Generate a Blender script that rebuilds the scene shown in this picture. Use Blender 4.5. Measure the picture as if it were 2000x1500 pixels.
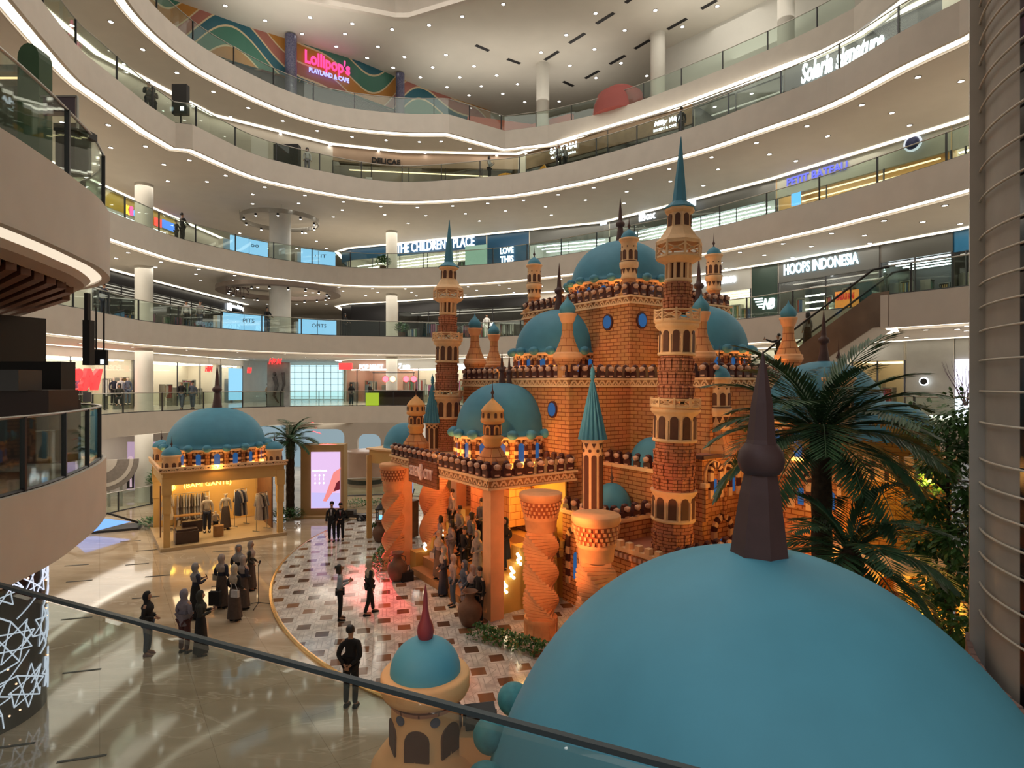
import bpy, math, random
from mathutils import Vector, Matrix
for o in list(bpy.data.objects): bpy.data.objects.remove(o)
SC = bpy.context.scene
C = SC.collection
PI = math.pi
R = math.radians
random.seed(7)
# ---------------------------------------------------------------- camera, world, light, exposure
F, EYE = 1150.0, 7.0            # focal length in pixels of the 2000 px wide frame, eye height above the plaza
cam = bpy.data.cameras.new('camera')
cam.sensor_width = 36.0; cam.lens = F / 2000.0 * 36.0; cam.clip_start = 0.05; cam.clip_end = 200
co = bpy.data.objects.new('camera', cam); C.objects.link(co)
co.location = (0, 0, EYE); co.rotation_euler = (R(90), 0, 0)
SC.camera = co
w = bpy.data.worlds.new('hall_air'); SC.world = w; w.use_nodes = True
w.node_tree.nodes['Background'].inputs[0].default_value = (1.0, 0.90, 0.78, 1)
w.node_tree.nodes['Background'].inputs[1].default_value = 0.40
SC.view_settings.view_transform = 'Standard'; SC.view_settings.look = 'None'
SC.view_settings.gamma = 1.0; SC.view_settings.use_curve_mapping = False
SC.view_settings.exposure = 0.0

def area(name, loc, sx, sy, power, col=(1, .93, .83), rot=(0, 0, 0)):
    l = bpy.data.lights.new(name, 'AREA'); l.shape = 'RECTANGLE'; l.size = sx; l.size_y = sy
    l.energy = power; l.color = col
    o = bpy.data.objects.new(name, l); C.objects.link(o); o.location = loc; o.rotation_euler = rot
    return o
def point(name, loc, power, col, r=.08):
    l = bpy.data.lights.new(name, 'POINT'); l.energy = power; l.color = col; l.shadow_soft_size = r
    o = bpy.data.objects.new(name, l); C.objects.link(o); o.location = loc
    return o
def spot(name, loc, to, power, col, ang=60, r=.1, blend=.5):
    l = bpy.data.lights.new(name, 'SPOT'); l.energy = power; l.color = col; l.spot_size = R(ang); l.spot_blend = blend
    l.shadow_soft_size = r
    o = bpy.data.objects.new(name, l); C.objects.link(o); o.location = loc
    o.rotation_euler = (Vector(to) - Vector(loc)).to_track_quat('-Z', 'Y').to_euler()
    return o
# the roof's skylight well and the roof downlights taken together
area('skylight', (-5.5, 22, 32.3), 16, 20, 1700)
area('roof_downlights', (2, 31, 29.9), 26, 14, 900)
for x, y, sx, sy, pw_ in ((-13, 34, 8, 8, 260), (0, 42, 14, 6, 260), (12, 32, 8, 10, 260), (-4, 20, 10, 10, 300)):
    area('roof_fill_uplight', (x, y, 27.4 if y > 25 else 28.8), sx, sy, pw_, (1, .93, .82), (PI, 0, 0))  # added fill hung in mid-air, only to brighten the roof ceiling
area('dome_fill_light', (1.0, -2.6, 9.0), 8, 3.5, 140, (.86, .93, 1))  # added fill behind the camera that brightens the near dome
# stage washes on the castle (amber floods on the plaza, cool wash from the balconies)
spot('amber_flood', (-6.5, 15.5, 6.5), (0.5, 20, 2.0), 520, (1, .42, .14), 60)
spot('amber_flood', (0.2, 12.0, 4.2), (3.0, 18, 2.5), 560, (1, .36, .12), 75)
spot('amber_flood', (-1.5, 12.5, 8.8), (3.5, 19, 7.0), 900, (1, .66, .36), 62)
spot('amber_flood', (8.2, 11.6, 5.2), (9.4, 14.6, 2.8), 300, (1, .55, .10), 80)
spot('amber_flood', (-2.6, 4.8, 5.6), (-.97, 6.6, 3.4), 60, (1, .55, .25), 50)
spot('blue_wash', (-1.5, 1.5, 12.5), (2.4, 5.0, 4.5), 340, (.62, .80, 1), 60)

# ---------------------------------------------------------------- pixel helpers (photo pixel -> place in the hall)
def gp(px, py, h):
    Y = (h - EYE) * F / (750.0 - py); return ((px - 1000.0) / F * Y, Y)
def pw(px, py, Y):
    return ((px - 1000.0) / F * Y, Y, EYE + (750.0 - py) / F * Y)

# ---------------------------------------------------------------- materials
MATS = {}
def principled(name, col, rough=.6, metal=0.0, spec=.5, em=None, ems=0):
    m = bpy.data.materials.new(name); m.use_nodes = True
    b = m.node_tree.nodes['Principled BSDF']
    b.inputs['Base Color'].default_value = (*col, 1); b.inputs['Roughness'].default_value = rough
    b.inputs['Metallic'].default_value = metal; b.inputs['Specular IOR Level'].default_value = spec
    if em: b.inputs['Emission Color'].default_value = (*em, 1); b.inputs['Emission Strength'].default_value = ems
    return m
def noisy(name, col, amt=.12, scale=6, rough=.6, metal=0.0, bump=0.0, col2=None, spec=.5):
    if name in MATS: return MATS[name]
    m = principled(name, col, rough, metal, spec); nt = m.node_tree; b = nt.nodes['Principled BSDF']
    tc = nt.nodes.new('ShaderNodeTexCoord'); n = nt.nodes.new('ShaderNodeTexNoise')
    n.inputs['Scale'].default_value = scale; n.inputs['Detail'].default_value = 4
    nt.links.new(tc.outputs['Object'], n.inputs['Vector'])
    r = nt.nodes.new('ShaderNodeMix'); r.data_type = 'RGBA'
    c2 = col2 or tuple(c * (1 - amt * 2) for c in col)
    r.inputs[6].default_value = (*c2, 1); r.inputs[7].default_value = (*[min(1, c * (1 + amt * .5)) for c in col], 1)
    mr = nt.nodes.new('ShaderNodeMapRange'); mr.inputs[1].default_value = .3; mr.inputs[2].default_value = .7
    nt.links.new(n.outputs['Fac'], mr.inputs[0]); nt.links.new(mr.outputs[0], r.inputs[0])
    nt.links.new(r.outputs[2], b.inputs['Base Color'])
    if bump:
        bp = nt.nodes.new('ShaderNodeBump'); bp.inputs['Strength'].default_value = bump; bp.inputs['Distance'].default_value = .02
        nt.links.new(n.outputs['Fac'], bp.inputs['Height']); nt.links.new(bp.outputs[0], b.inputs['Normal'])
    MATS[name] = m; return m
def P(name, col, rough=.6, metal=0.0, spec=.5):
    if name not in MATS: MATS[name] = principled(name, col, rough, metal, spec)
    return MATS[name]
def E(name, col, s):
    if name not in MATS: MATS[name] = principled(name, (.02, .02, .02), .5, 0, .2, col, s)
    return MATS[name]
def brick(name, col, mort, bw=.30, bh=.13, mw=.012, bump=.35, col2=None):
    if name in MATS: return MATS[name]
    m = principled(name, col, .85, 0, .15); nt = m.node_tree; b = nt.nodes['Principled BSDF']
    uv = nt.nodes.new('ShaderNodeUVMap'); t = nt.nodes.new('ShaderNodeTexBrick')
    t.inputs['Scale'].default_value = 1; t.inputs['Brick Width'].default_value = bw; t.inputs['Row Height'].default_value = bh
    t.inputs['Mortar Size'].default_value = mw; t.inputs['Mortar Smooth'].default_value = .3
    t.inputs['Color1'].default_value = (*col, 1)
    c2 = col2 or tuple(c * .84 for c in col)
    t.inputs['Color2'].default_value = (*c2, 1); t.inputs['Mortar'].default_value = (*mort, 1); t.inputs['Bias'].default_value = .0
    nt.links.new(uv.outputs[0], t.inputs['Vector'])
    n = nt.nodes.new('ShaderNodeTexNoise'); n.inputs['Scale'].default_value = 1.7; n.inputs['Detail'].default_value = 5
    nt.links.new(uv.outputs[0], n.inputs['Vector'])
    mx = nt.nodes.new('ShaderNodeMix'); mx.data_type = 'RGBA'; mx.blend_type = 'MULTIPLY'; mx.inputs[0].default_value = .35
    nt.links.new(t.outputs['Color'], mx.inputs[6]); nt.links.new(n.outputs['Color'], mx.inputs[7])
    nt.links.new(mx.outputs[2], b.inputs['Base Color'])
    bp = nt.nodes.new('ShaderNodeBump'); bp.invert = True; bp.inputs['Strength'].default_value = bump; bp.inputs['Distance'].default_value = .03
    nt.links.new(t.outputs['Fac'], bp.inputs['Height']); nt.links.new(bp.outputs[0], b.inputs['Normal'])
    MATS[name] = m; return m
def glass(name, tint=(.86, .92, .88), gloss=.10):
    if name in MATS: return MATS[name]
    m = bpy.data.materials.new(name); m.use_nodes = True; nt = m.node_tree; nt.nodes.clear()
    o = nt.nodes.new('ShaderNodeOutputMaterial'); mx = nt.nodes.new('ShaderNodeMixShader')
    t = nt.nodes.new('ShaderNodeBsdfTransparent'); t.inputs[0].default_value = (*tint, 1)
    g = nt.nodes.new('ShaderNodeBsdfGlossy'); g.inputs['Roughness'].default_value = .02; g.inputs[0].default_value = (.9, .95, .95, 1)
    lw = nt.nodes.new('ShaderNodeLayerWeight'); pwr = nt.nodes.new('ShaderNodeMath'); pwr.operation = 'POWER'; pwr.inputs[1].default_value = 4.5
    nt.links.new(lw.outputs['Facing'], pwr.inputs[0])
    ad = nt.nodes.new('ShaderNodeMath'); ad.operation = 'MULTIPLY_ADD'; ad.inputs[1].default_value = .55; ad.inputs[2].default_value = gloss * .35; ad.use_clamp = True
    nt.links.new(pwr.outputs[0], ad.inputs[0]); nt.links.new(ad.outputs[0], mx.inputs[0])
    nt.links.new(t.outputs[0], mx.inputs[1]); nt.links.new(g.outputs[0], mx.inputs[2]); nt.links.new(mx.outputs[0], o.inputs[0])
    MATS[name] = m; return m

# ---------------------------------------------------------------- mesh builder
class MB:
    def __init__(s): s.v = []; s.f = []; s.mi = []; s.sm = []; s.uv = []; s.M = Matrix(); s.k = 0
    def at(s, x=0, y=0, z=0, rz=0, sc=1, rx=0, ry=0):
        s.M = Matrix.Translation((x, y, z)) @ Matrix.Rotation(rz, 4, 'Z') @ Matrix.Rotation(ry, 4, 'Y') @ Matrix.Rotation(rx, 4, 'X') @ Matrix.Scale(sc, 4)
        return s
    def add(s, vs, fs, smooth=False, uvs=None):
        b = len(s.v); s.v += [tuple(s.M @ Vector(p)) for p in vs]
        for i, f in enumerate(fs):
            s.f.append([b + j for j in f]); s.mi.append(s.k); s.sm.append(smooth); s.uv.append(uvs[i] if uvs else None)
        return s
    def box(s, x, y, z, sx, sy, sz, rz=0, rx=0, ry=0):
        hx, hy, hz = sx / 2, sy / 2, sz / 2
        m = Matrix.Translation((x, y, z)) @ Matrix.Rotation(rz, 4, 'Z') @ Matrix.Rotation(ry, 4, 'Y') @ Matrix.Rotation(rx, 4, 'X')
        vs = [m @ Vector(p) for p in ((-hx, -hy, -hz), (hx, -hy, -hz), (hx, hy, -hz), (-hx, hy, -hz), (-hx, -hy, hz), (hx, -hy, hz), (hx, hy, hz), (-hx, hy, hz))]
        return s.add(vs, [(0, 3, 2, 1), (4, 5, 6, 7), (0, 1, 5, 4), (1, 2, 6, 5), (2, 3, 7, 6), (3, 0, 4, 7)])
    def prism(s, pts, z0, z1, smooth=False):
        n = len(pts); vs = [(p[0], p[1], z0) for p in pts] + [(p[0], p[1], z1) for p in pts]
        s.add(vs, [tuple(reversed(range(n))), tuple(range(n, 2 * n))])
        return s.add(vs, [(i, (i + 1) % n, n + (i + 1) % n, n + i) for i in range(n)], smooth)
    def lathe(s, prof, seg=24, x=0, y=0, z=0, smooth=True, a0=0.0, a1=2 * PI, flute=0, fd=0.0, r0=None):
        full = abs(a1 - a0 - 2 * PI) < 1e-6; n = seg if full else seg + 1
        vs = []; rr = r0 or max(p[0] for p in prof)
        for (r, h) in prof:
            for i in range(n):
                a = a0 + (a1 - a0) * i / seg
                q = r * (1 + fd * abs(math.sin(a * flute / 2))) if flute else r
                vs.append((x + q * math.cos(a), y + q * math.sin(a), z + h))
        fs = []; uvs = []
        for j in range(len(prof) - 1):
            for i in range(seg):
                i2 = (i + 1) % n
                fs.append((j * n + i, j * n + i2, (j + 1) * n + i2, (j + 1) * n + i))
                u0 = rr * (a1 - a0) * i / seg; u1 = rr * (a1 - a0) * (i + 1) / seg
                v0, v1 = z + prof[j][1], z + prof[j + 1][1]
                if abs(v1 - v0) < 1e-3: v1 = v0 + (prof[j + 1][0] - prof[j][0])
                uvs.append([(u0, v0), (u1, v0), (u1, v1), (u0, v1)])
        s.add(vs, fs, smooth, uvs)
        if full:
            if prof[0][0] > 1e-4: s.add(vs[:n], [tuple(reversed(range(n)))])
            if prof[-1][0] > 1e-4: s.add(vs[-n:], [tuple(range(n))])
        return s
    def cyl(s, x, y, z0, z1, r, seg=20, r2=None, smooth=True):
        return s.lathe([(r, z0), (r if r2 is None else r2, z1)], seg, x, y, 0, smooth)
    def ball(s, x, y, z, r, seg=12, sz=1.0, rows=6):
        return s.lathe([(max(1e-5, r * math.sin(PI * i / rows)), -r * sz * math.cos(PI * i / rows)) for i in range(rows + 1)], seg, x, y, z)
    def tube(s, pts, r, seg=6, caps=True):
        pts = [Vector(p) for p in pts]; n = len(pts); rs = r if isinstance(r, (list, tuple)) else [r] * n
        vs = []; up = Vector((0, 0, 1))
        for i, p in enumerate(pts):
            d = (pts[min(i + 1, n - 1)] - pts[max(i - 1, 0)])
            if d.length < 1e-9: d = Vector((0, 0, 1))
            d.normalize(); a = d.cross(up if abs(d.z) < .95 else Vector((1, 0, 0))); a.normalize(); b = a.cross(d)
            for k in range(seg):
                t = 2 * PI * k / seg; vs.append(p + (a * math.cos(t) + b * math.sin(t)) * rs[i])
        fs = [(i * seg + k, i * seg + (k + 1) % seg, (i + 1) * seg + (k + 1) % seg, (i + 1) * seg + k) for i in range(n - 1) for k in range(seg)]
        if caps: fs += [tuple(reversed(range(seg))), tuple((n - 1) * seg + k for k in range(seg))]
        return s.add(vs, fs, seg > 4)
    def wall(s, pts, z0, z1, t=.15, closed=False):
        """a wall of thickness t, to the left of the polyline"""
        n = len(pts); off = []
        for i in range(n):
            a = Vector(pts[(i - 1) % n] if (closed or i) else pts[0]); b = Vector(pts[(i + 1) % n] if (closed or i < n - 1) else pts[-1])
            d = (b - a); d = Vector((d[0], d[1])).normalized(); off.append((pts[i][0] - d.y * t, pts[i][1] + d.x * t))
        u = 0; m = n if closed else n - 1
        for i in range(m):
            j = (i + 1) % n; L = (Vector(pts[j][:2]) - Vector(pts[i][:2])).length
            A, B, a, b = pts[i], pts[j], off[i], off[j]
            vs = [(A[0], A[1], z0), (B[0], B[1], z0), (b[0], b[1], z0), (a[0], a[1], z0), (A[0], A[1], z1), (B[0], B[1], z1), (b[0], b[1], z1), (a[0], a[1], z1)]
            q = [(u, z0), (u + L, z0), (u + L, z1), (u, z1)]
            fs = [(0, 1, 5, 4), (2, 3, 7, 6), (4, 5, 6, 7), (0, 3, 2, 1)]; uvs = [q, [q[1], q[0], q[3], q[2]], None, None]
            if not closed and i == 0: fs.append((3, 0, 4, 7)); uvs.append(None)
            if not closed and i == m - 1: fs.append((1, 2, 6, 5)); uvs.append(None)
            s.add(vs, fs, False, uvs); u += L
        return s
    def poly(s, pts, z, down=False):
        return s.add([(p[0], p[1], z) for p in pts], [tuple(range(len(pts))) if not down else tuple(reversed(range(len(pts))))])
    def leaf(s, p, d, L, w, droop=0.0, up=Vector((0, 0, 1))):
        d = Vector(d).normalized(); a = d.cross(up); a = a.normalized() if a.length > 1e-5 else Vector((1, 0, 0)); p = Vector(p)
        m = p + d * L * .5 + Vector((0, 0, -droop * .3)); e = p + d * L + Vector((0, 0, -droop))
        return s.add([p, m + a * w, e, m - a * w], [(0, 1, 2, 3)])
    def build(s, name, mats, parent=None, label=None, kind=None):
        me = bpy.data.meshes.new(name); me.from_pydata(s.v, [], s.f)
        for m in (mats if isinstance(mats, (list, tuple)) else [mats]): me.materials.append(m)
        me.polygons.foreach_set('material_index', s.mi); me.polygons.foreach_set('use_smooth', s.sm)
        ul = me.uv_layers.new(name='UVMap'); data = [0.0] * (len(me.loops) * 2)
        for p in me.polygons:
            q = s.uv[p.index]
            if q is None:
                n = p.normal
                if abs(n.z) < .75:
                    tx, ty = -n.y, n.x; l = math.hypot(tx, ty) or 1
                    q = [((me.vertices[i].co.x * tx + me.vertices[i].co.y * ty) / l, me.vertices[i].co.z) for i in p.vertices]
                else: q = [(me.vertices[i].co.x, me.vertices[i].co.y) for i in p.vertices]
            for k, li in enumerate(p.loop_indices): data[2 * li] = q[k][0]; data[2 * li + 1] = q[k][1]
        ul.data.foreach_set('uv', data); me.update()
        o = bpy.data.objects.new(name, me); C.objects.link(o)
        if parent: o.parent = parent
        if label: o['label'] = label
        if kind: o['kind'] = kind
        return o
def empty(name, loc=(0, 0, 0), rz=0, label=None, cat=None, group=None):
    o = bpy.data.objects.new(name, None); C.objects.link(o); o.location = loc; o.rotation_euler = (0, 0, rz)
    tag(o, label, cat, group); return o
def tag(o, label=None, cat=None, group=None, kind=None):
    if label: o['label'] = label
    if cat: o['category'] = cat
    if group: o['group'] = group
    if kind: o['kind'] = kind
    return o
def copy_tree(o, parent=None):
    c = o.copy(); C.objects.link(c); c.parent = parent
    for ch in [x for x in KIDS(o)]: copy_tree(ch, c)
    return c
def KIDS(o): return list(o.children)
def dup(o, loc=None, rz=None, sc=None, label=None, group=None):
    c = copy_tree(o)
    if loc is not None: c.location = loc
    if rz is not None: c.rotation_euler = (c.rotation_euler[0], c.rotation_euler[1], rz)
    if sc is not None: c.scale = (sc, sc, sc) if not isinstance(sc, tuple) else sc
    if label: c['label'] = label
    if group: c['group'] = group
    return c
_fonts = {}
def text_mesh(txt, size, depth=.03, bold=0.0, shear=0.0, space=1.0):
    cu = bpy.data.curves.new('letters', 'FONT'); cu.body = txt; cu.size = size; cu.extrude = depth / 2; cu.offset = bold
    cu.shear = shear; cu.space_character = space; cu.align_x = 'CENTER'; cu.align_y = 'CENTER'; cu.resolution_u = 3
    o = bpy.data.objects.new('letters_tmp', cu); C.objects.link(o)
    dg = bpy.context.evaluated_depsgraph_get(); me = bpy.data.meshes.new_from_object(o.evaluated_get(dg))
    bpy.data.objects.remove(o); return me
def text(name, txt, loc, facing, w, mat, h=None, depth=.04, parent=None, bold=0.0, shear=0.0, tilt=None, yaw=None):
    """letters as a mesh: centre loc, facing = horizontal direction the text looks towards, w = total width"""
    me = text_mesh(txt, 1.0, .02, bold, shear)
    xs = [v.co.x for v in me.vertices]; ys = [v.co.y for v in me.vertices]
    sx = w / (max(xs) - min(xs)); sy = (h / (max(ys) - min(ys))) if h else sx
    cx, cy = (max(xs) + min(xs)) / 2, (max(ys) + min(ys)) / 2
    fz = Vector((facing[0], facing[1], 0)).normalized(); fx = Vector((-fz.y, fz.x, 0)); 
    for v in me.vertices:
        x, y, z = (v.co.x - cx) * sx, (v.co.y - cy) * sy, v.co.z / .02 * depth
        p = fx * x + Vector((0, 0, 1)) * y + fz * z; v.co = p
    me.materials.clear(); me.materials.append(mat)
    o = bpy.data.objects.new(name, me); C.objects.link(o); o.location = loc
    if parent: o.parent = parent
    return o
def smoothpts(pts, n=4, closed=False):
    out = []; N = len(pts)
    for i in range(N if closed else N - 1):
        g = lambda k: Vector(pts[k % N]) if closed else Vector(pts[min(max(k, 0), N - 1)])
        p0, p1, p2, p3 = g(i - 1), g(i), g(i + 1), g(i + 2)
        for k in range(n):
            t = k / n
            q = .5 * ((2 * p1) + (p2 - p0) * t + (2 * p0 - 5 * p1 + 4 * p2 - p3) * t * t + (3 * p1 - p0 - 3 * p2 + p3) * t ** 3)
            out.append(tuple(q))
    if not closed: out.append(tuple(pts[-1]))
    return out
# ================================================================ the hall
WHITE = noisy('warm_white_paint', (.60, .55, .49), .03, 1.5, .55)
CEILM = noisy('ceiling_paint', (.66, .62, .56), .02, 1.0, .7)
COVE = E('cove_light', (1.0, .90, .72), 3.2)
DARKM = P('dark_metal', (.05, .05, .055), .35, .6)
STEEL = P('brushed_steel', (.42, .41, .38), .3, .9)
RAILG = glass('railing_glass')
BLACK = P('matt_black', (.012, .012, .014), .55)
FLV = {1: 5.4, 2: 10.3, 3: 15.2, 4: 20.1, 5: 25.0}
TH = 1.18
def edge(h, pix): return [gp(x, y, h) for x, y in pix]
E1 = [(-19.6, 24), (-20.6, 29.0), (-20.6, 33.1), (-17.9, 38.2), (-15, 41.2), (-12, 42.2), (-9.3, 42.8), (-3.4, 42.8), (1, 41.2), (6.5, 37.2), (11.4, 31.5), (13.2, 28), (15.6, 24), (16.6, 20)]
E2 = [(-19, 23), (-19.0, 26.5)] + edge(10.3, [(210, 614), (297, 630), (434, 643), (581, 653), (700, 657), (908, 660), (1020, 656)]) + [(6.3, 36.4)] + edge(10.3, [(1422, 627), (1524, 616)])
E2b = [(13.5, 27.2), (15.2, 25.0), (14.9, 23.6)]
E2c = [(13.8, 22.06), (15.6, 19.7), (16.5, 17)]
E3 = [(-19.3, 24)] + edge(15.2, [(213, 413), (332, 460), (395, 477), (525, 504), (658, 521), (779, 525), (947, 517), (1070, 503), (1210, 480), (1356, 453), (1475, 425), (1594, 394), (1664, 373), (1821, 324), (1916, 292)])
E4a = [(-14.6, 15.5)] + edge(20.1, [(80, 0), (154, 94), (200, 133), (290, 206)])
E4b = edge(20.1, [(343, 241), (376, 244)])
E4c = edge(20.1, [(430, 271), (525, 311), (700, 348), (807, 356), (947, 346), (1021, 338), (1157, 308), (1350, 250), (1475, 203), (1615, 147), (1755, 66), (1874, 3)])
E5a = [(-15, 21), (-16.6, 25)] + edge(25, [(290, 0), (353, 60), (420, 107), (542, 170), (650, 206), (776, 221.5), (865, 223)])
E5b = edge(25, [(877, 224), (986, 256)])
E5c = edge(25, [(1070, 245), (1196, 215), (1370, 152), (1545, 78), (1667, 17)])
EDGES = {1: smoothpts(E1), 2: smoothpts(E2)[:-1] + [E2[-1]] + smoothpts(E2b) + E2c[:1] + smoothpts(E2c)[1:], 3: smoothpts(E3),
         4: smoothpts(E4a) + E4b + smoothpts(E4c), 5: smoothpts(E5a) + E5b + smoothpts(E5c)}
TAIL = {1: [(17.2, 14), (17, 6), (14, 0)], 2: [(17.2, 12), (17, 5), (14, 0)], 3: [(17.2, 15), (17.2, 6), (15, 0)], 4: [(16.6, 14), (16, 6), (13, 0)], 5: [(17.5, 22), (17.5, 14), (16.5, 5), (13, -1)]}
HEAD = {1: [(-17, 18.5)], 2: [(-17, 18)], 3: [(-18, 19), (-15, 14)], 4: [(-12, 10), (-8, 5)], 5: [(-13, 15), (-9, 8), (-7, 3)]}
QC = (-1.0, 22.0)
def outer(p):
    dx, dy = p[0] - QC[0], p[1] - QC[1]; k = 1e9
    if dx > 0: k = min(k, (27.5 - QC[0]) / dx)
    if dx < 0: k = min(k, (-30.0 - QC[0]) / dx)
    if dy > 0: k = min(k, (62 - QC[1]) / dy)
    if dy < 0: k = min(k, (-8 - QC[1]) / dy)
    return (QC[0] + dx * k, QC[1] + dy * k)
def slab(lv, e, outs=None):
    z1 = FLV[lv]; z0 = z1 - TH; n = len(e); q = outs or [outer(p) for p in e]
    t = MB(); c = MB(); f = MB()
    for i in range(n - 1):
        a, b, A, B = e[i], e[i + 1], q[i], q[i + 1]
        t.add([(*a, z1), (*b, z1), (*B, z1), (*A, z1)], [(3, 2, 1, 0)])
        c.add([(*a, z0), (*b, z0), (*B, z0), (*A, z0)], [(0, 1, 2, 3)])
    f.wall(e, z0 - .03, z1 + .02, .14)
    return t, c, f
def inset(e, d):
    n = len(e); out = []
    for i in range(n):
        a = Vector(e[max(i - 1, 0)]); b = Vector(e[min(i + 1, n - 1)]); t = (b - a).normalized()
        out.append((e[i][0] - t.y * d, e[i][1] + t.x * d))
    return out
FLOORT = noisy('upper_floor_stone', (.55, .50, .43), .06, 1.2, .18)
for lv in (1, 2, 3, 4, 5):
    e = HEAD[lv] + EDGES[lv] + TAIL[lv]
    t, c, f = slab(lv, e)
    tag(t.build('floor', FLOORT), kind='structure'); tag(c.build('ceiling', CEILM), kind='structure')
    tag(f.build('trim_%d' % lv, WHITE), kind='structure')
    # cove strip along the lower edge of the fascia, tucked behind a lip
    z0 = FLV[lv] - TH
    cv = MB(); a = inset(e, .16); b = inset(e, .52)
    for i in range(len(e) - 1): cv.add([(*a[i], z0 - .02), (*a[i + 1], z0 - .02), (*b[i + 1], z0 - .02), (*b[i], z0 - .02)], [(0, 1, 2, 3)])
    tag(cv.build('cove_light', COVE), 'continuous warm cove light under the edge of ' + {1: 'the lowest balcony ring', 2: 'the second balcony ring', 3: 'the third balcony ring', 4: 'the kinked fourth balcony ring', 5: 'the topmost balcony ring'}[lv], 'light strip', 'cove lights under the balcony rings')
    lip = MB(); lip.wall(inset(e, .56), z0 - .10, z0 + .0, .10); tag(lip.build('trim_%d' % (lv + 10), WHITE), kind='structure')
# railings ------------------------------------------------------------
RINGN = {1: 'lowest balcony ring', 2: 'second balcony ring', 3: 'third balcony ring', 4: 'kinked fourth balcony ring', 5: 'topmost balcony ring'}
def railing(e, z, label, step=2.3, hgt=1.1, ins=.10, group='glass balustrades round the void', start=0.0, rail=True):
    p = inset(e, ins); root = empty('glass_balustrade', (*p[0], z), 0, label, 'railing', group)
    ox, oy = p[0]; q = [(a - ox, b - oy) for a, b in p]
    g = MB(); g.wall(q, .06, hgt - .02, .016); g.build('glass_panel', RAILG, root)
    h = MB(); h.tube([(a, b, hgt) for a, b in q], .026, 6); h.build('handrail', STEEL, root)
    s = MB(); s.tube([(a, b, .04) for a, b in q], .03, 4); s.build('base_shoe', DARKM, root)
    d = start; post = MB(); post.box(0, 0, hgt / 2, .05, .07, hgt); proto = None
    for i in range(len(q) - 1):
        A, B = Vector(q[i]), Vector(q[i + 1]); L = (B - A).length
        while d < L:
            pt = A.lerp(B, d / L)
            if proto is None: proto = o = post.build('post', DARKM, root)
            else: o = proto.copy(); C.objects.link(o); o.parent = root
            o.location = (pt.x, pt.y, 0); t = B - A; o.rotation_euler = (0, 0, math.atan2(t.y, t.x)); d += step
        d -= L
    return root
for lv in (1, 2, 3, 4, 5):
    railing(EDGES[lv], FLV[lv], 'clear glass balustrade with dark posts along the ' + RINGN[lv], step=2.6)

# outer shop walls ---------------------------------------------------
QL = [(-25.2, 12), (-25.2, 30), (-24.7, 40), (-23.8, 52)]
QR = [(-15.6, 56), (-15.4, 53.2), (-14.2, 52.0), (-9.6, 50.3), (1.2, 45.9), (6.8, 43.7), (11.7, 38.6), (15.4, 34.4), (20.5, 27), (22.5, 23), (23.5, 15), (23.5, 4)]
QR4 = [(-12.8, 41.6), (-8, 43), (.5, 43.4), (10.3, 35.8), (16, 30), (19.3, 24.5), (20.5, 18), (20.5, 8)]
QL4 = [(-21, 16), (-21.5, 30), (-19, 37), (-12.8, 41.6)]
QP = {(0, 'R'): QR, (1, 'R'): QR, (2, 'R'): QR, (3, 'R'): QR, (4, 'R'): QR4, (0, 'L'): QL, (1, 'L'): QL, (2, 'L'): QL, (3, 'L'): QL, (4, 'L'): QL4}
m = MB(); m.wall([(-23.8, 52), (-23.8, 60), (-15.6, 60), (-15.6, 56)], 0, 29, .2); tag(m.build('wall_back', WHITE), kind='structure')
# top floor walls and roof
EW = noisy('grey_white_wall', (.62, .61, .56), .02, 1, .6)
m = MB(); m.wall([(10.3, 41.0), (16.3, 34.4), (21, 27), (24, 20), (24, 5)], 25, 30.2, .2); tag(m.build('wall_right', EW), kind='structure')
m = MB(); m.wall([(-1.8, 50.0), (4, 55), (12, 56), (10.3, 41.0)], 25, 30.2, .2); tag(m.build('wall_back', EW), kind='structure')
ROOFZ = 30.1
ring = [(-15, 10), (-15, 33.7), (-7.2, 36.3), (-6.4, 36.3), (-1.5, 34.1), (4, 26), (4, 10)]
m = MB(); out = [(-32, -8), (-32, 64), (-14, 64), (-8, 64), (8, 64), (28, 64), (28, -8)]
for i in range(7):
    j = (i + 1) % 7; m.add([(*ring[i], ROOFZ), (*ring[j], ROOFZ), (*out[j], ROOFZ), (*out[i], ROOFZ)], [(0, 1, 2, 3)])
tag(m.build('ceiling', noisy('roof_paint', (.60, .57, .50), .03, .5, .7)), kind='structure')
m = MB(); m.wall(ring, ROOFZ - .5, ROOFZ + 2.5, .35, True); tag(m.build('trim_20', WHITE), kind='structure')
m = MB(); m.poly([(-17, 8), (-17, 38), (6, 38), (6, 8)], ROOFZ + 2.5, True); tag(m.build('ceiling', CEILM), kind='structure')
m = MB(); m.wall([(27.6, 64), (27.6, -8)], 0, 30.2, .1); m.wall([(-30.1, -8), (-30.1, 64)], 0, 30.2, .1); tag(m.build('wall_outer', WHITE), kind='structure')
# columns -----------------------------------------------------------
COLM = noisy('column_plaster', (.66, .64, .58), .03, 1.2, .5)
cn = 0
def column(x, y, r, levels, seg=28):
    global cn
    for lv in levels:
        z0 = FLV.get(lv, 0.0); z1 = FLV[lv + 1] - TH if lv < 5 else ROOFZ
        m = MB(); m.cyl(x, y, z0, z1, r, seg); m.cyl(x, y, z0, z0 + .25, r + .02, seg)
        tag(m.build('column', COLM), kind='structure')
column(-22.0, 35.2, .48, (0, 1, 2, 3)); column(-16.3, 41.4, .72, (2, 3)); column(-9.4, 46.0, .44, (0, 1, 2, 3))
for px, w, Y in ((1060, 25, 42.6), (1285, 28, 38.9), (1535, 31, 33.0)):
    column((px - 1000) / F * Y, Y, w / F * Y / 2, (5,))
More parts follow.
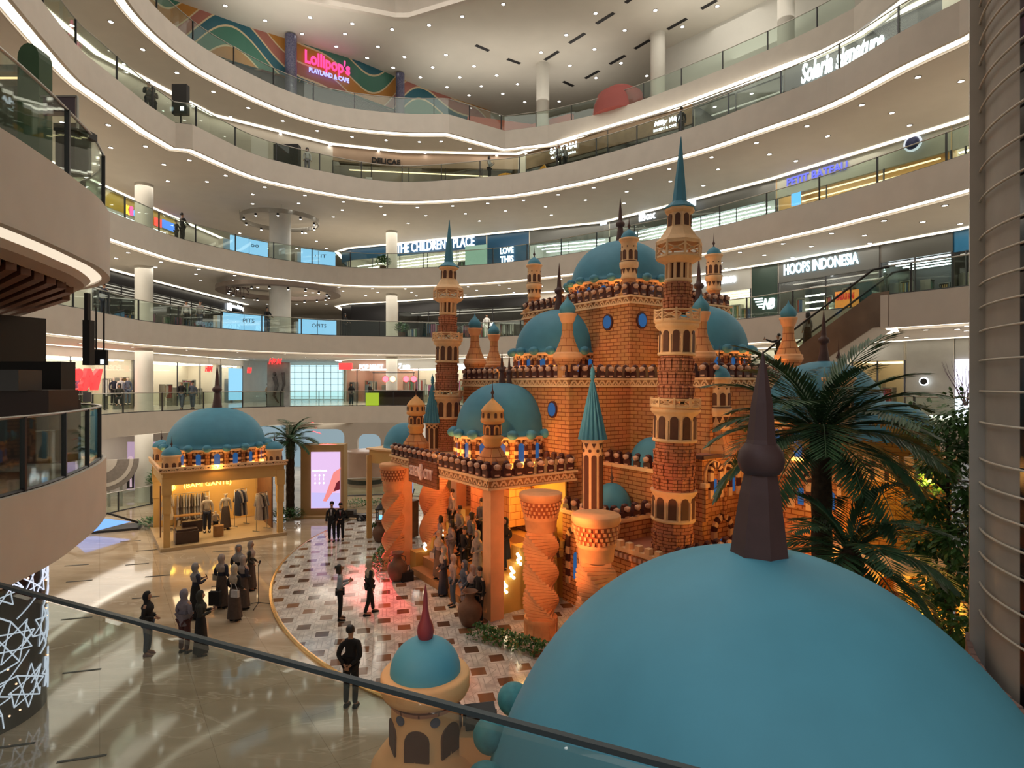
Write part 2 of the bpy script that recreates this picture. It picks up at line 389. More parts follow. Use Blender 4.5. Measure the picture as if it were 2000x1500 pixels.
# floor --------------------------------------------------------------
def marble_floor():
    m = principled('polished_beige_marble', (.5, .38, .26), .06, 0, .6); nt = m.node_tree; b = nt.nodes['Principled BSDF']; L = nt.links.new
    tc = nt.nodes.new('ShaderNodeTexCoord'); mp = nt.nodes.new('ShaderNodeMapping'); mp.inputs['Rotation'].default_value = (0, 0, R(40))
    mp.inputs['Scale'].default_value = (.25, .9, 1); L(tc.outputs['Object'], mp.inputs[0])
    n = nt.nodes.new('ShaderNodeTexNoise'); n.inputs['Scale'].default_value = 1.1; n.inputs['Detail'].default_value = 7; n.inputs['Distortion'].default_value = .8; L(mp.outputs[0], n.inputs['Vector'])
    cr = nt.nodes.new('ShaderNodeValToRGB'); e = cr.color_ramp.elements
    e[0].position = .30; e[0].color = (.36, .27, .18, 1); e[1].position = .68; e[1].color = (.56, .45, .33, 1)
    x = e.new(.5); x.color = (.46, .36, .25, 1); L(n.outputs['Fac'], cr.inputs[0])
    v = nt.nodes.new('ShaderNodeTexNoise'); v.inputs['Scale'].default_value = .55; v.inputs['Detail'].default_value = 6; v.inputs['Distortion'].default_value = 1.6; L(mp.outputs[0], v.inputs['Vector'])
    vr = nt.nodes.new('ShaderNodeValToRGB'); q = vr.color_ramp.elements; q[0].position = .493; q[0].color = (0, 0, 0, 1); q[1].position = .507; q[1].color = (0, 0, 0, 1); k = q.new(.5); k.color = (1, 1, 1, 1)
    L(v.outputs['Fac'], vr.inputs[0])
    mx = nt.nodes.new('ShaderNodeMix'); mx.data_type = 'RGBA'; L(vr.outputs[0], mx.inputs[0]); L(cr.outputs[0], mx.inputs[6]); mx.inputs[7].default_value = (.60, .50, .38, 1)
    # slab joints
    br = nt.nodes.new('ShaderNodeTexBrick'); br.offset = 0; br.inputs['Scale'].default_value = 1; br.inputs['Brick Width'].default_value = 1.8; br.inputs['Row Height'].default_value = 1.8; br.inputs['Mortar Size'].default_value = .006
    br.inputs['Color1'].default_value = (1, 1, 1, 1); br.inputs['Color2'].default_value = (.93, .93, .93, 1); br.inputs['Mortar'].default_value = (.55, .5, .45, 1)
    mp2 = nt.nodes.new('ShaderNodeMapping'); mp2.inputs['Rotation'].default_value = (0, 0, R(-35)); L(tc.outputs['Object'], mp2.inputs[0]); L(mp2.outputs[0], br.inputs['Vector'])
    mu = nt.nodes.new('ShaderNodeMix'); mu.data_type = 'RGBA'; mu.blend_type = 'MULTIPLY'; mu.inputs[0].default_value = .7; L(mx.outputs[2], mu.inputs[6]); L(br.outputs[0], mu.inputs[7])
    L(mu.outputs[2], b.inputs['Base Color']); return m
m = MB(); m.box(-1, 27, -.1, 62, 74, .2); tag(m.build('floor', marble_floor()), kind='structure')
# round patterned platform
PC, PR = (5.47, 25.07), 14.6
def tile_mat():
    m = principled('star_tile_mosaic', (.5, .45, .4), .10, 0, .6); nt = m.node_tree; b = nt.nodes['Principled BSDF']; L = nt.links.new
    tc = nt.nodes.new('ShaderNodeTexCoord'); mp = nt.nodes.new('ShaderNodeMapping'); mp.inputs['Rotation'].default_value = (0, 0, R(-12)); mp.inputs['Scale'].default_value = (1, 1, 1)
    L(tc.outputs['Object'], mp.inputs[0])
    def mth(op, a, bb=None, c=None):
        q = nt.nodes.new('ShaderNodeMath'); q.operation = op
        for i, x in enumerate((a, bb, c)):
            if x is None: continue
            if isinstance(x, (int, float)): q.inputs[i].default_value = x
            else: L(x, q.inputs[i])
        return q.outputs[0]
    sx = nt.nodes.new('ShaderNodeSeparateXYZ'); L(mp.outputs[0], sx.inputs[0]); X, Y = sx.outputs[0], sx.outputs[1]
    ra, rb = 1.12, .60
    Yb = mth('DIVIDE', Y, rb); odd = mth('MULTIPLY', mth('MODULO', mth('ABSOLUTE', mth('FLOOR', Yb)), 2.0), .5)
    Xa = mth('ADD', mth('DIVIDE', X, ra), odd)
    cx = mth('MULTIPLY', mth('ABSOLUTE', mth('SUBTRACT', mth('FRACT', Xa), .5)), ra); cy = mth('MULTIPLY', mth('ABSOLUTE', mth('SUBTRACT', mth('FRACT', Yb), .5)), rb)
    sq = mth('LESS_THAN', mth('MAXIMUM', cx, cy), .18)
    dsum = mth('ADD', cx, mth('MULTIPLY', cy, .9)); l1 = mth('LESS_THAN', mth('ABSOLUTE', mth('SUBTRACT', dsum, .43)), .014)
    l2 = mth('LESS_THAN', mth('ABSOLUTE', mth('SUBTRACT', mth('MAXIMUM', cx, cy), .275)), .010)
    l3 = mth('LESS_THAN', mth('ABSOLUTE', mth('SUBTRACT', cx, .50)), .010)
    ln = mth('MAXIMUM', mth('MAXIMUM', l1, l2), l3)
    cb = nt.nodes.new('ShaderNodeCombineXYZ'); L(mth('FLOOR', Xa), cb.inputs[0]); L(mth('FLOOR', Yb), cb.inputs[1])
    n = nt.nodes.new('ShaderNodeTexNoise'); n.inputs['Scale'].default_value = 3; n.inputs['Detail'].default_value = 6; L(tc.outputs['Object'], n.inputs['Vector'])
    # wobble cell colour
    wn = nt.nodes.new('ShaderNodeTexWhiteNoise'); L(cb.outputs[0], wn.inputs['Vector'])
    base = nt.nodes.new('ShaderNodeValToRGB'); e = base.color_ramp.elements; e[0].position = .35; e[0].color = (.42, .39, .37, 1); e[1].position = .6; e[1].color = (.70, .66, .62, 1); L(n.outputs['Fac'], base.inputs[0])
    m1 = nt.nodes.new('ShaderNodeMix'); m1.data_type = 'RGBA'; L(ln, m1.inputs[0]); L(base.outputs[0], m1.inputs[6]); m1.inputs[7].default_value = (.40, .37, .34, 1)
    brn = nt.nodes.new('ShaderNodeMix'); brn.data_type = 'RGBA'; L(wn.outputs['Value'], brn.inputs[0]); brn.inputs[6].default_value = (.09, .05, .035, 1); brn.inputs[7].default_value = (.26, .13, .07, 1)
    m2 = nt.nodes.new('ShaderNodeMix'); m2.data_type = 'RGBA'; L(sq, m2.inputs[0]); L(m1.outputs[2], m2.inputs[6]); L(brn.outputs[2], m2.inputs[7])
    L(m2.outputs[2], b.inputs['Base Color']); return m
root = empty('round_stage', (*PC, 0), 0, 'round low stage floor of star pattern tiles with gold rim around the castle', 'stage')
m = MB(); m.lathe([(PR - .08, 0), (PR - .08, .055), (.01, .055)], 128, smooth=False); m.build('tiled_top', tile_mat(), root)
m = MB(); m.lathe([(PR + .02, .001), (PR + .02, .05), (PR - .05, .064), (PR - .09, .058)], 128, smooth=False); m.f = m.f[:-2]; m.mi = m.mi[:-2]; m.sm = m.sm[:-2]; m.uv = m.uv[:-2]; m.build('gold_rim', P('gold_edge', (.75, .45, .16), .25, .9), root)
# floor air slots
dr = MB(); dr.box(0, 0, .004, 1.0, .06, .012)
proto = None
for x, y in ((160, 1311), (160, 1482), (20, 1458), (150, 1104), (155, 1135), (285, 1167), (308, 1125), (268, 1102), (150, 1208), (287, 1075), (435, 1077), (255, 1057)):
    X, Y = gp(x, y, 0); 
    if proto is None: o = proto = dr.build('floor_grille', BLACK)
    else: o = proto.copy(); C.objects.link(o)
    o.location = (X, Y, 0.001); o.rotation_euler = (0, 0, R(16)); o.scale = (.8, 1, 1)
    tag(o, 'narrow black slot grille let into the beige marble floor', 'floor grille', 'slot grilles in the marble floor')
# ================================================================ shop walls
def sub(poly, sa, sb):
    """the piece of a polyline between two arc lengths"""
    out = []; s = 0
    for i in range(len(poly) - 1):
        A, B = Vector(poly[i]), Vector(poly[i + 1]); L = (B - A).length
        if s + L > sa and s < sb:
            if not out: out.append(tuple(A.lerp(B, max(0, (sa - s) / L))))
            out.append(tuple(A.lerp(B, min(1, (sb - s) / L))))
        s += L
    return out
def length(poly): return sum((Vector(poly[i + 1]) - Vector(poly[i])).length for i in range(len(poly) - 1))
def on_wall(poly, px):
    """arc length where the sight line of a photo column meets the wall line"""
    k = (px - 1000) / F; s = 0; best = None
    for i in range(len(poly) - 1):
        A, B = poly[i], poly[i + 1]; dx, dy = B[0] - A[0], B[1] - A[1]; L = math.hypot(dx, dy)
        den = dx - k * dy
        if abs(den) > 1e-9:
            t = (k * A[1] - A[0]) / den
            if -1e-6 <= t <= 1 + 1e-6 and A[1] + t * dy > 0: best = s + t * L; break
        s += L
    if best is None:
        f = lambda q: 1000 + F * q[0] / q[1]
        return 0.0 if abs(px - f(poly[0])) < abs(px - f(poly[-1])) else s
    return best
INT = noisy('shop_inner_wall', (.62, .58, .50), .04, 1, .6)
STRIP = E('shop_light_strip', (1, .93, .82), 9.0)
DIMST = E('dim_shop_strip', (1, .9, .75), .6); COOL = E('shop_light_cool', (.80, .92, 1), 8.0)
SIGNW = E('white_sign_letters', (.88, .95, 1), 3.2)
SHOPG = glass('shop_glass', (.93, .95, .93), .04)
HUES = [(.35, .06, .05), (.06, .12, .28), (.55, .5, .42), (.08, .08, .08), (.5, .3, .1), (.12, .25, .15), (.6, .6, .6), (.4, .12, .25)]
ITEMS = [P('goods_%d' % i, c, .6) for i, c in enumerate(HUES)]
def nrm(a, b):
    d = (Vector(b) - Vector(a)).normalized(); return Vector((d.y, -d.x))      # towards the void (walls run with the void on their right)
def shop(lv, side, pa, pb, hdr, hh, label, inner=None, D=3.2, light=STRIP, goods=7, seed=0, cat='shop', dark=False, strips=3):
    poly = QP[(lv, side)]; sa, sb = on_wall(poly, pa), on_wall(poly, pb)
    if sa > sb: sa, sb = sb, sa
    pts = sub(poly, sa, sb); z0 = FLV.get(lv, 0.0); z1 = FLV[lv + 1] - TH
    A, B = Vector(pts[0]), Vector(pts[-1]); ch = (B - A).normalized(); nv = nrm(A, B); ctr = (A + B) / 2
    root = empty('shopfront' if cat == 'shop' else 'feature_panel', (ctr.x, ctr.y, z0), 0, label, cat); H = z1 - z0
    q = [(p[0] - ctr.x, p[1] - ctr.y) for p in pts]; wl = (B - A).length
    rnd = random.Random(seed)
    m = MB(); m.wall(q, H - hh, H, .18); m.build('header', hdr, root)
    g = MB(); g.wall(inset(q, .05), .02, H - hh, .02); g.build('shop_window', SHOPG, root)
    fr = MB(); L = length(q); n = max(2, int(L / 2.4))
    fr.box(0, 0, (H - hh) / 2, .06, .06, H - hh); mo = None
    for k in range(n + 1):
        p = sub(q, 0, max(.01, min(L, L * k / n)))[-1]
        if mo is None: mo = o = fr.build('mullion', DARKM, root)
        else: o = mo.copy(); C.objects.link(o); o.parent = root
        o.location = (p[0], p[1], 0)
    inner = inner or INT
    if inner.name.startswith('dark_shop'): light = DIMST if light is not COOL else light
    a, b = Vector(q[0]), Vector(q[-1]); n3 = nv * -D
    m = MB(); m.wall([tuple(a), tuple(a + n3), tuple(b + n3), tuple(b)], 0, H - .02, .08)
    m.build('inner_wall', inner, root)
    st = MB()
    for k in range(strips):
        f = (k + .5) / strips; c = -nv * (D * f); mid = (a + b) / 2 + c
        st.box(mid.x, mid.y, H - hh - .06, wl * .86, .10, .05, math.atan2(ch.y, ch.x))
    st.build('light_strip', light, root)
    mid = ctr - nv * (D * .5); pw = wl * (11 if inner in (INT, CREAMIN, WARMIN) else 5)
    area('shop_ceiling_light', (mid.x, mid.y, z1 - .2), wl * .85, D * .7, pw, (.85, .93, 1) if light is COOL else (1, .75, .48) if light is AMB else (1, .93, .84), (0, 0, math.atan2(ch.y, ch.x)))
    for k in range(goods):
        f = (k + .5) / goods; dd = .4 + rnd.random() * (D - 1.1); c = a.lerp(b, f) - nv * dd
        sh = MB(); sh.k = 0; w_ = min(1.2, wl / goods * .7); hgt = 1.2 + rnd.random() * .9; an = math.atan2(ch.y, ch.x) + rnd.choice((0, 0, PI / 2))
        sh.at(c.x, c.y, 0, an); sh.box(0, 0, hgt - .02, w_, .45, .04); sh.box(0, 0, .3, w_, .45, .04); sh.box(-w_ / 2, 0, hgt / 2, .04, .45, hgt); sh.box(w_ / 2, 0, hgt / 2, .04, .45, hgt)
        nn = 5
        for j in range(nn):
            sh.k = 1 + rnd.randrange(3); h2 = hgt * (.35 + .3 * rnd.random()); sh.box(-w_ / 2 + (j + .5) * w_ / nn, 0, hgt - .08 - h2 / 2, w_ / nn * .7, .34, h2)
        sh.build('display_rack', [STEEL] + rnd.sample(ITEMS, 3), root)
    USED.setdefault((lv, side), []).append((sa, sb)); return root, pts, nv
USED = {}
def sign(lv, side, px, py, pxw, txt, mat, parent_label=None, h=None, bold=.0, shear=0.0, out=.06, name='shop_sign', cat='sign', parent=None, label=None, depth=.05):
    """letters on the shop wall, centred on a photo point, pxw wide in the photo"""
    poly = QP[(lv, side)]; s = on_wall(poly, px); s1, s2 = on_wall(poly, px - pxw / 2), on_wall(poly, px + pxw / 2)
    p = Vector(sub(poly, 0, s)[-1]); L = length(poly)
    a = Vector(sub(poly, 0, s1 if s1 else s)[-1]); b = Vector(sub(poly, 0, s2 if s2 else s)[-1]); w_ = (b - a).length
    nv = nrm(a, b) if (s1 or 0) < (s2 or 1) else nrm(b, a)
    loc = Vector(((a.x + b.x) / 2, (a.y + b.y) / 2)) + nv * out; z = EYE + (750 - py) / F * loc.y
    if h: h = h / F * loc.y
    if parent: loc3 = Vector((loc.x, loc.y, z)) - parent.location
    else: loc3 = Vector((loc.x, loc.y, z))
    o = text('sign_letters' if parent else name, txt, loc3, nv, w_, mat, h, depth, parent, bold, shear)
    if not parent: tag(o, label, cat)
    elif label: o['label'] = label
    return o
def wall_box(lv, side, pa, pb, ya, yb, mat, name, label, cat='sign', out=.05, th=.06, parent=None):
    """a flat board on the shop wall covering photo columns pa..pb between photo rows ya (top) and yb, rows read at pa"""
    poly = QP[(lv, side)]; a = Vector(sub(poly, 0, on_wall(poly, pa))[-1]); b = Vector(sub(poly, 0, on_wall(poly, pb))[-1])
    nv = nrm(a, b); z1 = EYE + (750 - ya) / F * a.y; z0 = EYE + (750 - yb) / F * a.y; c = (a + b) / 2 + nv * out
    m = MB(); off = parent.location if parent else Vector((0, 0, 0))
    m.box(0, 0, 0, (b - a).length, th, z1 - z0, math.atan2((b - a).y, (b - a).x)); o = m.build(name, mat, parent)
    o.location = Vector((c.x, c.y, (z0 + z1) / 2)) - off
    if parent is None: tag(o, label, cat)
    elif label: o['label'] = label
    return o
BLUEH = P('deep_blue_panel', (.012, .085, .19), .35); GREYH = P('charcoal_header', (.10, .105, .10), .4); OLIVE = P('grey_olive_header', (.30, .31, .26), .5)
BLKH = P('black_header', (.012, .012, .015), .3); BRZ = noisy('bronze_panel', (.16, .10, .05), .15, 3, .3, .3); PALEH = P('pale_header', (.50, .50, .48), .5)
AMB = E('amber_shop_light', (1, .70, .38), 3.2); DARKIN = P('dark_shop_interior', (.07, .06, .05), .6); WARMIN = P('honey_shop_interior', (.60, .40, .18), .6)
CREAMIN = P('cream_shop_interior', (.70, .62, .48), .6)
# level 3
r, _, _ = shop(3, 'R', 674, 950, BLUEH, .95, 'curved children clothing shopfront with deep blue header behind the round column', seed=1, goods=9)
sign(3, 'R', 851, 478, 152, "THE CHILDREN'S PLACE", SIGNW, parent=r, bold=.01, h=20)
r, _, _ = shop(3, 'R', 951, 1033, BLUEH, 3.0, 'deep blue wall panel reading LOVE THIS beside the children clothing shop', seed=2, goods=1, cat='wall panel')
sign(3, 'R', 991, 489, 26, "LOVE", SIGNW, parent=r, bold=.03, h=13, out=.12); sign(3, 'R', 991, 506, 26, "THIS", SIGNW, parent=r, bold=.03, h=13, out=.12)
wall_box(3, 'R', 910, 952, 482, 520, E('poster_green', (.35, .55, .40), .8), 'window_poster', 'lit window poster with green leaves', parent=r, out=.12)
r, _, _ = shop(3, 'R', 1034, 1190, GREYH, 1.1, 'grey corner shopfront with a bright doorway right of the blue panel', light=COOL, seed=3, goods=4)
r, _, _ = shop(3, 'R', 1191, 1515, GREYH, 1.1, 'electronics shopfront with charcoal header reading iBox', light=COOL, seed=3, goods=8, strips=4)
sign(3, 'R', 1265, 422, 32, "iBox", SIGNW, parent=r, bold=.03); 
for px, py in ((1187, 436), (1361, 400)): wall_box(3, 'R', px - 6, px + 6, py - 8, py + 7, E('small_lit_sign', (.75, .85, .95), 1.4), 'projecting_sign', 'small square lit sign', parent=r, out=.5, th=.1)
r, _, _ = shop(3, 'R', 1518, 1857, OLIVE, 1.1, 'honey lit baby clothing shopfront with a grey olive header', inner=WARMIN, light=AMB, seed=4, goods=6)
sign(3, 'R', 1597, 340, 118, "PETIT BATEAU", E('blue_sign_letters', (.10, .12, .62), 1.6), parent=r, bold=.02, h=16)
wall_box(3, 'R', 1548, 1566, 380, 404, E('blue_screen', (.10, .38, .9), 2.0), 'window_screen', 'bright blue upright screen in the window', parent=r, out=.1)
def round_sign(lv, side, px, py, rpx, mats, parent, label, glyph=None):
    poly = QP[(lv, side)]; s = on_wall(poly, px); a = Vector(sub(poly, 0, s - .2)[-1]); b = Vector(sub(poly, 0, s + .2)[-1]); nv = nrm(a, b)
    c = (a + b) / 2 + nv * .15; Y = c.y; rr = rpx / F * Y; z = EYE + (750 - py) / F * Y
    m = MB(); m.at(c.x - parent.location.x if parent else c.x, c.y - parent.location.y if parent else c.y, z - (parent.location.z if parent else 0), math.atan2(nv.y, nv.x) - PI / 2, 1, R(-90))
    m.k = 0; m.cyl(0, 0, 0, .08, rr, 24); m.k = 1; m.lathe([(rr * .62, .085), (rr * .72, .10), (rr * .78, .085)], 24)
    m.add([(-rr * .06, rr * .32, .1), (-rr * .06, -rr * .42, .1), (-rr * .42, rr * .32, .1)], [(0, 1, 2)]); m.add([(rr * .06, rr * .32, .1), (rr * .34, rr * .32, .1), (rr * .06, -rr * .25, .1)], [(0, 2, 1)])
    m.box(0, rr * .42, .1, rr * .8, rr * .1, .02)
    return m.build('round_sign', mats, parent, label)
round_sign(3, 'R', 1786, 280, 16, [E('round_sign_face', (.75, .80, .85), 1.0), P('navy_mark', (.02, .03, .10), .4)], r, 'round white sign with a sailing boat emblem')
r, _, _ = shop(3, 'R', 1858, 1914, OLIVE, 1.1, 'narrow pale shopfront with drapes next to the tower post', inner=CREAMIN, seed=5, goods=1)
r, _, _ = shop(3, 'L', 200, 345, P('yellow_header', (.55, .38, .05), .4), 1.0, 'toy shopfront with yellow header and coloured letters at far left', inner=WARMIN, light=COOL, seed=6, goods=8)
for i, (ch_, c) in enumerate((('K', (1, .55, .05)), ('i', (.9, .1, .3)), ('d', (.1, .35, .9)), ('Z', (.05, .6, .8)))):
    sign(3, 'L', 247 + i * 7, 410 + i * 2, 6.5, ch_, E('kid_letter_%d' % i, c, 2.2), parent=r, h=18, bold=.04, out=.1)
wall_box(3, 'L', 299, 312, 424, 440, E('red_lit_sign', (.95, .08, .06), 1.8), 'lit_panel', 'red lit letter panel', parent=r, out=.12)
wall_box(3, 'L', 314, 340, 428, 444, E('blue_lit_sign', (.08, .25, .85), 1.6), 'lit_panel', 'blue lit letter panel', parent=r, out=.12)
# level 2
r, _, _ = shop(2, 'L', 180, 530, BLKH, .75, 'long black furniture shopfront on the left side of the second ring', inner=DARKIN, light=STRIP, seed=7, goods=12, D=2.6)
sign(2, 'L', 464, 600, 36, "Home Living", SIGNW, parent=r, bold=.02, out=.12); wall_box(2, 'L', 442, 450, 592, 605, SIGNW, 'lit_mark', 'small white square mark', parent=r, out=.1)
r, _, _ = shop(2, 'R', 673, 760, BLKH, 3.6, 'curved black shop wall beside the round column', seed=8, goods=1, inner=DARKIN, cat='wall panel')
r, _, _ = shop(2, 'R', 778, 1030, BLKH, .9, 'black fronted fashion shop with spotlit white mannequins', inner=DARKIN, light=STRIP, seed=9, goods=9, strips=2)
sign(2, 'R', 955, 634, 20, "MAX", SIGNW, parent=r, bold=.03, out=.15)
r, _, _ = shop(2, 'R', 1349, 1466, PALEH, 1.25, 'pale open sports shopfront reading new balance', inner=CREAMIN, light=STRIP, seed=10, goods=4)
sign(2, 'R', 1400, 547, 76, "new balance", SIGNW, parent=r, bold=.03, h=18)
r, _, _ = shop(2, 'R', 1468, 1519, P('dark_green_panel', (.02, .045, .035), .4), 3.7, 'dark green panel with lit white NB mark beside the shop', seed=11, goods=1, cat='wall panel')
sign(2, 'R', 1503, 593, 24, "NB", SIGNW, parent=r, bold=.05, out=.1, shear=.35, h=21)
for k in range(4):
    wall_box(2, 'R', 1474 + k * 3, 1491 + k, 584 + k * 5, 586.5 + k * 5, SIGNW, 'speed_line', None, parent=r, out=.1)
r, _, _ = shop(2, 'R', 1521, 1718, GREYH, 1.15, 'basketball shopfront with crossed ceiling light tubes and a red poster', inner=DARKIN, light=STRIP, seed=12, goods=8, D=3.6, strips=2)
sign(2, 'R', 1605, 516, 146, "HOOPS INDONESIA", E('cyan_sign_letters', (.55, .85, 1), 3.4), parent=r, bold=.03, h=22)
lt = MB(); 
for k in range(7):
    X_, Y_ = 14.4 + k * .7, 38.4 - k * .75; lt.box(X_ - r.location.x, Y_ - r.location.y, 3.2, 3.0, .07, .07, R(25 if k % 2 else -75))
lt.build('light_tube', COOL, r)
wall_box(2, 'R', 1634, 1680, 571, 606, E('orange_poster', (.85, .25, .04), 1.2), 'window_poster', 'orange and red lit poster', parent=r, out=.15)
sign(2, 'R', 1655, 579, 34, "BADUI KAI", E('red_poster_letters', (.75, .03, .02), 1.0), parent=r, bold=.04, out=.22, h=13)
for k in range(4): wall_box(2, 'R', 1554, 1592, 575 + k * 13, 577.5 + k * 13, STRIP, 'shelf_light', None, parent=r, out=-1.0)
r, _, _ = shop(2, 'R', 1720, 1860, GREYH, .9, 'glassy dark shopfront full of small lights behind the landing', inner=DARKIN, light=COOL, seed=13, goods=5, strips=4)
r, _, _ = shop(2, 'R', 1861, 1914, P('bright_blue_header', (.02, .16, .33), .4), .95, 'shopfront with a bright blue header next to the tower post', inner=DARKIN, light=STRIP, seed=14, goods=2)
# level 1
r, _, _ = shop(1, 'L', 60, 262, WHITE, .55, 'bright fashion shopfront with huge red letters in the window', inner=CREAMIN, light=STRIP, seed=15, goods=8, strips=4, D=2.8)
REDS = E('red_sign_letters', (1, .03, .03), 2.4)
sign(1, 'L', 136, 741, 104, "H&M", REDS, parent=r, bold=.05, shear=.3, out=.3, h=44, depth=.25)
r, _, _ = shop(1, 'L', 296, 430, WHITE, .55, 'bright fashion shopfront with clothes racks between two white columns', inner=CREAMIN, light=STRIP, seed=16, goods=7, strips=4, D=2.8)
r, _, _ = shop(1, 'L', 432, 520, WHITE, .55, 'bright fashion shopfront with blue photo posters at the corridor mouth', inner=CREAMIN, light=STRIP, seed=17, goods=4, D=2.8)
wall_box(1, 'L', 444, 470, 719, 782, E('blue_photo_poster', (.25, .55, .75), 1.3), 'window_poster', 'pale blue photo poster', parent=r, out=.12)
r, _, _ = shop(1, 'R', 672, 762, P('pink_shop_header', (.45, .28, .22), .5), .75, 'toy collectibles shop with busy red and white shelves', inner=P('rosy_inner', (.55, .3, .22), .6), light=STRIP, seed=18, goods=7)
sign(1, 'R', 727, 717, 46, "POP MART", SIGNW, parent=r, bold=.04, h=11, out=.15)
r, _, _ = shop(1, 'R', 764, 930, PALEH, .8, 'row of grey shopfronts with small white signs behind the red stage lamps', inner=CREAMIN, light=STRIP, seed=19, goods=7)
sign(1, 'R', 790, 715, 22, "7 am", SIGNW, parent=r, bold=.02); sign(1, 'R', 905, 714, 36, "watch", SIGNW, parent=r, bold=.03)
GREYW = noisy('grey_stone_wall', (.30, .295, .27), .05, 2, .5)
r, _, _ = shop(1, 'R', 1664, 1767, GREYW, .95, 'lit bag boutique window in the grey stone wall', inner=P('ivory_inner', (.75, .68, .52), .5), light=AMB, seed=20, goods=4)
r, _, _ = shop(1, 'R', 1768, 1862, GREYW, 3.6, 'plain grey stone wall panel with a small round lit emblem', seed=20, goods=1, cat='wall panel')
round_sign(1, 'R', 1808, 745, 8, [SIGNW, P('black_mark', (.02, .02, .02))], r, 'small round white emblem')
r, _, _ = shop(1, 'R', 1863, 1914, GREYW, 3.6, 'stone niche holding a tall white screen with twig drawing', seed=21, goods=1, cat='wall panel')
wall_box(1, 'R', 1868, 1912, 702, 815, E('white_led_screen', (.80, .78, .95), 2.2), 'led_screen', 'tall white lit screen', parent=r, out=.1)
tw = MB(); rt = random.Random(3)
poly = QP[(1, 'R')]; a = Vector(sub(poly, 0, on_wall(poly, 1890))[-1]); nv = nrm((20.5, 27), (22.5, 23)); t_ = Vector((-nv.y, nv.x))
for k in range(16):
    p = Vector((a.x, a.y, 0)) + Vector((nv.x, nv.y, 0)) * .16; x0 = -.1 + .2 * rt.random(); pts = []
    for j in range(5): q_ = x0 + (rt.random() - .5) * .15 + (k - 8) * .05 * j * .8; pts.append((p.x - r.location.x - t_.x * q_, p.y - r.location.y - t_.y * q_, .6 + j * .5 + rt.random() * .1))
    tw.tube(pts, [.025, .02, .014, .01, .004], 4)
tw.build('twig_drawing', P('twig_ink', (.05, .02, .04), .6), r)
# level 4
r, _, _ = shop(4, 'R', 650, 1012, noisy('salmon_beige_header', (.42, .30, .22), .04, 1, .6), 1.0, 'long warm beige restaurant front with dark letters on the fourth ring', inner=P('brown_inner', (.13, .10, .07), .5), light=AMB, seed=22, goods=8, strips=1)
sign(4, 'R', 754, 315, 56, "DELICAE", BLACK, parent=r, bold=.03)
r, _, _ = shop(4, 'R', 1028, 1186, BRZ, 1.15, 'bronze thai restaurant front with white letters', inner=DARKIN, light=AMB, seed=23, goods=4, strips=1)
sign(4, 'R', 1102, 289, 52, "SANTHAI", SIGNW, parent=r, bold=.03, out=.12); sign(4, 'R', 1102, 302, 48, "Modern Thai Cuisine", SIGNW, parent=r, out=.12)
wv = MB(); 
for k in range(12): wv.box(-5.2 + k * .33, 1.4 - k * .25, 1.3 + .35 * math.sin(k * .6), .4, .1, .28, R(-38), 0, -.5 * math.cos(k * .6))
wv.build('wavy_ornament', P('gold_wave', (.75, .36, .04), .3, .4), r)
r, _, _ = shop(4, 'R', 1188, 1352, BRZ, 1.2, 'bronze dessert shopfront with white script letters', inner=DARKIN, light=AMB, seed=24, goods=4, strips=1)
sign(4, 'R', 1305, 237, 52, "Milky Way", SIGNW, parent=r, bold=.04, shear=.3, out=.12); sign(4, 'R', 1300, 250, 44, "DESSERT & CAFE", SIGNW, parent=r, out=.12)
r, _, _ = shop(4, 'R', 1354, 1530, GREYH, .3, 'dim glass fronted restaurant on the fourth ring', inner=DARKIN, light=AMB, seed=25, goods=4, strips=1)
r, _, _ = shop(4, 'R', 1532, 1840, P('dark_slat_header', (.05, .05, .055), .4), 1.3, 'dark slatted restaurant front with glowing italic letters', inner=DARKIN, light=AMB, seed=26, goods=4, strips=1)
sign(4, 'R', 1648, 118, 162, "Solaria signature", SIGNW, parent=r, bold=.03, shear=.25, out=.12, h=52)
# plain walls between the shops, with a cove light all along their top
for (lv, side), poly in QP.items():
    z0 = FLV.get(lv, 0.0); z1 = FLV[lv + 1] - TH; iv = sorted(USED.get((lv, side), [])); L = length(poly); s = 0
    for a, b in iv + [(L, L)]:
        if a - s > .05:
            m = MB(); m.wall(sub(poly, s, a), z0, z1, .2); tag(m.build('wall_' + ('right' if side == 'R' else 'left'), WHITE), kind='structure')
        s = max(s, b)
    if lv in (1, 2, 3, 4):
        m = MB(); q1, q2 = inset(poly, -.25), inset(poly, -.6)
        for i in range(len(poly) - 1): m.add([(*q1[i], z1 - .03), (*q1[i + 1], z1 - .03), (*q2[i + 1], z1 - .03), (*q2[i], z1 - .03)], [(3, 2, 1, 0), (0, 1, 2, 3)])
        tag(m.build('cove_light', COVE), 'thin cove light along the ceiling above the ' + {1: 'first', 2: 'second', 3: 'third', 4: 'fourth'}[lv] + ' ring shops, ' + ('right' if side == 'R' else 'left') + ' side', 'light strip', 'cove lights above the shopfronts')
# storefront light spill inside each level: one soft ceiling light per stretch of gallery
for lv in (0, 1, 2, 3, 4):
    z = FLV[lv + 1] - TH - .15
    pw_ = {0: 300, 1: 380, 2: 320, 3: 380, 4: 170}[lv]
    for x, y, sx, sy in ((-22.3, 28, 3, 18), (-12, 46, 10, 5), (3, 43.5, 12, 3), (15.5, 32, 6, 6), (19.5, 22, 4, 8)):
        area('gallery_downlights', (x, y, z), sx, sy, pw_ * (.5 if sy < 4 else 1) * (.6 if x > 10 else 1.2), (1, .9, .76))
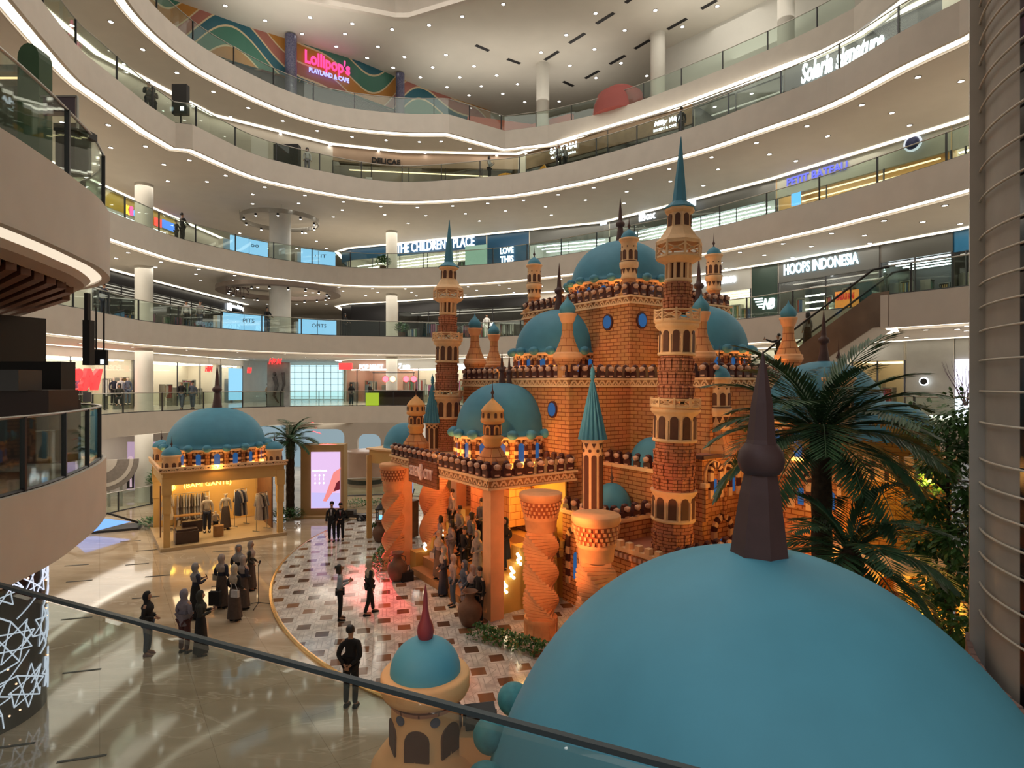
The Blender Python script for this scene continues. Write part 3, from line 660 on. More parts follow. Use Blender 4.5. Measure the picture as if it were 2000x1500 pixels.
# mural wall of the top floor -------------------------------------------------
def mural():
    m = principled('wave_mural', (.5, .3, .1), .5); nt = m.node_tree; b = nt.nodes['Principled BSDF']; L = nt.links.new
    uv = nt.nodes.new('ShaderNodeUVMap'); sx = nt.nodes.new('ShaderNodeSeparateXYZ'); L(uv.outputs[0], sx.inputs[0])
    def mth(op, a, bb=0.0):
        q = nt.nodes.new('ShaderNodeMath'); q.operation = op
        for i, x in enumerate((a, bb)):
            if isinstance(x, (int, float)): q.inputs[i].default_value = x
            else: L(x, q.inputs[i])
        return q.outputs[0]
    s1 = mth('MULTIPLY', mth('SINE', mth('MULTIPLY', sx.outputs[0], .42)), .42); s2 = mth('MULTIPLY', mth('SINE', mth('ADD', mth('MULTIPLY', sx.outputs[0], .95), 1.0)), .16)
    v = mth('FRACT', mth('ADD', mth('ADD', mth('MULTIPLY', sx.outputs[1], .23), s1), s2))
    cr = nt.nodes.new('ShaderNodeValToRGB'); cr.color_ramp.interpolation = 'CONSTANT'; e = cr.color_ramp.elements
    cols = [(.05, .17, .12), (.60, .48, .30), (.02, .11, .15), (.60, .48, .30), (.35, .13, .10), (.60, .48, .30), (.42, .18, .03), (.60, .48, .30)]; pos = [0, .26, .29, .46, .49, .68, .71, .97]
    e[0].color = (*cols[0], 1); e[1].position = pos[1]; e[1].color = (*cols[1], 1)
    for p, c in zip(pos[2:], cols[2:]): x = e.new(p); x.color = (*c, 1)
    L(v, cr.inputs[0]); L(cr.outputs[0], b.inputs['Base Color']); return m
MW = [(-21, 28), (-20.4, 35.4), (-17.2, 38.0), (-11, 42.1), (-7, 45.9), (-1.8, 49.8)]
m = MB(); m.wall(MW, 27.6, 30.1, .3); 
root = empty('mural_facade', (0, 0, 0), 0, 'top floor play centre facade painted with wavy green, blue, pink and orange bands', 'mural')
m.build('painted_fascia', mural(), root)
m = MB(); m.wall(inset(MW, .3), 25, 27.6, .2); m.build('dark_shop_wall', P('dim_shop_wall', (.035, .03, .03), .5), root)
for px, w_ in ((559, 22), (771, 17)):
    s = on_wall(MW, px); p = Vector(sub(MW, 0, s)[-1]); q = MB(); q.cyl(0, 0, 0, 5.0, w_ / F * p.y / 2, 20); o = q.build('mosaic_pillar', noisy('navy_mosaic', (.03, .035, .09), .3, 14, .3, 0, 0, (.16, .15, .22)), root); o.location = (p.x + .5, p.y - .5, 25.0)
QP[(5, 'L')] = MW
sign(5, 'L', 638, 126, 88, "Lollipop's", E('pink_sign_letters', (.85, .05, .22), 2.0), parent=root, bold=.03, out=.2, h=34)
sign(5, 'L', 641, 147, 78, "PLAYLAND & CAFE", E('violet_sign_letters', (.30, .32, 1), 2.2), parent=root, bold=.03, out=.2, h=9)
# red slide and tent shapes behind the top railing
t = MB(); t.add([(-1.2, 0, 0), (1.2, 0, 0), (0, 3.6, 0), (-1.2, 0, .05)], [(0, 1, 2)]);
m = MB(); m.lathe([(1.9, 0), (1.8, .7), (1.5, 1.5), (.8, 1.95), (.01, 2.1)], 28); o = m.build('play_dome', P('dusty_red', (.33, .07, .06), .6)); o.location = (7.3, 39.9, 25); tag(o, 'dusty red domed play tent behind the top balcony railing', 'tent')
m = MB(); m.wall([(-3.2, 43.0), (1.5, 44.4), (4.3, 42.6)], 25, 26.6, .4); tag(m.build('red_barrier', P('salmon_red', (.55, .13, .08), .5)), 'salmon red curved play barrier behind the top balcony corner', 'barrier')

# ceiling downlights ------------------------------------------------------------
LAMP = E('downlight_glow', (1, .96, .88), 14.0); LRIM = P('downlight_rim', (.30, .27, .24), .4)
dm = MB(); dm.k = 0; dm.cyl(0, 0, -.012, -.002, .5, 14); dm.k = 1; dm.lathe([(.5, -.002), (.5, -.02), (.68, -.012), (.68, -.001)], 14)
DL = None
def downlight(x, y, z, r, label, group):
    global DL
    if DL is None: DL = o = dm.build('ceiling_downlight', [LAMP, LRIM])
    else: o = DL.copy(); C.objects.link(o)
    o.location = (x, y, z); o.scale = (r * 2, r * 2, 1); tag(o, label, 'ceiling light', group)
roofpx = [(440, 11), (518, 40), (606, 34), (688, 46), (590, 66), (674, 66), (657, 91), (766, 57), (838, 49), (903, 32), (983, 8), (738, 91), (717, 113), (790, 111), (871, 107), (768, 132), (845, 131), (926, 129), (821, 151), (898, 151), (970, 147), (873, 170), (940, 168), (916, 186), (1011, 164), (982, 183), (956, 200), (1025, 199), (999, 216), (974, 220),
          (1163, 26), (1280, 20), (1401, 12), (1106, 68), (1220, 59), (1333, 52), (1057, 102), (1161, 96), (1113, 128), (1213, 123), (1164, 152), (1263, 148), (1214, 174), (1298, 174), (1092, 198), (1130, 212), (1035, 229), (1100, 228), (376, 57), (333, 42), (222, 12)]
for x, y in roofpx[:48]:
    X, Y = gp(x, y, ROOFZ)
    if y < 200: downlight(X, Y, ROOFZ, .115, 'small round downlight set in the flat roof ceiling above the top ring', 'downlights in the roof ceiling')
def row(lv, d, n, off=0.0, lo=0, hi=1e9, r=.10):
    e = inset(EDGES[lv + 1], d); z = FLV[lv + 1] - TH; s = off; L = length(e); st = L / n
    for k in range(n):
        p = sub(e, 0, min(L - .01, off + k * st + .01))[-1]
        px = 1000 + p[0] / p[1] * F
        if -40 < px < 1915 and lo < p[1] < hi:
            downlight(p[0], p[1], z, r, 'small round downlight in the ceiling over the ' + {1: 'first', 2: 'second', 3: 'third', 4: 'fourth'}[lv] + ' ring walkway', 'downlights over the %s ring walkway' % {1: 'first', 2: 'second', 3: 'third', 4: 'fourth'}[lv])
row(4, 1.6, 26, .5); row(4, 3.6, 20, 1.7)
row(3, 1.5, 26, .2); row(3, 3.4, 24, 1.2); row(3, 5.4, 14, .4)
row(2, 1.5, 26, .2); row(2, 3.2, 26, 1.0); row(2, 5.0, 18, .2)
row(1, 1.4, 24, .2); row(1, 3.0, 24, 1.1)
for lv, n in ((1, 9), (2, 9), (3, 12)):     # the deep corridor bay
    for i in range(n):
        for_x = -21.5 + (i % 3) * 2.6; yy = 46.5 + (i // 3) * 2.6
        downlight(for_x, yy, FLV[lv + 1] - TH, .10, 'small round downlight in the deep corridor ceiling of the %s ring' % {1: 'first', 2: 'second', 3: 'third'}[lv], 'downlights in the corridor bay of the %s ring' % {1: 'first', 2: 'second', 3: 'third'}[lv])
# dark slots in the roof
sm = MB(); sm.box(0, 0, -.01, 1, .16, .02); pr = None
for x0, y0, x1, y1 in ((1165, 46, 1199, 25), (1112, 84, 1142, 65), (1064, 117, 1091, 100), (1304, 57, 1341, 36), (1240, 95, 1269, 78), (1191, 125, 1221, 108), (1143, 153, 1170, 138), (1370, 17, 1400, 0), (1222, 5, 1240, -8), (929, 88, 955, 99), (991, 115, 1016, 124), (1100, 159, 1120, 168), (1216, 184, 1240, 173)):
    A, B = Vector(gp(x0, y0, ROOFZ)), Vector(gp(x1, y1, ROOFZ))
    if pr is None: pr = o = sm.build('air_slot', BLACK)
    else: o = pr.copy(); C.objects.link(o)
    o.location = (*((A + B) / 2), ROOFZ - .005); o.rotation_euler = (0, 0, math.atan2((B - A).y, (B - A).x)); o.scale = ((B - A).length, 1.6, 1)
    tag(o, 'long black air slot cut in the flat roof ceiling', 'air vent', 'air slots in the roof ceiling')
# ================================================================ near parts of the hall: left balcony bulge, front rail, lift tower
# level 1 and 2 bulges on the left
L1E = [(.9, .42), (.16, .77), (-1.23, 1.42), (-4.2, 2.85), (-6.0, 4.6), (-6.8, 6.6), (-6.98, 8.03), (-7.03, 8.4), (-7.18, 9.15), (-7.5, 10.07), (-8.25, 11.8), (-9.2, 13.3), (-10.8, 14.6), (-13.5, 15.8), (-17, 16.6)]
L2E = [(-4.6, .2), (-6.0, 4.0), (-6.5, 6.4), (-6.62, 7.6), (-6.85, 8.7), (-7.1, 9.6), (-7.5, 10.8), (-8.3, 12.1), (-9.8, 13.2), (-12.5, 14.2), (-17, 15)]
def bulge(lv, e, outs):
    e = e[:3] + smoothpts(e[2:], 5)[1:] if lv == 1 else smoothpts(e, 5)
    q = [outs(p) for p in e]; t, c, f = slab(lv, e, q)
    tag(t.build('floor', FLOORT), kind='structure'); tag(f.build('trim_%d' % (lv + 20), WHITE), kind='structure')
    return e, c
e1, c1 = bulge(1, L1E, lambda p: (p[0] * .25 - 3, -6) if p[1] < 2.9 else (-24, p[1] * 1.6 - 10))
tag(c1.build('ceiling', CEILM), kind='structure')
m = MB(); m.box(-1, -3.2, FLV[1] - .3, 26, 6.2, .5); tag(m.build('floor', FLOORT), kind='structure')
e2, c2 = bulge(2, L2E, lambda p: (-24, p[1] * 1.3 - 3))
# sculpted soffit of the second bulge: lit cove, beige band, dark slatted wood
z0 = FLV[2] - TH
def band(ea, eb, za, zb, name, mt, kind='structure', flip=False):
    m = MB()
    for i in range(len(ea) - 1): m.add([(*ea[i], za), (*ea[i + 1], za), (*eb[i + 1], zb), (*eb[i], zb)], [(0, 1, 2, 3)], True)
    o = m.build(name, mt)
    if kind: o['kind'] = kind
    return o
i1, i2, i3, i4 = e2, inset(e2, .32), inset(e2, .42), inset(e2, .60)
band(i1, inset(e2, .08), z0, z0, 'trim_31', WHITE)
o = band(inset(e2, .08), i2, z0 + .04, z0 - .10, 'cove_light', E('near_cove', (1, .84, .64), .95), None); tag(o, 'broad glowing cove under the near left balcony bulge', 'light strip')
band(i2, i3, z0 - .10, z0 - .20, 'trim_32', WHITE); band(i3, i4, z0 - .20, z0 - .30, 'trim_33', noisy('taupe_band', (.33, .25, .20), .03, 2))
band(i4, [(-24, p[1] * 1.3 - 3) for p in e2], z0 - .24, z0 - .24, 'ceiling', noisy('dark_wood_board', (.045, .022, .014), .1, 3))
m = MB(); dS = Vector((.77, -.64)); nS = Vector((.64, .77))
for k in range(64):
    c = -4.0 + k * .24; ts = []
    for j in range(len(i4) - 1):
        A, B = Vector(i4[j]), Vector(i4[j + 1]); fa, fb = A.dot(nS) - c, B.dot(nS) - c
        if fa * fb <= 0 and fa != fb: ts.append(A.lerp(B, fa / (fa - fb)).dot(dS))
    if not ts: continue
    t1 = max(ts) - .04; t0 = t1 - 11; q = dS * ((t0 + t1) / 2) + nS * c
    m.box(q.x, q.y, z0 - .33, t1 - t0, .13, .14, math.atan2(dS.y, dS.x))
tag(m.build('slat_ceiling', noisy('walnut_slat', (.23, .10, .055), .12, 4, .5)), 'dark brown wood slat ceiling under the near left balcony', 'slat ceiling')
railing([p for p in e1 if p[1] > 3.4], FLV[1], 'clear glass balustrade round the near left cafe balcony', step=1.35, hgt=1.12, start=.35)
railing([p for p in e2 if p[1] > 2], FLV[2], 'greenish glass balustrade round the near left upper balcony', step=2.05, hgt=1.12, start=1.2)
# front rail just below the camera
a, b = Vector((-1.23 - 1.39 * 2.2, 1.42 + .65 * 2.2)), Vector((.16 + 1.39 * .75, .77 - .65 * .75)); root = empty('front_railing', (a.x, a.y, FLV[1]), 0, 'dark slim handrail on clear glass crossing the foreground', 'railing')
L = (b - a).length; an = math.atan2((b - a).y, (b - a).x)
m = MB(); m.at(0, 0, 0, an); m.box(L / 2, 0, 1.114, L, .010, .008); m.build('handrail', P('blued_steel', (.035, .05, .06), .3, .6), root)
m = MB(); m.at(0, 0, 0, an); m.box(L / 2, 0, .55, L, .014, 1.10); m.build('glass_panel', glass('front_glass', (.80, .84, .82), .10), root)
m = MB(); m.at(0, 0, 0, an); m.box(L / 2, 0, .03, L, .07, .08); m.build('base_shoe', DARKM, root)
# cafe on the near left level 1 bulge
CAFE = P('cafe_black', (.018, .016, .015), .5)
m = MB(); x0, y0 = -8.9, 9.6
def pbox(m, px0, px1, y_top, y_bot, Y, d, k=0):
    X0, X1 = (px0 - 1000) / F * Y, (px1 - 1000) / F * Y; Z1 = EYE + (750 - y_top) / F * Y; Z0 = EYE + (750 - y_bot) / F * Y
    m.k = k; m.box((X0 + X1) / 2, Y + d / 2, (Z0 + Z1) / 2, X1 - X0, d, Z1 - Z0)
root = empty('cafe_booth', (-10, 11, FLV[1]), 0, 'black walled cafe booth on the near left balcony under the slat ceiling', 'booth')
def put(m, name, mt, root):
    o = m.build(name, mt); o.parent = root; o.matrix_parent_inverse = root.matrix_basis.inverted(); 
    o.location = -root.location; o.matrix_parent_inverse = Matrix(); return o
m = MB(); m.wall([(-15.5, 8.5), (-12.5, 12.5), (-11.55, 14.6), (-12.4, 15.4)], 5.4, 8.62, .3); put(m, 'back_wall', CAFE, root)
m = MB(); pbox(m, -420, 119, 706, 905, 11.9, .4); put(m, 'side_wall', CAFE, root)
m = MB(); pbox(m, -400, 95, 762, 905, 10.2, .7); put(m, 'counter', P('cafe_counter', (.06, .035, .03), .4), root)
m = MB(); pbox(m, 60, 118, 782, 905, 10.6, .5); put(m, 'counter', P('cafe_dark', (.03, .02, .02), .4), root)
m = MB(); pbox(m, -60, 36, 722, 764, 10.0, .5); put(m, 'coffee_machine', P('machine_steel', (.10, .10, .10), .35, .6), root)
m = MB(); pbox(m, 162, 178, 766, 785, 11.5, .02); put(m, 'menu_card', P('card_white', (.55, .56, .58), .4), root)
m = MB(); pbox(m, 62, 68, 868, 902, 11.6, .03); put(m, 'lit_card', E('lit_card', (.85, .85, .9), .7), root)
o = text('loop_sign', "oc", (-9.33, 11.62, EYE - 1.31), (.8, -1), .30, SIGNW, .16, .02); tag(o, 'small white looped neon sign behind the cafe glass', 'sign')
m = MB(); m.at(*gp(170, 0, FLV[2] - 1.6)[:0] or (0, 0, 0)); pbox(m, 161, 175, 625, 713, 10.6, .13); pbox(m, 164, 171, 572, 628, 10.62, .08)
tag(m.build('hanging_speaker', BLACK), 'tall black line speaker hanging from the slat ceiling edge', 'speaker')
m = MB(); pbox(m, 180, 207, 683, 713, 13.5, .08); m.k = 1; pbox(m, 196, 201, 702, 711, 13.48, .02, 1); pbox(m, 186, 188, 600, 684, 13.53, .03); pbox(m, 201, 203, 600, 684, 13.53, .03)
tag(m.build('hanging_board', [BLACK, SIGNW]), 'small black hanging guide board with a white mark left of the columns', 'sign')
# things on the near left level 2 bulge: green arch, banner frame, dark stand
def bb(name, mt, label, cat, *bx):
    m = MB()
    for t in bx: pbox(m, *t)
    return tag(m.build(name, mt), label, cat)
GRN = noisy('moss_green_arch', (.055, .12, .06), .06, 2)
Y = 10.2; X0, X1 = (34 - 1000) / F * Y, (76 - 1000) / F * Y; Zt = EYE + 672 / F * Y
m = MB(); pts = [(X0, FLV[2]), (X1, FLV[2]), (X1, Zt - .3)] + [(X1 - (X1 - X0) * (.5 - .5 * math.cos(t * PI / 8)), Zt - .3 + .25 * math.sin(t * PI / 8)) for t in range(1, 8)] + [(X0, Zt - .3)]
n = len(pts); m.add([(p[0], Y, p[1]) for p in pts] + [(p[0], Y + .3, p[1]) for p in pts], [tuple(range(n)), tuple(reversed(range(n, 2 * n)))] + [(i, n + i, n + (i + 1) % n, (i + 1) % n) for i in range(n)])
tag(m.build('arched_pylon', GRN), 'tall moss green round topped pylon behind the near left upper glass', 'pylon')
bb('kiosk_wall', [P('dim_kiosk', (.10, .12, .09), .5)], 'dim green kiosk wall left of the moss green pylon', 'kiosk', (-200, 40, 140, 300, 10.9, .3))
bb('kiosk_canopy', [P('canopy', (.30, .29, .25), .5), E('canopy_light', (1, .6, .3), 2)], 'slanted pale kiosk canopy with an orange light line at far left', 'canopy', (-200, 50, 126, 140, 10.4, .6, 0), (-200, 50, 150, 153, 10.35, .03, 1))
bb('banner_frame', [STEEL, P('dusk_banner', (.12, .09, .11), .6)], 'grey poster banner hung in a steel frame on the near left upper balcony', 'banner', (78, 150, 186, 189, 9.9, .04, 0), (148, 151, 188, 250, 9.9, .04, 0), (84, 146, 189, 226, 9.92, .02, 1))
bb('display_stand', [P('plum_stand', (.075, .055, .06), .5), DARKM], 'dark slatted display stand behind the near left upper glass', 'display stand', (108, 146, 252, 330, 10.1, .4, 0), (104, 150, 240, 254, 10.05, .5, 1))
# ---------------- lift tower at the right
TC, TR = (8.30, 6.17), 2.62
root = empty('lift_tower', (*TC, 0), 0, 'tall round grey ribbed lift tower with thin rings at the right edge', 'lift tower')
SHAFT = noisy('taupe_panel', (.34, .30, .26), .06, 2.5, .55, bump=.1)
m = MB(); m.lathe([(TR, 0), (TR, 26)], 72, smooth=True); m.build('shaft_cladding', SHAFT, root)
a_t = math.atan2(-TC[1], -TC[0])                       # direction from the axis to the camera
tg = a_t - math.acos(TR / math.hypot(*TC))             # angle of the left silhouette seen from the camera
m = MB(); m.at(0, 0, 0, tg + R(2)); m.box(TR + .05, 0, 13, .20, .30, 26); m.build('edge_post', noisy('beige_post', (.48, .42, .36), .04, 3, .5), root)
m = MB(); m.lathe([(TR + .012, 3.4), (TR + .012, 26)], 10, a0=tg + R(29), a1=tg + R(64)); m.build('glazing', P('black_glazing', (.006, .006, .008), .15), root)
ys = [-30, 10, 45, 85, 125, 172, 218, 277, 335, 393, 467, 513, 557, 602, 648, 705, 764, 824, 895, 942, 987, 1032, 1078, 1138, 1193]
rg = None; Yl = 7.62
for y in ys:
    z = EYE + (750 - y) / F * Yl
    if rg is None:
        q = MB(); q.tube([((TR + .05) * math.cos(tg + R(3 + 3 * k)), (TR + .05) * math.sin(tg + R(3 + 3 * k)), 0) for k in range(52)], .015, 6); rg = o = q.build('ring_rail', noisy('ring_paint', (.55, .48, .40), .03, 4, .4), root)
    else: o = rg.copy(); C.objects.link(o); o.parent = root
    o.location = (0, 0, z)
fp = MB(); fp.box(0, 0, 0, .06, .30, 3.0); pr = None
for k in range(26):
    a = tg + R(2 + 3.6 * k); 
    if pr is None: pr = o = fp.build('skirt_slat', noisy('rosy_slat', (.34, .21, .18), .05, 3), root)
    else: o = pr.copy(); C.objects.link(o); o.parent = root
    o.location = ((TR + .16) * math.cos(a), (TR + .16) * math.sin(a), 2.15 - .02 * k); o.rotation_euler = (0, 0, a)
# ---------------- lit pattern column at bottom left
LC, LR = (-11.55, 12.3), 1.45
root = empty('led_column', (*LC, 0), 0, 'round black screen column with white geometric line pattern at the lower left', 'led column')
m = MB(); m.cyl(0, 0, 0, 4.2, LR, 48); m.build('screen', P('screen_black', (.012, .010, .014), .2), root)
rl = random.Random(11); m = MB()
def on_c(a, z): return ((LR + .012) * math.cos(a), (LR + .012) * math.sin(a), z)
def seg(a0, z0, a1, z1, w_=.022):
    n = 7; m.tube([on_c(a0 + (a1 - a0) * i / n, z0 + (z1 - z0) * i / n) for i in range(n + 1)], w_, 4)
for cz in (.7, 1.75, 2.9, 3.7):
    for ca in range(7):
        a0 = R(-115 + ca * 34 + (cz * 20)); r_ = .42; K = 8
        pt = [(a0 + r_ * math.cos(2 * PI * k / K + cz) * .75, cz + r_ * 1.05 * math.sin(2 * PI * k / K + cz)) for k in range(K)]
        for k in range(K):
            p, q = pt[k], pt[(k + 3) % K]; seg(*p, *q, .014)
        for k in range(0, K, 2): seg(pt[k][0], pt[k][1], pt[k][0] + (rl.random() - .5) * .7, min(4.1, max(.1, pt[k][1] + (rl.random() - .5) * 1.0)), .016)
m.build('line_pattern', E('screen_white_lines', (.80, .85, 1), 1.0), root)
m = MB()
for k in range(60): a = R(-130 + rl.random() * 250); m.ball(*on_c(a, .2 + 3.8 * rl.random()), .022, 6, 1, 3)
m.build('light_dots', E('screen_warm_dots', (1, .55, .35), 3), root)
# ================================================================ the castle
U, V, NO = Vector((-.565, .825)), Vector((.825, .565)), Vector((4.13, 20.56))
AU = math.atan2(U.y, U.x); AV = math.atan2(V.y, V.x)
def cu(a, b): p = NO + U * a + V * b; return (p.x, p.y)
BR = brick('orange_brick', (.80, .37, .155), (.32, .105, .045), .37, .135, .016)
BRM = brick('tower_brick', (.72, .30, .17), (.22, .07, .04), .22, .09, .011, .5)
BRY = brick('golden_brick', (.70, .34, .07), (.30, .10, .02), .34, .125, .010)
BLK = brick('block_stone', (.80, .38, .17), (.34, .11, .05), .42, .26, .012)
CRM = noisy('cream_trim', (.90, .58, .32), .05, 5, .65); PCH = noisy('peach_plaster', (.86, .44, .22), .05, 3, .65)
MAR = noisy('maroon_trim', (.085, .022, .020), .1, 8, .55); DRK = noisy('window_brown', (.12, .045, .025), .08, 6, .7)
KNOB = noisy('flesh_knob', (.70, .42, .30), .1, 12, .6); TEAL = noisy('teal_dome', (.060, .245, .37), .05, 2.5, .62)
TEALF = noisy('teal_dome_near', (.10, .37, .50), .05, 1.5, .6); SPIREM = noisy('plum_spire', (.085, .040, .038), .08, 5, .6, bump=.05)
BLUEG = E('blue_window_glow', (.03, .20, .55), .42); AMBL = E('amber_window_lamp', (1, .50, .08), 6.0)
LATB = noisy('lattice_back', (.42, .19, .075), .06, 5, .7); ROOFM = noisy('terracotta_roof', (.45, .17, .10), .08, 3, .8)
def arch_pts(w_, h, n=8):
    r = w_ / 2; return [(-r, 0), (r, 0)] + [(r * math.cos(PI * k / n), h - r + r * math.sin(PI * k / n)) for k in range(n + 1)]
def plate(m, pts, x, y, z, ang, d0, d1):
    """extrude a 2-D outline standing upright at (x, y, z) facing ang, from depth d0 to d1 outwards"""
    c, s = math.cos(ang), math.sin(ang); n = len(pts)
    f = lambda p, d: (x + c * d - s * p[0], y + s * d + c * p[0], z + p[1])
    vs = [f(p, d0) for p in pts] + [f(p, d1) for p in pts]
    return m.add(vs, [tuple(reversed(range(n))), tuple(range(n, 2 * n))] + [(i, (i + 1) % n, n + (i + 1) % n, n + i) for i in range(n)])
def lattice(m, p0, p1, z, h=.30, d=.05, kb=1, kc=0):
    """openwork band: dark back board, cream rails and zigzag with half rings (outward = right of p0->p1)"""
    A, B = Vector(p0), Vector(p1); t = (B - A); L = t.length; t.normalize(); nv = Vector((t.y, -t.x)); an = math.atan2(t.y, t.x); c = (A + B) / 2
    m.k = kb; q = c + nv * .01; m.box(q.x, q.y, z + h / 2, L + .02, .04, h * .92, an)
    m.k = kc; q = c + nv * (d * .5 + .02)
    m.box(q.x, q.y, z + .03, L + 2 * d, d + .03, .065, an); m.box(q.x, q.y, z + h - .035, L + 2 * d + .06, d + .07, .07, an)
    n = max(2, round(L / .30)); s = L / n
    for i in range(n):
        for sg in (-1, 1):
            q = A + t * (s * (i + .5) + sg * s * .25) + nv * .05; m.box(q.x, q.y, z + h * .5, s * .62, .03, .05, an, 0, sg * math.atan2(h * .8, s * .5) * .95)
        q = A + t * (s * (i + .5)) + nv * .055; m.box(q.x, q.y, z + h * .60, s * .38, .03, .04, an); m.box(q.x, q.y, z + h * .30, s * .22, .03, .05, an)
_mer = MB(); _mer.k = 0; _mer.box(0, 0, .10, .22, .14, .20); _mer.box(0, 0, .27, .155, .12, .20); _mer.lathe([(.0, .36), (.085, .37), (.075, .43), (.0, .47)], 8)
_mer.k = 1; _mer.ball(0, -.085, .31, .085, 8, 1, 5); _mer.box(0, -.075, .06, .11, .05, .05); _mer.box(.055, -.095, .335, .05, .05, .05); _mer.box(-.055, -.095, .335, .05, .05, .05); _mer.box(0, -.11, .255, .05, .05, .05)
MER = [None, 0, None]
def merlons(root, p0, p1, z, step=.385, sc=1.0):
    """little maroon battlements with pale knobs, facing right of p0->p1"""
    A, B = Vector(p0), Vector(p1); L = (B - A).length; n = max(1, int(L / (step * sc))); t = (B - A) / L; an = math.atan2(t.y, t.x); nv = Vector((t.y, -t.x))
    for i in range(n):
        q = A + t * (L * (i + .5) / n) - nv * .03
        if MER[0] is None: MER[0] = o = _mer.build('merlon', [MAR, KNOB], root)
        else: o = MER[0].copy(); C.objects.link(o); o.parent = root
        o.location = (q.x - root.location.x, q.y - root.location.y, z - root.location.z); o.rotation_euler = (0, 0, an); o.scale = (1.3 * sc, 1.2 * sc, sc)
castle = empty('sand_castle', (*cu(3, 2), 0), 0, 'huge orange brick palace set piece with stacked blocks, lattice cornices and battlements', 'castle')
def inC(o):
    o.location = Vector(o.location) - castle.location; return o
def block(poly, z0, z1, mt, corn=None, name='brick_block', root=None, hc=.30, roof=True, mer=True, msc=1.0, far=()):
    root = root or castle
    m = MB(); n = len(poly)
    # walls with running UV
    u = 0
    for i in range(n):
        A, B = poly[i], poly[(i + 1) % n]; L = math.hypot(B[0] - A[0], B[1] - A[1])
        m.add([(*A, z0), (*B, z0), (*B, z1), (*A, z1)], [(0, 1, 2, 3)], False, [[(u, z0), (u + L, z0), (u + L, z1), (u, z1)]]); u += L
    m.k = 1; m.add([(p[0], p[1], z1 + .02) for p in poly], [tuple(range(n))]); m.add([(p[0], p[1], z0) for p in poly], [tuple(reversed(range(n)))])
    inC2(m.build(name, [mt, ROOFM], root), root)
    for (i, j) in (corn or []):
        lm = MB(); lattice(lm, poly[i], poly[j], z1 - hc, hc); inC2(lm.build('lattice_cornice', [CRM, LATB], root), root)
        if mer and (i, j) not in far: merlons(root, poly[i], poly[j], z1, sc=msc)
def inC2(o, root): o.location = Vector(o.location) - root.location; return o
# polygons run counter-clockwise so that "right of the edge" is outwards
A_ = [cu(*q) for q in ((0, 0), (0, -2.76), (6.9, -2.76), (6.9, 0), (9.7, 0), (9.7, 5.6), (-3.3, 5.6), (-3.3, 0))]
def ccw(p):
    s = sum(p[i][0] * p[(i + 1) % len(p)][1] - p[(i + 1) % len(p)][0] * p[i][1] for i in range(len(p))); return p if s > 0 else list(reversed(p))
A_ = ccw(A_)
def near_edges(p, skip=()):
    out = []
    for i in range(len(p)):
        j = (i + 1) % len(p); mx, my = (p[i][0] + p[j][0]) / 2, (p[i][1] + p[j][1]) / 2; dx, dy = p[j][0] - p[i][0], p[j][1] - p[i][1]
        if dy * (-mx) - dx * (-my) > 0 and i not in skip: out.append((i, j))
    return out
block(A_, 0, 7.2, BR, near_edges(A_), 'lower_block')
B_ = ccw([cu(0, 0), cu(6.4, 0), cu(6.4, 5.6), cu(0, 5.6)])
block(B_, 7.1, 10.12, BR, near_edges(B_), 'upper_block')
def disc_window(a, b, z, ang, r=.16, root=None):
    root = root or castle
    x, y = cu(a, b); m = MB(); c, s = math.cos(ang), math.sin(ang)
    for k, (r0, d0, d1) in enumerate(((r * 1.28, 0, .05), (r, .04, .07))):
        m.k = k; plate(m, [(r0 * math.cos(2 * PI * i / 18), r0 * 1.18 * math.sin(2 * PI * i / 18)) for i in range(18)], x, y, z, ang, d0, d1)
    inC2(m.build('round_window', [MAR, BLUEG], root), root)
fL, fR = AU + PI / 2, AV - PI / 2        # facing -v (left front) and -u (right front)
for a, z in ((1.1, 9.25), (5.9, 9.25)): disc_window(a, 0, z, fL, .20)
for b, z in ((.55, 9.25), (4.95, 9.2)): disc_window(0, b, z, fR, .20)
for a in (.85, 6.3): disc_window(a, -2.76, 6.15, fL, .19)
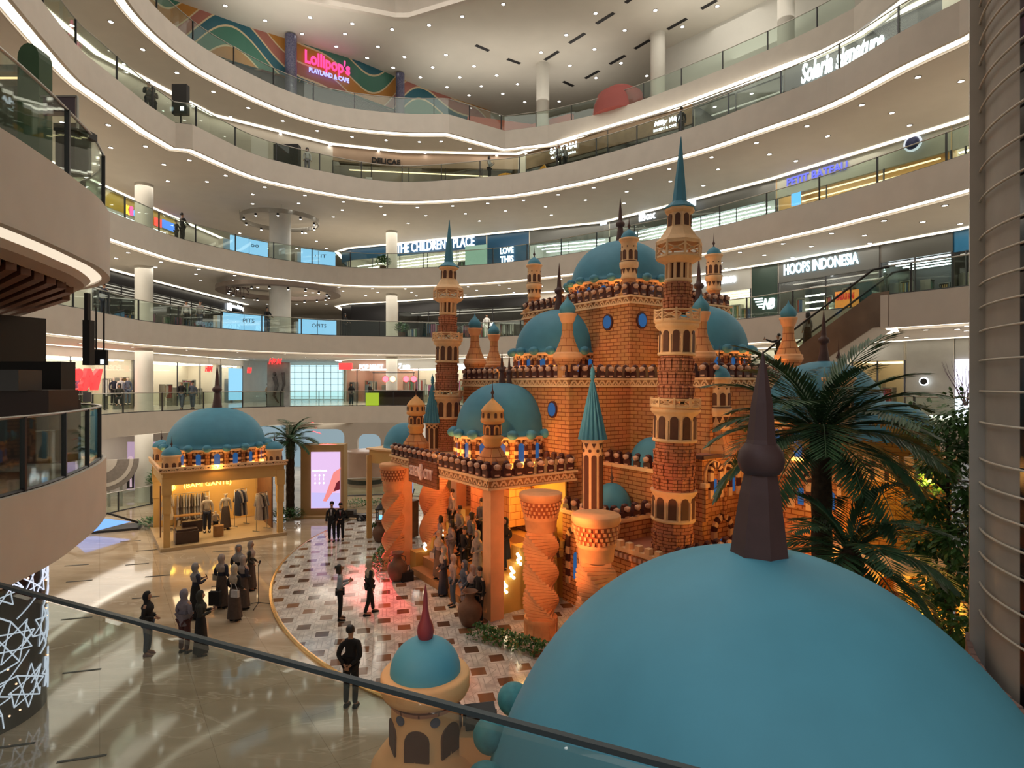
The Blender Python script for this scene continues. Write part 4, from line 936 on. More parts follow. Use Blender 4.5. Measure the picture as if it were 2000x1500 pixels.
# ---- domes with lit drums
def dome(ca, Rr, z, hd, hdome, nwin, root, pos=None, a0=None, a1=None, ridge=16, glow=60, balls=True, finial=True, fs=1.0, near=False):
    x, y = pos or cu(*ca); toc = math.atan2(-y, -x); a0 = toc - R(100) if a0 is None else a0; a1 = toc + R(100) if a1 is None else a1
    rx, ry, rz = root.location
    m = MB(); m.k = 0; m.lathe([(Rr * 1.0, 0), (Rr * 1.0, hd)], 48); m.k = 1; m.lathe([(Rr * 1.07, hd - .10), (Rr * 1.1, hd - .04), (Rr * 1.09, hd)], 48); m.lathe([(Rr * 1.07, 0), (Rr * 1.07, .07), (Rr * 1.02, .1)], 48)
    n = nwin; st = 2 * PI / n; k0 = toc
    drum = m.build('drum', [BR, CRM], root); drum.location = (x - rx, y - ry, z - rz)
    pm = MB(); pm.k = 0; pm.box(0, 0, hd * .48, .13, .17, hd * .92); pm.k = 1; pm.box(.03, 0, hd * .86, .16, .24, .10); pp = None
    for k in range(n):
        a = k0 + (k + .5) * st
        if math.cos(a - toc) < -.25: continue
        if pp is None: pp = o = pm.build('pilaster', [BR, CRM], drum)
        else: o = pp.copy(); C.objects.link(o); o.parent = drum
        o.location = (Rr * math.cos(a), Rr * math.sin(a), 0); o.rotation_euler = (0, 0, a)
    for k in range(n):
        a = k0 + k * st
        if math.cos(a - toc) < -.15: continue
        w_ = min(.26, st * Rr * .42); h = hd * .66; wm = MB(); cx, cy = Rr * math.cos(a), Rr * math.sin(a)
        nn = 7
        for i in range(nn):                        # banded surround
            th = PI * (i + .5) / nn; wm.k = i % 2; rr = w_ * .5 + .05
            ox, oz = rr * math.cos(th), h - w_ / 2 + rr * math.sin(th) + hd * .12; c, s = math.cos(a), math.sin(a)
            wm.box(cx * 1.035 - s * ox, cy * 1.035 + c * ox, oz, .10, .13, .11, a, th - PI / 2)
        for sd in (-1, 1):
            for i in range(4):
                wm.k = (i + 1) % 2; ox = sd * (w_ * .5 + .05); c, s = math.cos(a), math.sin(a); wm.box(cx * 1.035 - s * ox, cy * 1.035 + c * ox, hd * .12 + (i + .5) * (h - w_ / 2) / 4, .10, .12, (h - w_ / 2) / 4 * .98, a)
        wm.k = 2; plate(wm, arch_pts(w_, h), cx, cy, hd * .12, a, -.02, .045)
        wm.k = 3; wm.box(cx * 1.05, cy * 1.05, hd * .10, .08, w_ * 1.2, .08, a)
        wm.build('arched_window', [MAR, CRM, BLUEG, AMBL], drum)
    d = MB(); N = 18; prof = [(Rr * 1.06, 0), (Rr * 1.07, .05)] + [(Rr * 1.02 * math.cos(PI / 2 * i / N) ** .92 if i < N else .001, .06 + hdome * math.sin(PI / 2 * i / N)) for i in range(N + 1)]
    d.lathe(prof, 64); dm_ = d.build('dome', TEALF if near else TEAL, root); dm_.location = (x - rx, y - ry, z + hd - rz)
    if balls:
        bm = MB(); bm.ball(0, 0, 0, .19, 14, .85, 8); pr = None
        for k in range(n):
            a = k0 + (k + .5) * st
            if pr is None: pr = o = bm.build('rim_ball', TEALF if near else TEAL, dm_)
            else: o = pr.copy(); C.objects.link(o); o.parent = dm_
            o.location = (Rr * 1.1 * math.cos(a), Rr * 1.1 * math.sin(a), .06)
    if finial:
        f = spire_mesh(); f = f.build('finial', SPIREM, dm_); f.location = (0, 0, hdome + .02); f.scale = (fs, fs, fs)
    if glow:
        for k in range(3):
            a = toc + (k - 1) * R(55); point('drum_lamp', (x + (Rr + .5) * math.cos(a), y + (Rr + .5) * math.sin(a), z + .12), glow / 1.9, (1, .50, .12), .12)
    return dm_
def spire_mesh(seg=16):
    f = MB(); f.lathe([(.20, 0), (.20, .05), (.15, .35), (.115, .62), (.10, .68), (.17, .72), (.195, .80), (.17, .88), (.10, .92), (.09, 1.0), (.06, 1.4), (.002, 1.95)], seg); return f
def small_finial(sc=1.0):
    f = MB(); f.lathe([(.05 * sc, 0), (.03 * sc, .06 * sc), (.025 * sc, .10 * sc), (.065 * sc, .16 * sc), (.03 * sc, .24 * sc), (.018 * sc, .3 * sc), (.001, .62 * sc)], 8); return f
dome((3.75, -.15), 1.72, 7.2, .98, 1.72, 18, castle)
dome((-.2, 3.45), 1.72, 7.2, .98, 1.72, 18, castle)
dome((3.3, 2.8), 2.03, 10.12, .95, 1.85, 20, castle)
# the low wings in front of the arms
Mw = ccw([cu(0, -1.22), cu(-3.0, -1.22), cu(-3.0, .05), cu(0, .05)]); block(Mw, 0, 4.35, BR, [e for e in near_edges(Mw)], 'wing_block', hc=.02)
Kw = ccw([cu(.1, -2.96), cu(-2.04, -2.96), cu(-2.04, -1.2), cu(.1, -1.2)]); block(Kw, 0, 2.97, BR, [e for e in near_edges(Kw)], 'wing_block', hc=.02)
Tw = ccw([cu(-2.0, -3.0), cu(-4.5, -3.0), cu(-4.5, .9), cu(-2.0, .9)]); 
block(Tw, 0, 2.30, BR, None, 'wing_block')
for (i, j) in near_edges(Tw):
    A, B = Vector(Tw[i]), Vector(Tw[j])
    if abs((B - A).normalized().dot(U)) > .7:
        n = 7; t = (B - A) / n; cm = MB(); an = math.atan2(t.y, t.x)
        q = (A + B) / 2; cm.box(q.x, q.y, 2.34, (B - A).length, .18, .12, an)
        for k in range(n): q = A + t * (k + .5); cm.box(q.x, q.y, 2.46, .17, .17, .20, an)
        for k in range(14): q = A + (B - A) * ((k + .5) / 14); cm.k = 1; cm.box(q.x - .03, q.y - .05, 2.16, .10, .10, .12, an)
        inC(cm.build('cream_crenel', [CRM, KNOB], castle))
    else: merlons(castle, Tw[i], Tw[j], 2.30)
def half(a, b, z, r, h, fin=True, root=None):
    root = root or castle
    x, y = cu(a, b); d = MB(); d.lathe([(r * 1.03, 0)] + [(max(.001, r * math.cos(PI / 2 * i / 12)), h * math.sin(PI / 2 * i / 12)) for i in range(13)], 40)
    o = d.build('dome', TEAL, root); o.location = Vector((x, y, z)) - root.location
    if fin: f = small_finial(1.0).build('finial', SPIREM, o); f.location = (0, 0, h - .02)
half(-1.5, -.5, 4.37, .76, .92); half(-1.1, -1.95, 2.99, .64, .90)
# striped arches and small blue window on walls
def striped_arch(a, b, z, ang, w_, h, root=None, window=True, t=.10):
    root = root or castle
    x, y = cu(a, b); m = MB(); n = 9; rr = w_ / 2 + .08; c, s = math.cos(ang), math.sin(ang)
    for i in range(n):
        th = PI * (i + .5) / n; m.k = i % 2; ox, oz = rr * math.cos(th), z + h - w_ / 2 + rr * math.sin(th)
        m.box(x + c * .04 - s * ox, y + s * .04 + c * ox, oz, t, .17, rr * PI / n * 1.02, ang, th)
    for sd in (-1, 1):
        k = max(3, int((h - w_ / 2) / .22))
        for i in range(k): m.k = (i + 1) % 2; ox = sd * rr; m.box(x + c * .04 - s * ox, y + s * .04 + c * ox, z + (i + .5) * (h - w_ / 2) / k, t, .17, (h - w_ / 2) / k, ang)
    m.k = 2; plate(m, arch_pts(w_, h, 10), x, y, z, ang, -.02, .02)
    if window: m.k = 3; plate(m, arch_pts(w_ * .45, h * .5, 8), x, y, z + h * .12, ang, 0, .04)
    inC2(m.build('striped_arch', [MAR, CRM, BR, BLUEG], root), root)
striped_arch(-.62, -2.96, .7, fL, .62, 1.7); striped_arch(-3.62, .12, 1.45, fR, .62, 1.5)
# F facade with arched bays
Fw = ccw([cu(-3.1, -.75), cu(-3.6, -.75), cu(-3.6, 1.9), cu(-3.1, 1.9)]); block(Fw, 0, 4.88, BR, None, 'bay_block')
for (i, j) in near_edges(Fw):
    A, B = Vector(Fw[i]), Vector(Fw[j]); t = B - A; an = math.atan2(t.y, t.x); nv = Vector((t.y, -t.x)).normalized(); q = (A + B) / 2 + nv * .05
    m = MB(); m.box(q.x, q.y, 4.86, t.length + .2, .16, .10, an); inC(m.build('red_coping', MAR, castle))
for b in (-.28, .60, 1.48):
    x, y = cu(-3.6, b); m = MB(); m.k = 0; plate(m, arch_pts(.80, 1.5, 10), x, y, 3.25, fR, 0, .06); m.k = 1; plate(m, arch_pts(.68, 1.40, 10), x, y, 3.25, fR, .03, .075); inC(m.build('arched_bay', [CRM, BR], castle))
    striped_arch(-3.67, b, 3.65, fR, .28, .90)
    px_, py_ = cu(-3.68, b - .44); m = MB(); m.box(px_, py_, 3.5, .12, .12, 1.0, fR); m.k = 1; m.box(px_, py_, 4.05, .18, .20, .12, fR); inC(m.build('bay_pilaster', [BR, CRM], castle))
# ---- right wing (partly behind the palm)
wing = empty('right_wing', (9.0, 16.0, 0), 0, 'golden lit right wing with round tower and wide teal dome behind the palm', 'castle wing')
Ww = ccw([(7.2, 16.3), (8.95, 13.75), (11.4, 15.5), (10.6, 18.6), (8.6, 18.6)]); block(Ww, 0, 4.85, BR, near_edges(Ww), 'wing_block', root=wing, far=near_edges(Ww))
ang = math.atan2(14.3 - 15.6, 0) if False else math.atan2(14.3 - 15.6, 9.9 - 8.2) - PI / 2
ang = fL
for t in (.27, .53, .79):
    x, y = 7.2 + 1.75 * t, 16.3 - 2.55 * t; q = Vector((x, y)) - NO; striped_arch(q.dot(U) , q.dot(V) , 3.7, ang, .34, .90, wing)
# (u, v) is nearly orthonormal, so the line above lands on the wall
dome(None, 1.55, 4.85, 1.15, 1.60, 16, wing, pos=(9.0, 17.0), glow=50, fs=.8)
m = MB(); m.k = 0; m.lathe([(1.25, 0), (1.2, 3.6), (1.2, 4.7)], 40); m.k = 1; m.lathe([(1.2, 4.5), (1.38, 4.75), (1.38, 4.85)], 40); m.k = 2; m.lathe([(1.36, 4.85), (1.36, 4.95)], 40)
for k in range(30):
    a = 2 * PI * k / 30; m.k = 1; m.box(1.32 * math.cos(a), 1.32 * math.sin(a), 5.03, .12, .16, .18, a); m.k = 2; m.box(1.36 * math.cos(a + .1), 1.36 * math.sin(a + .1), 4.68, .06, .08, .26, a)
o = m.build('round_tower', [BRY, CRM, MAR], wing); o.location = (.4, -1.4, .22)
d = MB(); d.lathe([(1.0, 0)] + [(max(.001, .98 * math.cos(PI / 2 * i / 12)), .95 * math.sin(PI / 2 * i / 12)) for i in range(13)], 40); o2 = d.build('dome', TEAL, wing); o2.location = (.4, -1.4, 5.62)
d = MB(); d.cyl(0, 0, 0, .5, .98, 32); o3 = d.build('drum', BRY, wing); o3.location = (.4, -1.4, 5.15)
# banded colonnade round the foot of the round tower
for k in range(9):
    a = math.atan2(-14.6, -9.4) + R(-70 + k * 19); m = MB()
    for i in range(10): m.k = i % 2; m.cyl(0, 0, i * .26, (i + 1) * .26, .11, 10)
    m.k = 1; m.box(0, 0, 2.68, .3, .3, .16); m.k = 2; m.box(0, 0, -.0 + .05, .34, .34, .1)
    o = m.build('banded_column', [MAR, CRM, BRY], wing); o.location = (.4 + 1.50 * math.cos(a), -1.4 + 1.50 * math.sin(a), 0)
m = MB(); m.lathe([(1.68, 2.74), (1.68, 2.95), (1.2, 3.1)], 40); o = m.build('ring_eave', CRM, wing); o.location = (.4, -1.4, 0)
point('wing_lamp', (8.9, 12.3, 1.2), 200, (1, .60, .08), .2); point('wing_lamp', (7.2, 14.2, 2.8), 70, (1, .42, .10), .15)
# ---- entrance porch
PA, PB, PZ = (-.25, 6.85), (-5.95, -2.78), 4.28
porch = empty('entrance_porch', (*cu(3.3, -4.4), 0), 0, 'flat roofed entrance porch on square posts with lattice cornice, battlements and a teal dome', 'porch')
Pw = ccw([cu(PA[0], PB[0]), cu(PA[1], PB[0]), cu(PA[1], PB[1]), cu(PA[0], PB[1])])
m = MB(); m.prism(Pw, 3.95, PZ); inC2(m.build('roof_slab', [PCH], porch), porch)
for (i, j) in near_edges(Pw) + [e for e in [(k, (k + 1) % 4) for k in range(4)] if e not in near_edges(Pw)][:1]:
    lm = MB(); lattice(lm, Pw[i], Pw[j], 3.93, .34); inC2(lm.build('lattice_cornice', [CRM, LATB], porch), porch); merlons(porch, Pw[i], Pw[j], PZ)
for a in (.12, 6.5):
    m = MB(); x, y = cu(a, PB[0] + .35); m.box(x, y, 1.97, .46, .46, 3.95, AU); inC2(m.build('post', PCH, porch), porch)
m = MB(); m.box(*cu(6.5, -3.2), 1.97, .46, .46, 3.95, AU); inC2(m.build('post', PCH, porch), porch)
x, y = cu(3.9, PB[0] - .10); m = MB(); m.box(x, y, 3.93, 2.2, .10, .86, AU); inC2(m.build('sign_board', brick('sign_brick', (.33, .13, .07), (.14, .05, .03), .3, .12, .01), porch), porch)
nvp = (-V.x, -V.y)
o = text('sign_letters', "SERENE  CITY", (x - V.x * .10 - porch.location.x, y - V.y * .10 - porch.location.y, 3.95), nvp, 1.75, P('pale_rose_letter', (.85, .62, .58), .5), .34, .06, porch, .005)
o = text('sign_ornament', "8", (x - V.x * .10 - porch.location.x, y - V.y * .10 - porch.location.y, 3.97), nvp, .20, P('pale_rose_letter', (.80, .55, .50), .5), .56, .06, porch, .01)
px_, py_ = -.36, 21.0
dome(None, 1.60, PZ, .98, 1.72, 16, porch, pos=(px_, py_), glow=110, fs=.62)
f = spire_mesh(); o = f.build('plum_finial', SPIREM); o.location = (-.1, 21.4, 6.93); o.scale = (.55, .55, .62); tag(o, 'second plum spike finial standing close behind the porch dome tip', 'finial')
# interior of the porch
yel = noisy('mustard_wall', (.62, .40, .10), .05, 2, .7)
m = MB(); m.box(*cu(.9, -2.86), 2.0, 1.7, .06, 3.9, AU); inC2(m.build('inner_panel', yel, porch), porch)
m = MB(); m.k = 0; m.box(*cu(3.3, -3.3), 2.9, 2.6, .9, 1.6, AU); inC2(m.build('hanging_bay', [BLK], porch), porch)
def stepped(a, root):
    m = MB(); 
    for i, (b, h) in enumerate(((-5.3, .75), (-4.6, 1.2), (-3.9, 1.65), (-3.2, 2.1))): m.k = 0; m.box(*cu(a, b), h / 2, .5, .70, h, AU)
    inC2(m.build('stepped_wall', [yel], root), root)
    for (b, h) in ((-5.3, .75), (-4.6, 1.2), (-3.9, 1.65)):
        x, y = cu(a - .27, b); s_ = MB()
        for k in range(5): s_.ball(.04 * math.cos(k * 2), 0, .04 + k * .06, .045, 6, 1, 4)
        q = s_.build('scroll_lamp', E('scroll_lamp_glow', (1, .85, .55), 7), root); q.location = Vector((x, y, h + .02)) - root.location
stepped(5.6, porch)
m = MB()
for i, (b, h) in enumerate(((-5.25, .78), (-4.95, 1.16), (-4.65, 1.54), (-4.2, 1.95), (-3.5, 2.4))): m.box(*cu(.42, b), h / 2, .5, .32 if i < 3 else .75, h, AU)
inC2(m.build('stepped_wall', [yel], porch), porch)
for (b, h) in ((-5.2, .70), (-4.93, 1.08), (-4.68, 1.46), (-3.4, 3.1)):
    x, y = cu(.10, b); s_ = MB()
    for k in range(6): s_.ball(.05 * math.cos(k * 2), 0, .04 + k * .06, .05, 6, 1, 4)
    q = s_.build('scroll_lamp', MATS['scroll_lamp_glow'], porch); q.location = Vector((x, y, h)) - porch.location
m = MB()
for i in range(6): m.box(*cu(3.15, -5.65 + i * .45), .15 + i * .16, 4.1, .47, .30 + i * .32, AU)
inC2(m.build('bleacher_step', noisy('step_paint', (.42, .20, .07), .05, 3, .6), porch), porch)
wvm = principled('wave_rug', (.4, .3, .1), .8); nt = wvm.node_tree; wt = nt.nodes.new('ShaderNodeTexWave'); wt.inputs['Scale'].default_value = 1.3; wt.inputs['Distortion'].default_value = 3; tcn = nt.nodes.new('ShaderNodeTexCoord'); nt.links.new(tcn.outputs['Object'], wt.inputs[0]); crn = nt.nodes.new('ShaderNodeValToRGB'); crn.color_ramp.interpolation = 'CONSTANT'
crn.color_ramp.elements[0].color = (.10, .04, .02, 1); crn.color_ramp.elements[1].position = .35; crn.color_ramp.elements[1].color = (.55, .38, .10, 1); nt.links.new(wt.outputs[0], crn.inputs[0]); nt.links.new(crn.outputs[0], nt.nodes['Principled BSDF'].inputs[0])
m = MB(); 
for i in range(5): m.box(*cu(.15, -3.0 - i * .28), 1.9 - i * .26, .6, .32, .22, AU)
inC2(m.build('wavy_steps', wvm, porch), porch)
point('porch_lamp', (*cu(1.0, -3.9), 3.2), 80, (1, .62, .10), .15); point('porch_lamp', (*cu(4.2, -4.6), 3.6), 60, (1, .40, .16), .15); spot('post_flood', (*cu(3.2, -8.0), .4), (*cu(3.2, -4), 3.5), 160, (1, .35, .12), 90)

# ---------------------------------------------------------------- towers, turrets and columns (things of their own)
def arches(m, z, h, r, n, w_, k, d=.03, a0=0):
    for i in range(n): a = a0 + 2 * PI * i / n; plate(m, arch_pts(w_, h, 6), r * math.cos(a), r * math.sin(a), z, a, -.02, d)
def minaret(label, lower=True, loc=(0, 0, 0), tilt=0.0, sc=1.0):
    root = empty('minaret', loc, 0, label, 'minaret', None)
    def part(name, f, mats):
        m = MB(); f(m); return m.build(name, mats, root)
    o0 = 0.0 if lower else -1.57
    def bricks(z0, z1, r0, r1):
        def f(m):
            m.lathe([(r0, z0), (r1, z1)], 14, smooth=False, r0=.5)
            n = 14
            for j in range(int((z1 - z0) / .36)):
                for i in range(n):
                    a = 2 * PI * (i + .5 * (j % 2)) / n; rr = r0 + (r1 - r0) * (j * .36) / (z1 - z0); m.box(rr * .985 * math.cos(a), rr * .985 * math.sin(a), z0 + .2 + j * .36, .07, .11, .30, a, 0, .10)
        part('brick_shaft', f, [BRM])
    def arcade(z0, z1, r0, r1, n, tall=False):
        def f(m):
            m.k = 0; m.lathe([(r0, z0), (r0 + .04, z0), (r0 + .06, z0 + .06), (r0, z0 + .09), (r0, z1 - .18), (r1 + .02, z1 - .1), (r1 + .06, z1 - .05), (r1 + .06, z1)], 28)
            m.k = 1; arches(m, z0 + .10, (z1 - z0) * .68, r0, n, 2 * PI * r0 / n * .62, 1, .012)
            m.k = 0
            for i in range(n): a = 2 * PI * (i + .5) / n; m.box((r0 + .015) * math.cos(a), (r0 + .015) * math.sin(a), z0 + (z1 - z0) * .36, .05, .05, (z1 - z0) * .60, a)
        part('arcade', f, [CRM, DRK])
    def balcony(z0, z1, r0, r1, n=10):
        def f(m):
            m.k = 0; m.lathe([(r0, z0 - .10), (r1 * .96, z0 + .02), (r1, z0 + .04), (r1, z0 + .07), (.01, z0 + .07)], 28); hh = z1 - z0 - .07
            for i in range(n):
                a, b = 2 * PI * i / n, 2 * PI * (i + 1) / n; p, q = (r1 * math.cos(a), r1 * math.sin(a)), (r1 * math.cos(b), r1 * math.sin(b)); c = ((p[0] + q[0]) / 2, (p[1] + q[1]) / 2); an = math.atan2(q[1] - p[1], q[0] - p[0]); L = math.dist(p, q)
                m.box(*c, z1 - .02, L, .04, .04, an); m.box(*c, z0 + .09, L, .04, .03, an); m.box(*p, z0 + .07 + hh / 2, .05, .05, hh + .06, a)
                for sg in (-1, 1): m.box(c[0], c[1], z0 + .07 + hh / 2, L, .025, .03, an, 0, sg * .42)
                m.box(c[0], c[1], z0 + .07 + hh * .5, L * .3, .025, .07, an)
        part('balcony', f, [CRM])
    if lower:
        bricks(-.26, .74, .53, .53); arcade(.74, 1.57, .54, .56, 10)
    bricks(1.57 + o0, 2.87 + o0, .545, .52); arcade(2.87 + o0, 3.75 + o0, .54, .60, 10); balcony(3.77 + o0, 4.04 + o0, .58, .67, 10)
    bricks(4.03 + o0, 5.19 + o0, .46, .43); arcade(5.19 + o0, 6.04 + o0, .45, .52, 10); balcony(6.06 + o0, 6.42 + o0, .52, .61, 10)
    bricks(6.4 + o0, 7.19 + o0, .36, .34); 
    def cols(m):
        z0, z1 = 7.19 + o0, 7.76 + o0
        m.k = 1; m.cyl(0, 0, z0, z1, .27, 16); m.k = 0; m.lathe([(.34, z0 - .02), (.38, z0 + .02), (.36, z0 + .08), (.2, z0 + .08)], 20)
        for i in range(12): a = 2 * PI * i / 12; m.box(.32 * math.cos(a), .32 * math.sin(a), (z0 + z1) / 2, .07, .075, z1 - z0, a)
    part('column_stage', cols, [CRM, DRK]); balcony(7.78 + o0, 8.22 + o0, .36, .60, 8)
    def lant(m):
        z0 = 8.22 + o0; m.k = 0; m.lathe([(.62, z0), (.63, z0 + .05), (.50, z0 + .18), (.36, z0 + .40), (.33, z0 + .45), (.31, z0 + .82), (.40, z0 + .88), (.42, z0 + .95)], 8, smooth=False)
        m.k = 1; arches(m, z0 + .47, .32, .30, 8, .14, 1, .02, PI / 8)
    part('lantern', lant, [CRM, DRK])
    def cone(m): z0 = 9.16 + o0; m.lathe([(.43, z0), (.44, z0 + .03), (.30, z0 + .14), (.20, z0 + .22), (.195, z0 + .26), (.012, z0 + 1.98), (.001, z0 + 2.0)], 8, smooth=False)
    part('cone_spire', cone, [TEAL])
    root.rotation_euler = (0, tilt, 0); root.scale = (sc, sc, sc); return root
minaret('tall minaret with three lattice balconies rising in front of the palace, the tallest tower', True, (4.36, 16.0, 2.57), R(1.2), 1.0)
minaret('slimmer minaret behind the left end of the porch, against the pale balconies', False, (-2.72, 24.2, PZ + .02), R(.9), .985)
def octo(r, z): return (r, z)
def onion_turret(label, loc, sc=1.0):
    root = empty('onion_turret', loc, 0, label, 'turret'); root.scale = (sc, sc, sc)
    m = MB(); m.lathe([(.33, 0), (.33, .42), (.38, .46), (.45, .62), (.45, .72)], 16, smooth=False); m.lathe([(.42, .80), (.36, .95), (.24, 1.25), (.19, 1.45), (.18, 1.85)], 16); m.build('body', BLK, root)
    m = MB(); m.lathe([(.45, .62), (.48, .66), (.48, .71), (.45, .73), (.47, .77), (.45, .82), (.40, .84)], 24); m.build('belt_moulding', PCH, root); m = MB(); m.lathe([(.19, 1.80), (.22, 1.86), (.25, 1.92), (.27, 2.02), (.30, 2.06), (.30, 2.12), (.1, 2.12)], 20); m.build('neck_moulding', PCH, root)
    m = MB(); m.lathe([(.20, 2.12), (.25, 2.17), (.27, 2.26), (.245, 2.36), (.17, 2.47), (.09, 2.55), (.04, 2.62), (.001, 2.74)], 20); m.build('onion_cap', TEAL, root); return root
onion_turret('onion topped vase turret standing right in front of the left upper dome', (1.83, 19.42, 7.2)); onion_turret('onion topped vase turret left of the porch finials, the left one of the pair', (-1.55, 24.5, 7.2))
onion_turret('onion topped vase turret, right one of the pair behind the porch dome', (-.85, 27.6, 7.2)); onion_turret('onion topped vase turret just right of the tall minaret', (6.1, 19.0, 7.2)); onion_turret('onion topped vase turret at far right in front of the escalator', (9.67, 20.6, 7.2), 1.0)
def lantern_turret(label, loc, sc=1.0):
    root = empty('lantern_turret', loc, 0, label, 'turret'); root.scale = (sc, sc, sc)
    m = MB(); m.lathe([(.50, 0), (.50, .10), (.40, .25), (.28, .45), (.25, .60), (.25, .70)], 8, smooth=False); m.build('flared_base', BLK, root)
    m = MB(); m.k = 0; m.lathe([(.26, .66), (.30, .72), (.27, .78), (.27, 1.00), (.33, 1.10), (.34, 1.16), (.34, 1.26), (.29, 1.30), (.285, 1.95), (.33, 2.02), (.36, 2.05), (.36, 2.11), (.1, 2.12)], 24)
    m.k = 1
    for i in range(10): a = 2 * PI * i / 10; plate(m, [(-.07, 1.02), (0, .84), (.07, 1.02)], .27 * math.cos(a), .27 * math.sin(a), 0, a, 0, .02)
    arches(m, 1.34, .34, .285, 8, .14, 1, .015)
    for i in range(8): a = 2 * PI * (i + .5) / 8; plate(m, [(.025 * math.cos(t * PI / 4), 1.80 + .025 * math.sin(t * PI / 4)) for t in range(8)], .285 * math.cos(a), .285 * math.sin(a), 0, a, 0, .012)
    m.lathe([(.335, 1.255), (.345, 1.27), (.30, 1.30)], 24); m.build('lantern', [CRM, DRK], root)
    m = MB(); m.lathe([(.30, 2.11), (.28, 2.22), (.20, 2.34), (.08, 2.42), (.03, 2.45)], 20); c = m.build('cap', TEAL, root); f = small_finial(.95).build('finial', SPIREM, root); f.location = (0, 0, 2.42); return root
lantern_turret('cream lantern turret on the upper block, in front of the top dome', (*cu(.45, .4), 10.1)); lantern_turret('cream lantern turret on the left corner of the upper block', (*cu(6.1, .35), 10.1))
lantern_turret('cream lantern turret on the right corner of the upper block', (*cu(.4, 5.15), 10.1)); lantern_turret('cream lantern turret with blue cap standing on the bay right of the tall minaret', (*cu(-3.3, .45), 4.88), 1.10)
lantern_turret('lantern turret with blue cap in front of the wide right dome', (8.35, 15.05, 4.85), 1.10)
def cream_turret(label, loc):
    root = empty('porch_turret', loc, 0, label, 'turret')
    m = MB(); m.lathe([(.50, 0), (.50, .42), (.36, .62), (.24, .80), (.24, .86)], 8, smooth=False); m.build('octagonal_base', BLK, root)
    m = MB(); m.k = 0; m.lathe([(.25, .82), (.29, .88), (.27, .96), (.33, 1.06), (.33, 1.12), (.26, 1.16), (.26, 1.50), (.36, 1.56), (.37, 1.62), (.35, 1.66), (.33, 1.86), (.36, 1.90), (.34, 1.93), (.26, 2.05), (.10, 2.20), (.03, 2.27), (.001, 2.33)], 20); m.k = 1; m.lathe([(.262, 1.17), (.262, 1.49)], 20)
    m.k = 0; arches(m, 1.19, .28, .262, 6, .17, 0, .02); m.k = 2; arches(m, 1.19, .22, .262, 6, .10, 0, .03)
    for i in range(10): a = 2 * PI * i / 10; m.k = 2; plate(m, arch_pts(.08, .16, 5), .345 * math.cos(a), .345 * math.sin(a), 1.69, a, -.01, .008)
    m.build('lantern', [noisy('apricot_trim', (.85, .42, .14), .05, 4, .6), MAR, DRK], root); f = small_finial(.9).build('finial', SPIREM, root); f.location = (0, 0, 2.30); return root
cream_turret('apricot domed turret on the near right corner of the porch roof', (*cu(.55, -5.35), PZ)); cream_turret('apricot domed turret on the far left corner of the porch roof', (*cu(6.3, -5.2), PZ))
def cone_turret(label, loc, hb):
    root = empty('cone_turret', loc, 0, label, 'turret'); r = .26
    m = MB(); m.k = 0; m.lathe([(r + .06, 0), (r + .06, .05), (r, .08), (r, hb - .1), (r + .03, hb - .05), (r + .05, hb)], 16); m.k = 1; arches(m, .10, hb * .74, r, 8, .13, 1, .012)
    for i in range(8):
        a = 2 * PI * (i + .5) / 8; plate(m, [(.045 * math.cos(t * PI / 4), hb * .85 + .045 * math.sin(t * PI / 4)) for t in range(8)], r * math.cos(a), r * math.sin(a), 0, a, 0, .012)
        a = 2 * PI * i / 8; plate(m, [(-.06, hb * .95), (0, hb * .88), (.06, hb * .95)], r * math.cos(a), r * math.sin(a), 0, a, 0, .015)
    m.k = 2; 
    for i in range(12): a = 2 * PI * i / 12; m.box((r + .06) * math.cos(a), (r + .06) * math.sin(a), .08, .05, .10, .12, a)
    m.build('arcaded_body', [CRM, DRK, KNOB], root)
    m = MB(); vs = []; n = 64; prof = [(.31, 0), (.30, .04), (.045, 1.50), (.04, 1.58), (.075, 1.62), (.05, 1.67), (.075, 1.72), (.05, 1.77), (.06, 1.82), (.02, 1.9), (.001, 2.0)]
    m.lathe(prof[:3], 96, flute=16, fd=.26); m.lathe(prof[2:], 12); c = m.build('fluted_cone', TEAL, root); c.location = (0, 0, hb); return root
cone_turret('tall fluted teal cone turret in front of the brick corner, right of the porch', (2.12, 15.5, 3.62), 1.93); cone_turret('fluted teal cone turret beside the left minaret', (-3.22, 23.85, PZ), 1.15)
m = MB(); m.cyl(0, 0, 0, 3.5, .42, 20); m.k = 1; m.lathe([(.42, 3.4), (.48, 3.52), (.48, 3.62), (.1, 3.62)], 20); o = m.build('turret_pedestal', [BR, CRM]); o.location = (2.12, 15.5, 0); tag(o, 'round brick pedestal carrying the tall fluted cone turret', 'pedestal')
